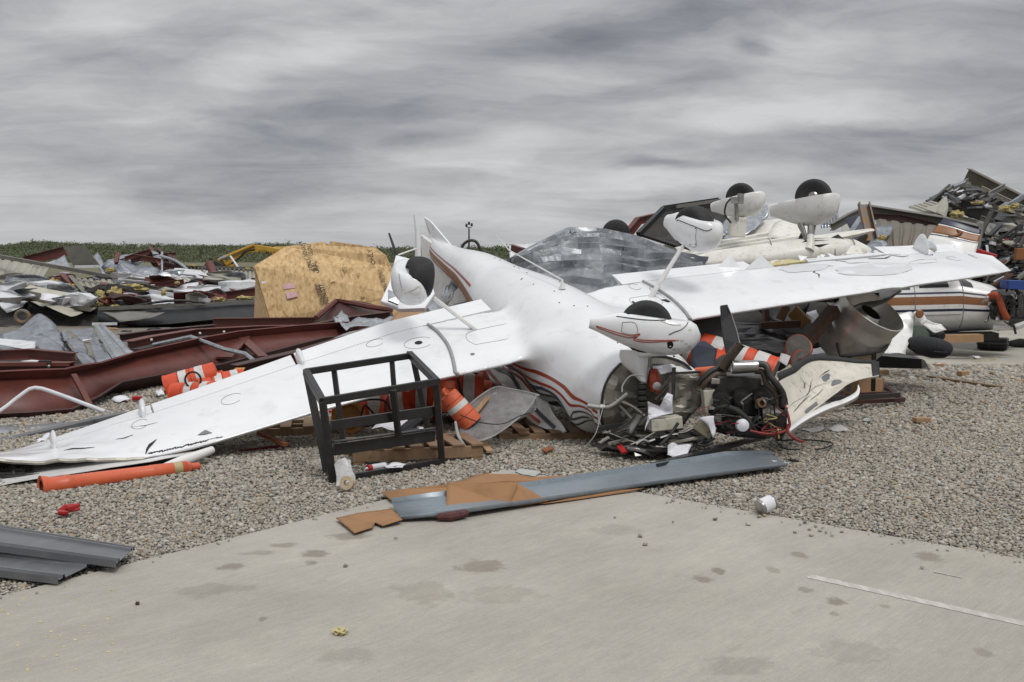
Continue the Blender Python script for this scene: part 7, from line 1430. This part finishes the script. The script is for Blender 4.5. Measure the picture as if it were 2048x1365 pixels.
for k, (p, q, dp, m_) in enumerate((((1905, 392, 25), (2070, 462, 24), .16, taupe), ((1925, 372, 25.6), (2070, 440, 24.8), .12, steeld), ((1962, 376, 25.8), (2070, 428, 25), .10, beige), ((1880, 424, 23.4), (2070, 496, 22.4), .14, steeld), ((1960, 440, 22.6), (2070, 478, 22), .18, taupe), ((1940, 410, 24.4), (2010, 372, 25), .10, taupe), ((1985, 432, 24), (2048, 392, 24.8), .10, galvd), ((1846, 420, 23), (1900, 372, 24.4), .08, steeld), ((1868, 400, 24), (1936, 360, 25), .07, taupe), ((1900, 436, 22.9), (1960, 452, 22.6), .2, beige))):
    beam([p, q], dp, dp * .7, ('thin taupe purlin just below the topmost beam', 'dark thin purlin tucked under the topmost beam', 'pale narrow purlin beneath the topmost beam', 'dark purlin under the long dark grey beam', 'wide taupe purlin low at the right edge', 'short taupe strut rising right between the two long beams', 'pale grey strut rising right near the right edge', 'dark strut climbing to the pipe tangle', 'taupe strut along the upper slope of the pipe tangle', 'short pale beam end above the tail fin')[k], m_, 'steel_purlin')
tg = thing('pipe_tangle', at(1880, 420, 24), 'tangle of dark pipes, rods and brackets on top of the right heap', 'tangle')
for i in range(64):
    px, py = rb.uniform(1848, 1955), 0; top = np.interp(px, [1845, 1870, 1925, 1955], [400, 385, 366, 385]); py = rb.uniform(top, top + 32); L_ = rb.uniform(8, 42); a = rb.choice((-.5, -.45, .45, .5, 1.3, -.55)) + rb.gauss(0, .15); D = rb.uniform(23.6, 24.6); s = MB()
    x2, y2 = px + L_ * math.cos(a), py + L_ * math.sin(a); y2 = max(y2, 362 + abs(x2 - 1925) * .5)
    if i % 2: s.tube([(px, py, D), (x2, y2, D + .1)], rb.choice((.02, .03, .04)), 7)
    else: s.bar((px, py, D), (x2, y2, D + .1), rb.uniform(.04, .12), rb.uniform(.03, .08))
    build(s, 'rod' if i % 2 else 'bracket', rb.choice((steeld, steeld, taupe, taupe, galvd, dark, wsheet)), tg)
rs = thing('broken_siding', at(1990, 430, 23), 'jumbled strips of siding and framing between the two long beams of the right heap', 'siding')
for i in range(60):
    px = rb.uniform(1930, 2050); py = rb.uniform(388 + (px - 1930) * .42, 418 + (px - 1930) * .40); L_ = rb.uniform(14, 60); a = rb.choice((.47, .5, -.5, .42, .1)) + rb.gauss(0, .12); s = MB()
    s.bar((px, py, rb.uniform(23.5, 24.8)), (px + L_ * math.cos(a), py + L_ * math.sin(a), rb.uniform(23.5, 24.5)), rb.uniform(.05, .2), rb.uniform(.02, .06)); build(s, 'strip', rb.choice((taupe, taupe, dark, beige, galvd, wsheet, steeld)), rs)
for i in range(42):
    px = rb.uniform(1750, 2055); lo_ = 418 if px < 1890 else 395 + (px - 1930) * .35; py = rb.uniform(max(lo_ + 12, 424), 500) if px > 1890 else rb.uniform(440, 492); D = 22.6 - (py - 420) * .03; w_, h_ = rb.uniform(10, 40), rb.uniform(4, 14); t_ = rb.choice((.45, -.5, .1, .9)) + rb.gauss(0, .15)
    if 1835 < px < 1975 and py > 432: continue
    q = [(px + w_ * u * math.cos(t_) - h_ * v * math.sin(t_), py + w_ * u * math.sin(t_) * .6 + h_ * v * math.cos(t_), D + rb.uniform(-.2, .2)) for u, v in ((-1, -1), (.2, -1.3), (1, -.7), (.9, .8), (-.2, 1.1), (-1, .6))]
    build(crumpled(q, .07, 3, 2), 'bent_sheet', rb.choices((taupe, dark, galvd, beige, steeld, wsheet, blackm), (7, 6, 4, 4, 4, 1, 4))[0], rs, solid=.005, smooth=18)
sm = thing('broken_fittings', at(2000, 600, 19.5), 'jumble of broken dark fittings with red and white bits at the right edge', 'fittings')
for i in range(190):
    px, py = rb.uniform(1945, 2060), rb.uniform(468, 600); L_ = rb.uniform(10, 60); a = rb.gauss(.2, .7); D = 20.6 - (py - 470) * .012; s = MB(); m_ = rb.choices((dark, taupe, steeld, blackm, redp, wsheet, beige, navy, woodd, yel, galvd), (12, 8, 9, 10, 1, 1, 2, 2, 3, .4, 3))[0]
    s.bar((px, py, D), (px + L_ * math.cos(a), py + L_ * math.sin(a), D + .2), rb.uniform(.02, .11), rb.uniform(.02, .06)); build(s, 'fragment', m_, sm)
for c_, rad, lab in (((1912, 430, 22), (.2, .12, .12), 'yellow wool lump beside the buckled taupe sheet'), ((2010, 418, 23.2), (.18, .10, .10), 'larger yellow wool lump between the long beams at right'), ((2030, 412, 23.2), (.13, .10, .09), 'yellow wool lump at the far right between the long beams'), ((1956, 406, 23.6), (.2, .1, .06), 'flat yellow wool near the tangle of the right heap'), ((1764, 476, 18.4), (.1, .06, .07), 'small yellow wool lump under the brown panel')):
    one(blob(c_, tuple(k_ * .62 for k_ in rad), .6, 1.9), 'glass_wool', yel, lab, 'insulation', 'clumps of yellow glass wool', smooth=60)
s = MB(); s.bar((1955, 502, 19.2), (1992, 514, 19), .12, .07); one(s, 'red_box', redp, 'flat red box on the shelf of debris right of the tail fin', 'box', bevel=.01)
s = MB(); s.bar((2030, 508, 18.9), (2060, 510, 18.9), .1, .2); one(s, 'wooden_box', M('orange_wood', (.24, .09, .03), (.18, .06, .02), 6, .6), 'orange brown wooden box at the right edge', 'box', bevel=.01)
s = MB(); s.poly([at(*p) for p in ((2006, 560, 17.5), (2056, 562, 17.5), (2056, 580, 17.5), (2008, 578, 17.5))], .3, n=Vector((0, 1, 0))); one(s, 'blue_tray', blue, 'blue plastic tray full of parts at the right edge', 'tray', bevel=.02)
# striped tail fin
tf = thing('tail_fin', at(1905, 510, 18), 'broken tail fin with navy, brown and white bands standing behind the right wing', 'tail fin')
def tfp(u, v, o_=0):   # u along the chord, v from the tip down
    a, b_, c_, d_ = at(1889, 437, 18.3), at(1962, 459, 18.1), at(1950, 512, 17.9), at(1840, 500, 18.1); p = a.lerp(b_, u).lerp(d_.lerp(c_, u), v)
    return p + Vector((0, -.05 * math.sin(math.pi * u) - o_, 0)) + noise.noise_vector(p * 2.2) * .03 * (1.3 - v)
for v0, v1, nm, m_ in ((0, .2, 'navy_band', navy), (.2, .235, 'white_line', whiteg), (.235, .50, 'brown_band', brownp), (.50, .53, 'white_line', whiteg), (.53, .56, 'navy_line', navy), (.56, 1.05, 'white_skin', whiteg)):
    s = MB(); s.loft([[tfp(u, v0 + (v1 - v0) * k / 5) for k in range(6)] for u in np.linspace(0, 1, 21)], close=False, cap=False); build(s, nm, m_, tf, solid=.05, smooth=40)
s = MB(); s.tube([tfp(.38, .22, .04), tfp(.5, .3, .06), tfp(.45, .42, .05), tfp(.3, .5, .04)], [.01, .03, .02, .008], 6); build(s, 'torn_skin', brownp, tf)

# ================================================================ third aircraft with stripes, right edge
p3 = thing('light_aircraft', gr(1870, 668), 'white aircraft fuselage with navy and brown stripes and an open nose', 'aircraft')
def f3(px, th):
    x = (px - 1700) / 290; top = np.interp(px, [1640, 1760, 1900, 1962, 1990], [556, 556, 552, 567, 575]); bot = np.interp(px, [1640, 1700, 1900, 1990], [664, 668, 664, 656])
    D = 18.9 - .0012 * (px - 1700); a, b_ = at(px, top, D), at(px, bot, D); c_ = (a + b_) / 2; h_ = (a - b_).length / 2; ct, st = math.cos(th), math.sin(th); e_ = .8
    lean = .14 * (1 - st) if px > 1940 else 0
    return c_ + Vector((lean, -abs(ct) ** e_ * (1 if ct > 0 else -1) * .52, abs(st) ** e_ * (1 if st > 0 else -1) * h_))
s = MB(); s.loft([[f3(px, 2 * math.pi * k / 48) for k in range(48)] for px in np.linspace(1640, 1972, 14)], cap=False); build(s, 'fuselage', whiteg, p3, smooth=50, solid=.01)
def band3(t0, t1, mat, nm='stripe', x0=1645, x1=1972, o_=.006):
    s = MB(); s.loft([[f3(px, R(t0 + (t1 - t0) * k / 4)) + Vector((0, -o_, 0)) for k in range(5)] for px in np.linspace(x0, x1, 14)], close=False, cap=False); build(s, nm, mat, p3, smooth=True)
band3(19, 23, navy); band3(1, 14, brownp); band3(-8, -4, navy)
for x0, x1, t0, t1 in ((1818, 1876, 34, 62), (1760, 1800, 30, 55), (1900, 1924, 38, 70)): band3(t0, t1, tint, 'window', x0, x1, .012)
for px in (1808, 1902): s = MB(); s.tube([f3(px, R(t)) + Vector((0, -.008, 0)) for t in range(-50, 70, 6)], .006, 5); build(s, 'door_seam', panelline, p3)
s = MB(); s.tube([f3(1808 + k * 10, R(-14)) + Vector((0, -.008, 0)) for k in range(10)], .006, 5); build(s, 'door_seam', panelline, p3)
s = MB(); s.tube([f3(1972, R(t)) + Vector((0, -.0, 0)) for t in range(-90, 91, 6)], .02, 6); build(s, 'firewall_flange', steeld, p3)
s = MB(); q = [f3(1972, 2 * math.pi * k / 32) for k in range(32)]; s.add(q, [tuple(range(32))]); build(s, 'firewall', steeld, p3)
s = MB(); s.bar((1975, 610, 18.2), (2060, 610, 18.2), .6, .5); build(s, 'engine_block', blackm, p3, bevel=.08)
for k in range(4): s = MB(); s.bar((1992 + k * 16, 590, 17.9), (1992 + k * 16, 632, 17.8), .09, .12); build(s, 'cylinder', steeld, p3, bevel=.02)
s = MB(); s.tube([(1978, 594, 17.7), (1992, 590, 17.6), (2000, 604, 17.6), (2006, 622, 17.6), (2014, 636, 17.7)], .055, 10, smooth=5); build(s, 'hose', hose, p3, smooth=True)
s = MB(); s.box(at(1985, 612, 17.7), (.12, .06, .12)); build(s, 'label_plate', paper, p3)
for k in range(22):
    s = MB(); px, py = rb.uniform(1972, 2050), rb.uniform(575, 650); s.tube([(px, py, 17.7), (px + rb.uniform(-12, 12), py + rb.uniform(-12, 12), 17.6), (px + rb.uniform(-20, 20), py + rb.uniform(-8, 20), 17.7)], rb.choice((.01, .02, .03)), 6, smooth=4); build(s, 'engine_line', rb.choice((steeld, rubber, chrome, rubber)), p3, smooth=True)
s = MB(); s.tube([(1988, 656, 17.9), (2030, 655, 17.7), (2060, 645, 17.6)], [.05, .05, .05], 8); build(s, 'lower_cowl', whiteg, p3, smooth=True)
s = MB(); s.bar((1700, 676, 18.6), (1990, 672, 18.2), .5, .12); one(s, 'crushed_underside', dark, 'dark crushed metal beneath the striped fuselage', 'debris')
s = MB(); s.bar((1880, 678, 17.6), (1962, 676, 17.6), .2, .12); one(s, 'cardboard_strip', tan, 'flat brown box under the striped fuselage, left of the black case', 'box')

# torn white piece, bags and case
tw = [(1762, 708, 14.6), (1770, 660, 14.9), (1786, 628, 15.1), (1826, 622, 15.2), (1830, 640, 15.1), (1828, 660, 15), (1822, 680, 14.8), (1815, 704, 14.6)]
cr(tw, whiteg, 'torn white fuselage skin standing right of the metal nacelle', .08, 5, 1.6, 'fuselage_skin', 'aircraft skin')
cr([(1828, 620, 15.1), (1842, 620, 15.1), (1852, 640, 15), (1884, 646, 15), (1894, 656, 14.9), (1872, 662, 14.9), (1840, 650, 15)], whiteg, 'white bent skin arm with riveted holes, above the dark grey bag', .05, 4, 2.5, 'fuselage_skin', 'aircraft skin')
s = MB(); s.lathe((1838, 628, 15.0), (0, -1, 0), [(0, .05), (.02, .06), (.03, .045)], 14); one(s, 'skin_hole_ring', brownp, 'brown rimmed hole in the white bent skin arm', 'ring')
cr([(1826, 648, 15.4), (1850, 650, 15.4), (1862, 664, 15.3), (1858, 682, 15.1), (1828, 684, 15.1)], M('dark_green_paint', (.03, .05, .03), (.02, .03, .02), 6, .7), 'dark green and black wreckage behind the white bent skin arm', .08, 4)
cr([(1738, 640, 15.6), (1770, 622, 15.6), (1780, 632, 15.5), (1760, 650, 15.4)], whiteg, 'crumpled white skin edge beside the nacelle rim', .05, 4)
def bag(pts, r_, lab, mat=fabric, nm='bag', cat='bag'):
    s = MB(); s.tube(pts, r_, 14, smooth=5); b0 = one(s, nm, mat, lab, cat, smooth=50); return b0
bg = bag([(1820, 686, 14.9), (1838, 690, 14.8), (1866, 696, 14.6), (1888, 698, 14.5), (1897, 694, 14.6)], [.08, .13, .14, .12, .05], 'dark grey soft bag lying on the far slab'); s = MB(); s.tube([(1868, 704, 14.4), (1890, 706, 14.35), (1896, 698, 14.5)], .012, 6); build(s, 'handle', rubber, bg)
bag([(1858, 668, 15.6), (1872, 668, 15.6), (1884, 674, 15.5)], [.08, .11, .06], 'rounded black bag behind the dark grey soft bag')
s = MB(); s.bar(gr(1956, 686, .12), gr(2016, 688, .12) + Vector((0, 0, 0)), .35, .2); hc = one(s, 'hard_case', hard, 'black hard plastic case on the far slab under the aircraft nose', 'case', bevel=.02)
s = MB(); s.bar(gr(1955, 686, .135) + Vector((-.005, 0, 0)), gr(2017, 688, .135), .37, .02); build(s, 'lid_rim', blackm, hc)
for px in (1968, 2000): s = MB(); s.box(gr(px, 687, .12) + Vector((0, -.19, 0)), (.05, .02, .07)); build(s, 'latch', blackm, hc)
bag([gr(2018, 688, .07), gr(2040, 687, .08), gr(2062, 688, .08)], [.05, .09, .07], 'flat black bag at the right edge of the far slab')
cr([gr(1936, 712, .03), gr(1944, 708, .08), gr(1952, 712, .04), gr(1966, 714, .03), gr(1950, 717, .02)], paper, 'white rag lying alone on the far slab', .03, 4, 6)
s = MB()
for i in range(30): s.ell(gr(rb.uniform(1940, 1990), rb.uniform(710, 724), .008), (.03, .015, .005), rotz(rb.random() * 3), 8, 6, .5)
o = one(s, 'insulation_crumbs', yelp, None, None); o['kind'] = 'stuff'

# shiny nacelle on its stand
nc = thing('metal_nacelle', gr(1720, 792), 'big shiny bare metal engine nacelle ring tilted on a black stand under the right wing', 'nacelle')
nax = Vector((.42, -.48, .77)).normalized(); nb = at(1690, 690, 12.6)
s = MB(); s.lathe(nb, nax, [(-.1, .30), (.05, .37), (.2, .395), (.32, .385), (.40, .36), (.44, .37), (.56, .385), (.565, .375), (.45, .35), (.38, .30), (.30, .24), (.1, .22)], 48, cap=False); build(s, 'nacelle_ring', nacm, nc, smooth=50)
s = MB(); s.lathe(nb + nax * .3, nax, [(0, .0), (0, .25), (.02, .25)], 30, cap=False); build(s, 'intake_throat', dark, nc); s = MB(); s.lathe(nb + nax * .2, nax, [(0, .2), (.15, .21), (.26, .16), (.3, .12)], 30, cap=False); build(s, 'inner_lip', chrome, nc, smooth=60)
s = MB(); s.tube([(1675, 688, 12.0), (1680, 706, 11.9), (1690, 712, 11.9), (1745, 706, 12.1), (1770, 698, 12.2), (1776, 684, 12.3)], .02, 8, smooth=4); build(s, 'cradle', black, nc, smooth=True)
for a, b_ in (((1700, 710, 11.95), (1697, 784, 11.9)), ((1748, 704, 12.1), (1746, 782, 12.2))): s = MB(); s.bar(a, b_, .04, .04); build(s, 'stand_leg', black, nc)
s = MB(); P4 = [gr(1690, 806, .05), gr(1806, 800, .05), gr(1766, 772, .05), gr(1700, 776, .05)]
for i in range(4): s.bar(P4[i], P4[(i + 1) % 4], .05, .04)
s.bar(gr(1706, 789, .12), gr(1780, 786, .12), .04, .03); build(s, 'stand_base', redd, nc)
s = MB(); s.bar(gr(1640, 800, .16), gr(1798, 790, .12), .04, .05); build(s, 'stand_rail', black, nc)
s = MB(); s.poly([gr(1692, 804, .03), gr(1800, 799, .03), gr(1765, 776, .03), gr(1700, 779, .03)], .02); one(s, 'wooden_board', wood, 'dark brown board under the black stand of the nacelle', 'board')
s = MB(); s.box(gr(1726, 776, .14), (.35, .25, .22), rotz(.4)); one(s, 'cardboard_box', tan, 'brown cardboard box crushed behind the stand, below the cowling', 'box', bevel=.01)
s = MB(); s.box(gr(1752, 772, .1), (.16, .14, .16), rotz(-.5)); one(s, 'cardboard_box', tan, 'small tilted cardboard box right of the stand leg', 'box', bevel=.006)
cr([(1600, 705, 13.4), (1640, 650, 13.8), (1672, 618, 14.2), (1690, 640, 13.8), (1676, 690, 13.2), (1660, 706, 13)], white, 'white wrinkled skin panel left of the shiny nacelle', .06, 5, 1.6, 'fuselage_skin', 'aircraft skin')
cr([(1770, 650, 13.8), (1764, 706, 13.2), (1700, 712, 12.9), (1660, 706, 13), (1690, 660, 13.6)], alu, 'dented bare metal skirt below the shiny nacelle', .05, 4, 1.6, 'nacelle_skirt', 'metal skirt')
s = MB(); rows = []
for px, yt, yb, D in ((1660, 612, 624, 13.0), (1700, 598, 622, 13), (1740, 590, 616, 13), (1775, 584, 602, 13), (1796, 578, 586, 13)): a, b_ = at(px, yt, D), at(px, yb, D - .4); rows.append([a + Vector((0, .3, .05)), a, a.lerp(b_, .5) + Vector((0, -.12, 0)), b_])
s.loft(rows, close=False, cap=False); one(s, 'curved_fairing', M('grey_green_skin', (.20, .20, .17), (.14, .14, .12), 4, .4, .3), 'curved grey metal fairing hanging under the outer right wing', 'fairing', solid=.02, smooth=50)
# long black beam pointing right
s = MB(); rows = []
for px, yt, yb, D in ((1600, 712, 722, 14.4), (1660, 710, 726, 14.2), (1760, 712, 736, 13.9), (1844, 719, 738, 13.6)): a, b_ = at(px, yt, D), at(px, yb, D); rows.append([a, a + Vector((0, .3, .02)), b_ + Vector((0, .3, 0)), b_])
s.loft(rows); bl = one(s, 'black_beam', blackm, 'long black tapered beam lying behind the cowling, pointing right', 'beam'); s = MB(); s.poly([at(1844, 718, 13.58), at(1850, 722, 13.5), at(1859, 736, 13.4), at(1850, 740, 13.4), at(1844, 736, 13.55)], .012); build(s, 'torn_end', chrome, bl)
# brown posts and clutter below the right wing
for a, b_, w_, h_, lab, m_ in (((1582, 722, 11.9), (1668, 618, 12.3), .14, .10, 'thick dark brown post leaning diagonally under the right wing', woodd), ((1600, 700, 12.1), (1688, 626, 12.5), .06, .10, 'thinner grey edge post behind the thick brown post', taupe), ((1520, 652, 12.6), (1600, 648, 12.6), .08, .08, 'level dark red brown bar in the shade under the right wing', woodd), ((1530, 590, 12.9), (1534, 680, 12.7), .06, .14, 'upright brown board in the shade under the right wing', woodd), ((1585, 622, 12.9), (1612, 650, 12.8), .05, .16, 'golden brown board end under the right wing', M('golden_board', (.30, .17, .06), (.22, .12, .04), 5, .6)), ((1560, 640, 12.8), (1572, 612, 12.8), .05, .1, 'short pale brown board under the right wing', wood), ((1650, 600, 12.7), (1740, 590, 13), .3, .06, 'black bar along the underside of the outer right wing', blackm)):
    s = MB(); s.bar(a, b_, w_, h_); one(s, 'wooden_post' if 'post' in lab else 'wooden_board', m_, lab, 'post' if 'post' in lab else 'board', bevel=.005)
for pts, lab, m_ in (([(1392, 655, 12.4), (1440, 640, 12.6), (1560, 640, 12.8), (1580, 680, 12.4), (1560, 700, 12.2), (1470, 672, 12.3)], 'dark grey sheet sloping down right behind the propeller blade', M('dark_grey_sheet', (.05, .052, .055), (.03, .032, .034), 3, .4)), ([(1380, 620, 13.2), (1700, 596, 13.6), (1700, 660, 13.2), (1620, 700, 12.9), (1560, 740, 12.6), (1400, 740, 12.4)], 'black backdrop sheet added as shade under the right wing', dark),  # backdrop sheet is added; its black stands in for underwing shade
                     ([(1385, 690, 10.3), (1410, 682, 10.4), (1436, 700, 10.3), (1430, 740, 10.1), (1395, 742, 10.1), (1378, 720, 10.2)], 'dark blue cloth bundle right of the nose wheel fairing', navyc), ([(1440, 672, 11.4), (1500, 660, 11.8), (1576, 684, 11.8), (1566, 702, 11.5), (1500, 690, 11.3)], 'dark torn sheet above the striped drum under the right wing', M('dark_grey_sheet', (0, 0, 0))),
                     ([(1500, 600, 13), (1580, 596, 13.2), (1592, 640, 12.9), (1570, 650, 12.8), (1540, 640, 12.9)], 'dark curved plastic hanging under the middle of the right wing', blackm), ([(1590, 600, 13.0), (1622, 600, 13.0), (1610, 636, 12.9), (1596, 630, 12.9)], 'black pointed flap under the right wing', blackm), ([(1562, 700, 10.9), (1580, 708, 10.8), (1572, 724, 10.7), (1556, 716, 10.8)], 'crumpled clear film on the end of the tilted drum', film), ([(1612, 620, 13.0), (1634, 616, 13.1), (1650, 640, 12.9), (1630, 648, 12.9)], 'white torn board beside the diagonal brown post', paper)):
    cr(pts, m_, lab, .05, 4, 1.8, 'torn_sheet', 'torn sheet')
s = MB(); s.lathe((1418, 660, 11.2), (0, -1, .1), [(-.08, .08), (-.08, .2), (-.04, .25), (.04, .25), (.08, .2), (.08, .1)], 28); one(s, 'wheel', rubber, 'black tyre in the shade right of the nose wheel fairing', 'wheel', smooth=40)
# dark wreckage sheets, painted near-black as the shade under cabin and left wing
for pts, lab in (([(930, 760, 11.6), (1000, 745, 11.7), (1080, 800, 11), (1120, 870, 10.6), (1040, 870, 10.8), (960, 840, 11.2)], 'dark crushed cabin contents with painted shade under the left wing root'), ([(640, 830, 11.5), (760, 800, 11.8), (950, 770, 11.8), (960, 850, 11.2), (760, 860, 11.2), (640, 858, 11.2)], 'dark rubble sheet painted as shade behind the drums under the left wing')): cr(pts, dark, lab, .08, 5, 1.5, 'dark_debris_shade', 'debris')
for i in range(24):
    px, py = rb.uniform(930, 1075), rb.uniform(790, 858); p = gr(px, max(py, 842), .05) + Vector((0, .3, rb.uniform(0, .15))); s = MB(); s.box(p, (rb.uniform(.04, .14), rb.uniform(.03, .08), rb.uniform(.02, .05)), rotz(rb.random() * 3)); build(s, 'fragment', rb.choice((redp, wsheet, woodl, dark, orangep, taupe)), sc)
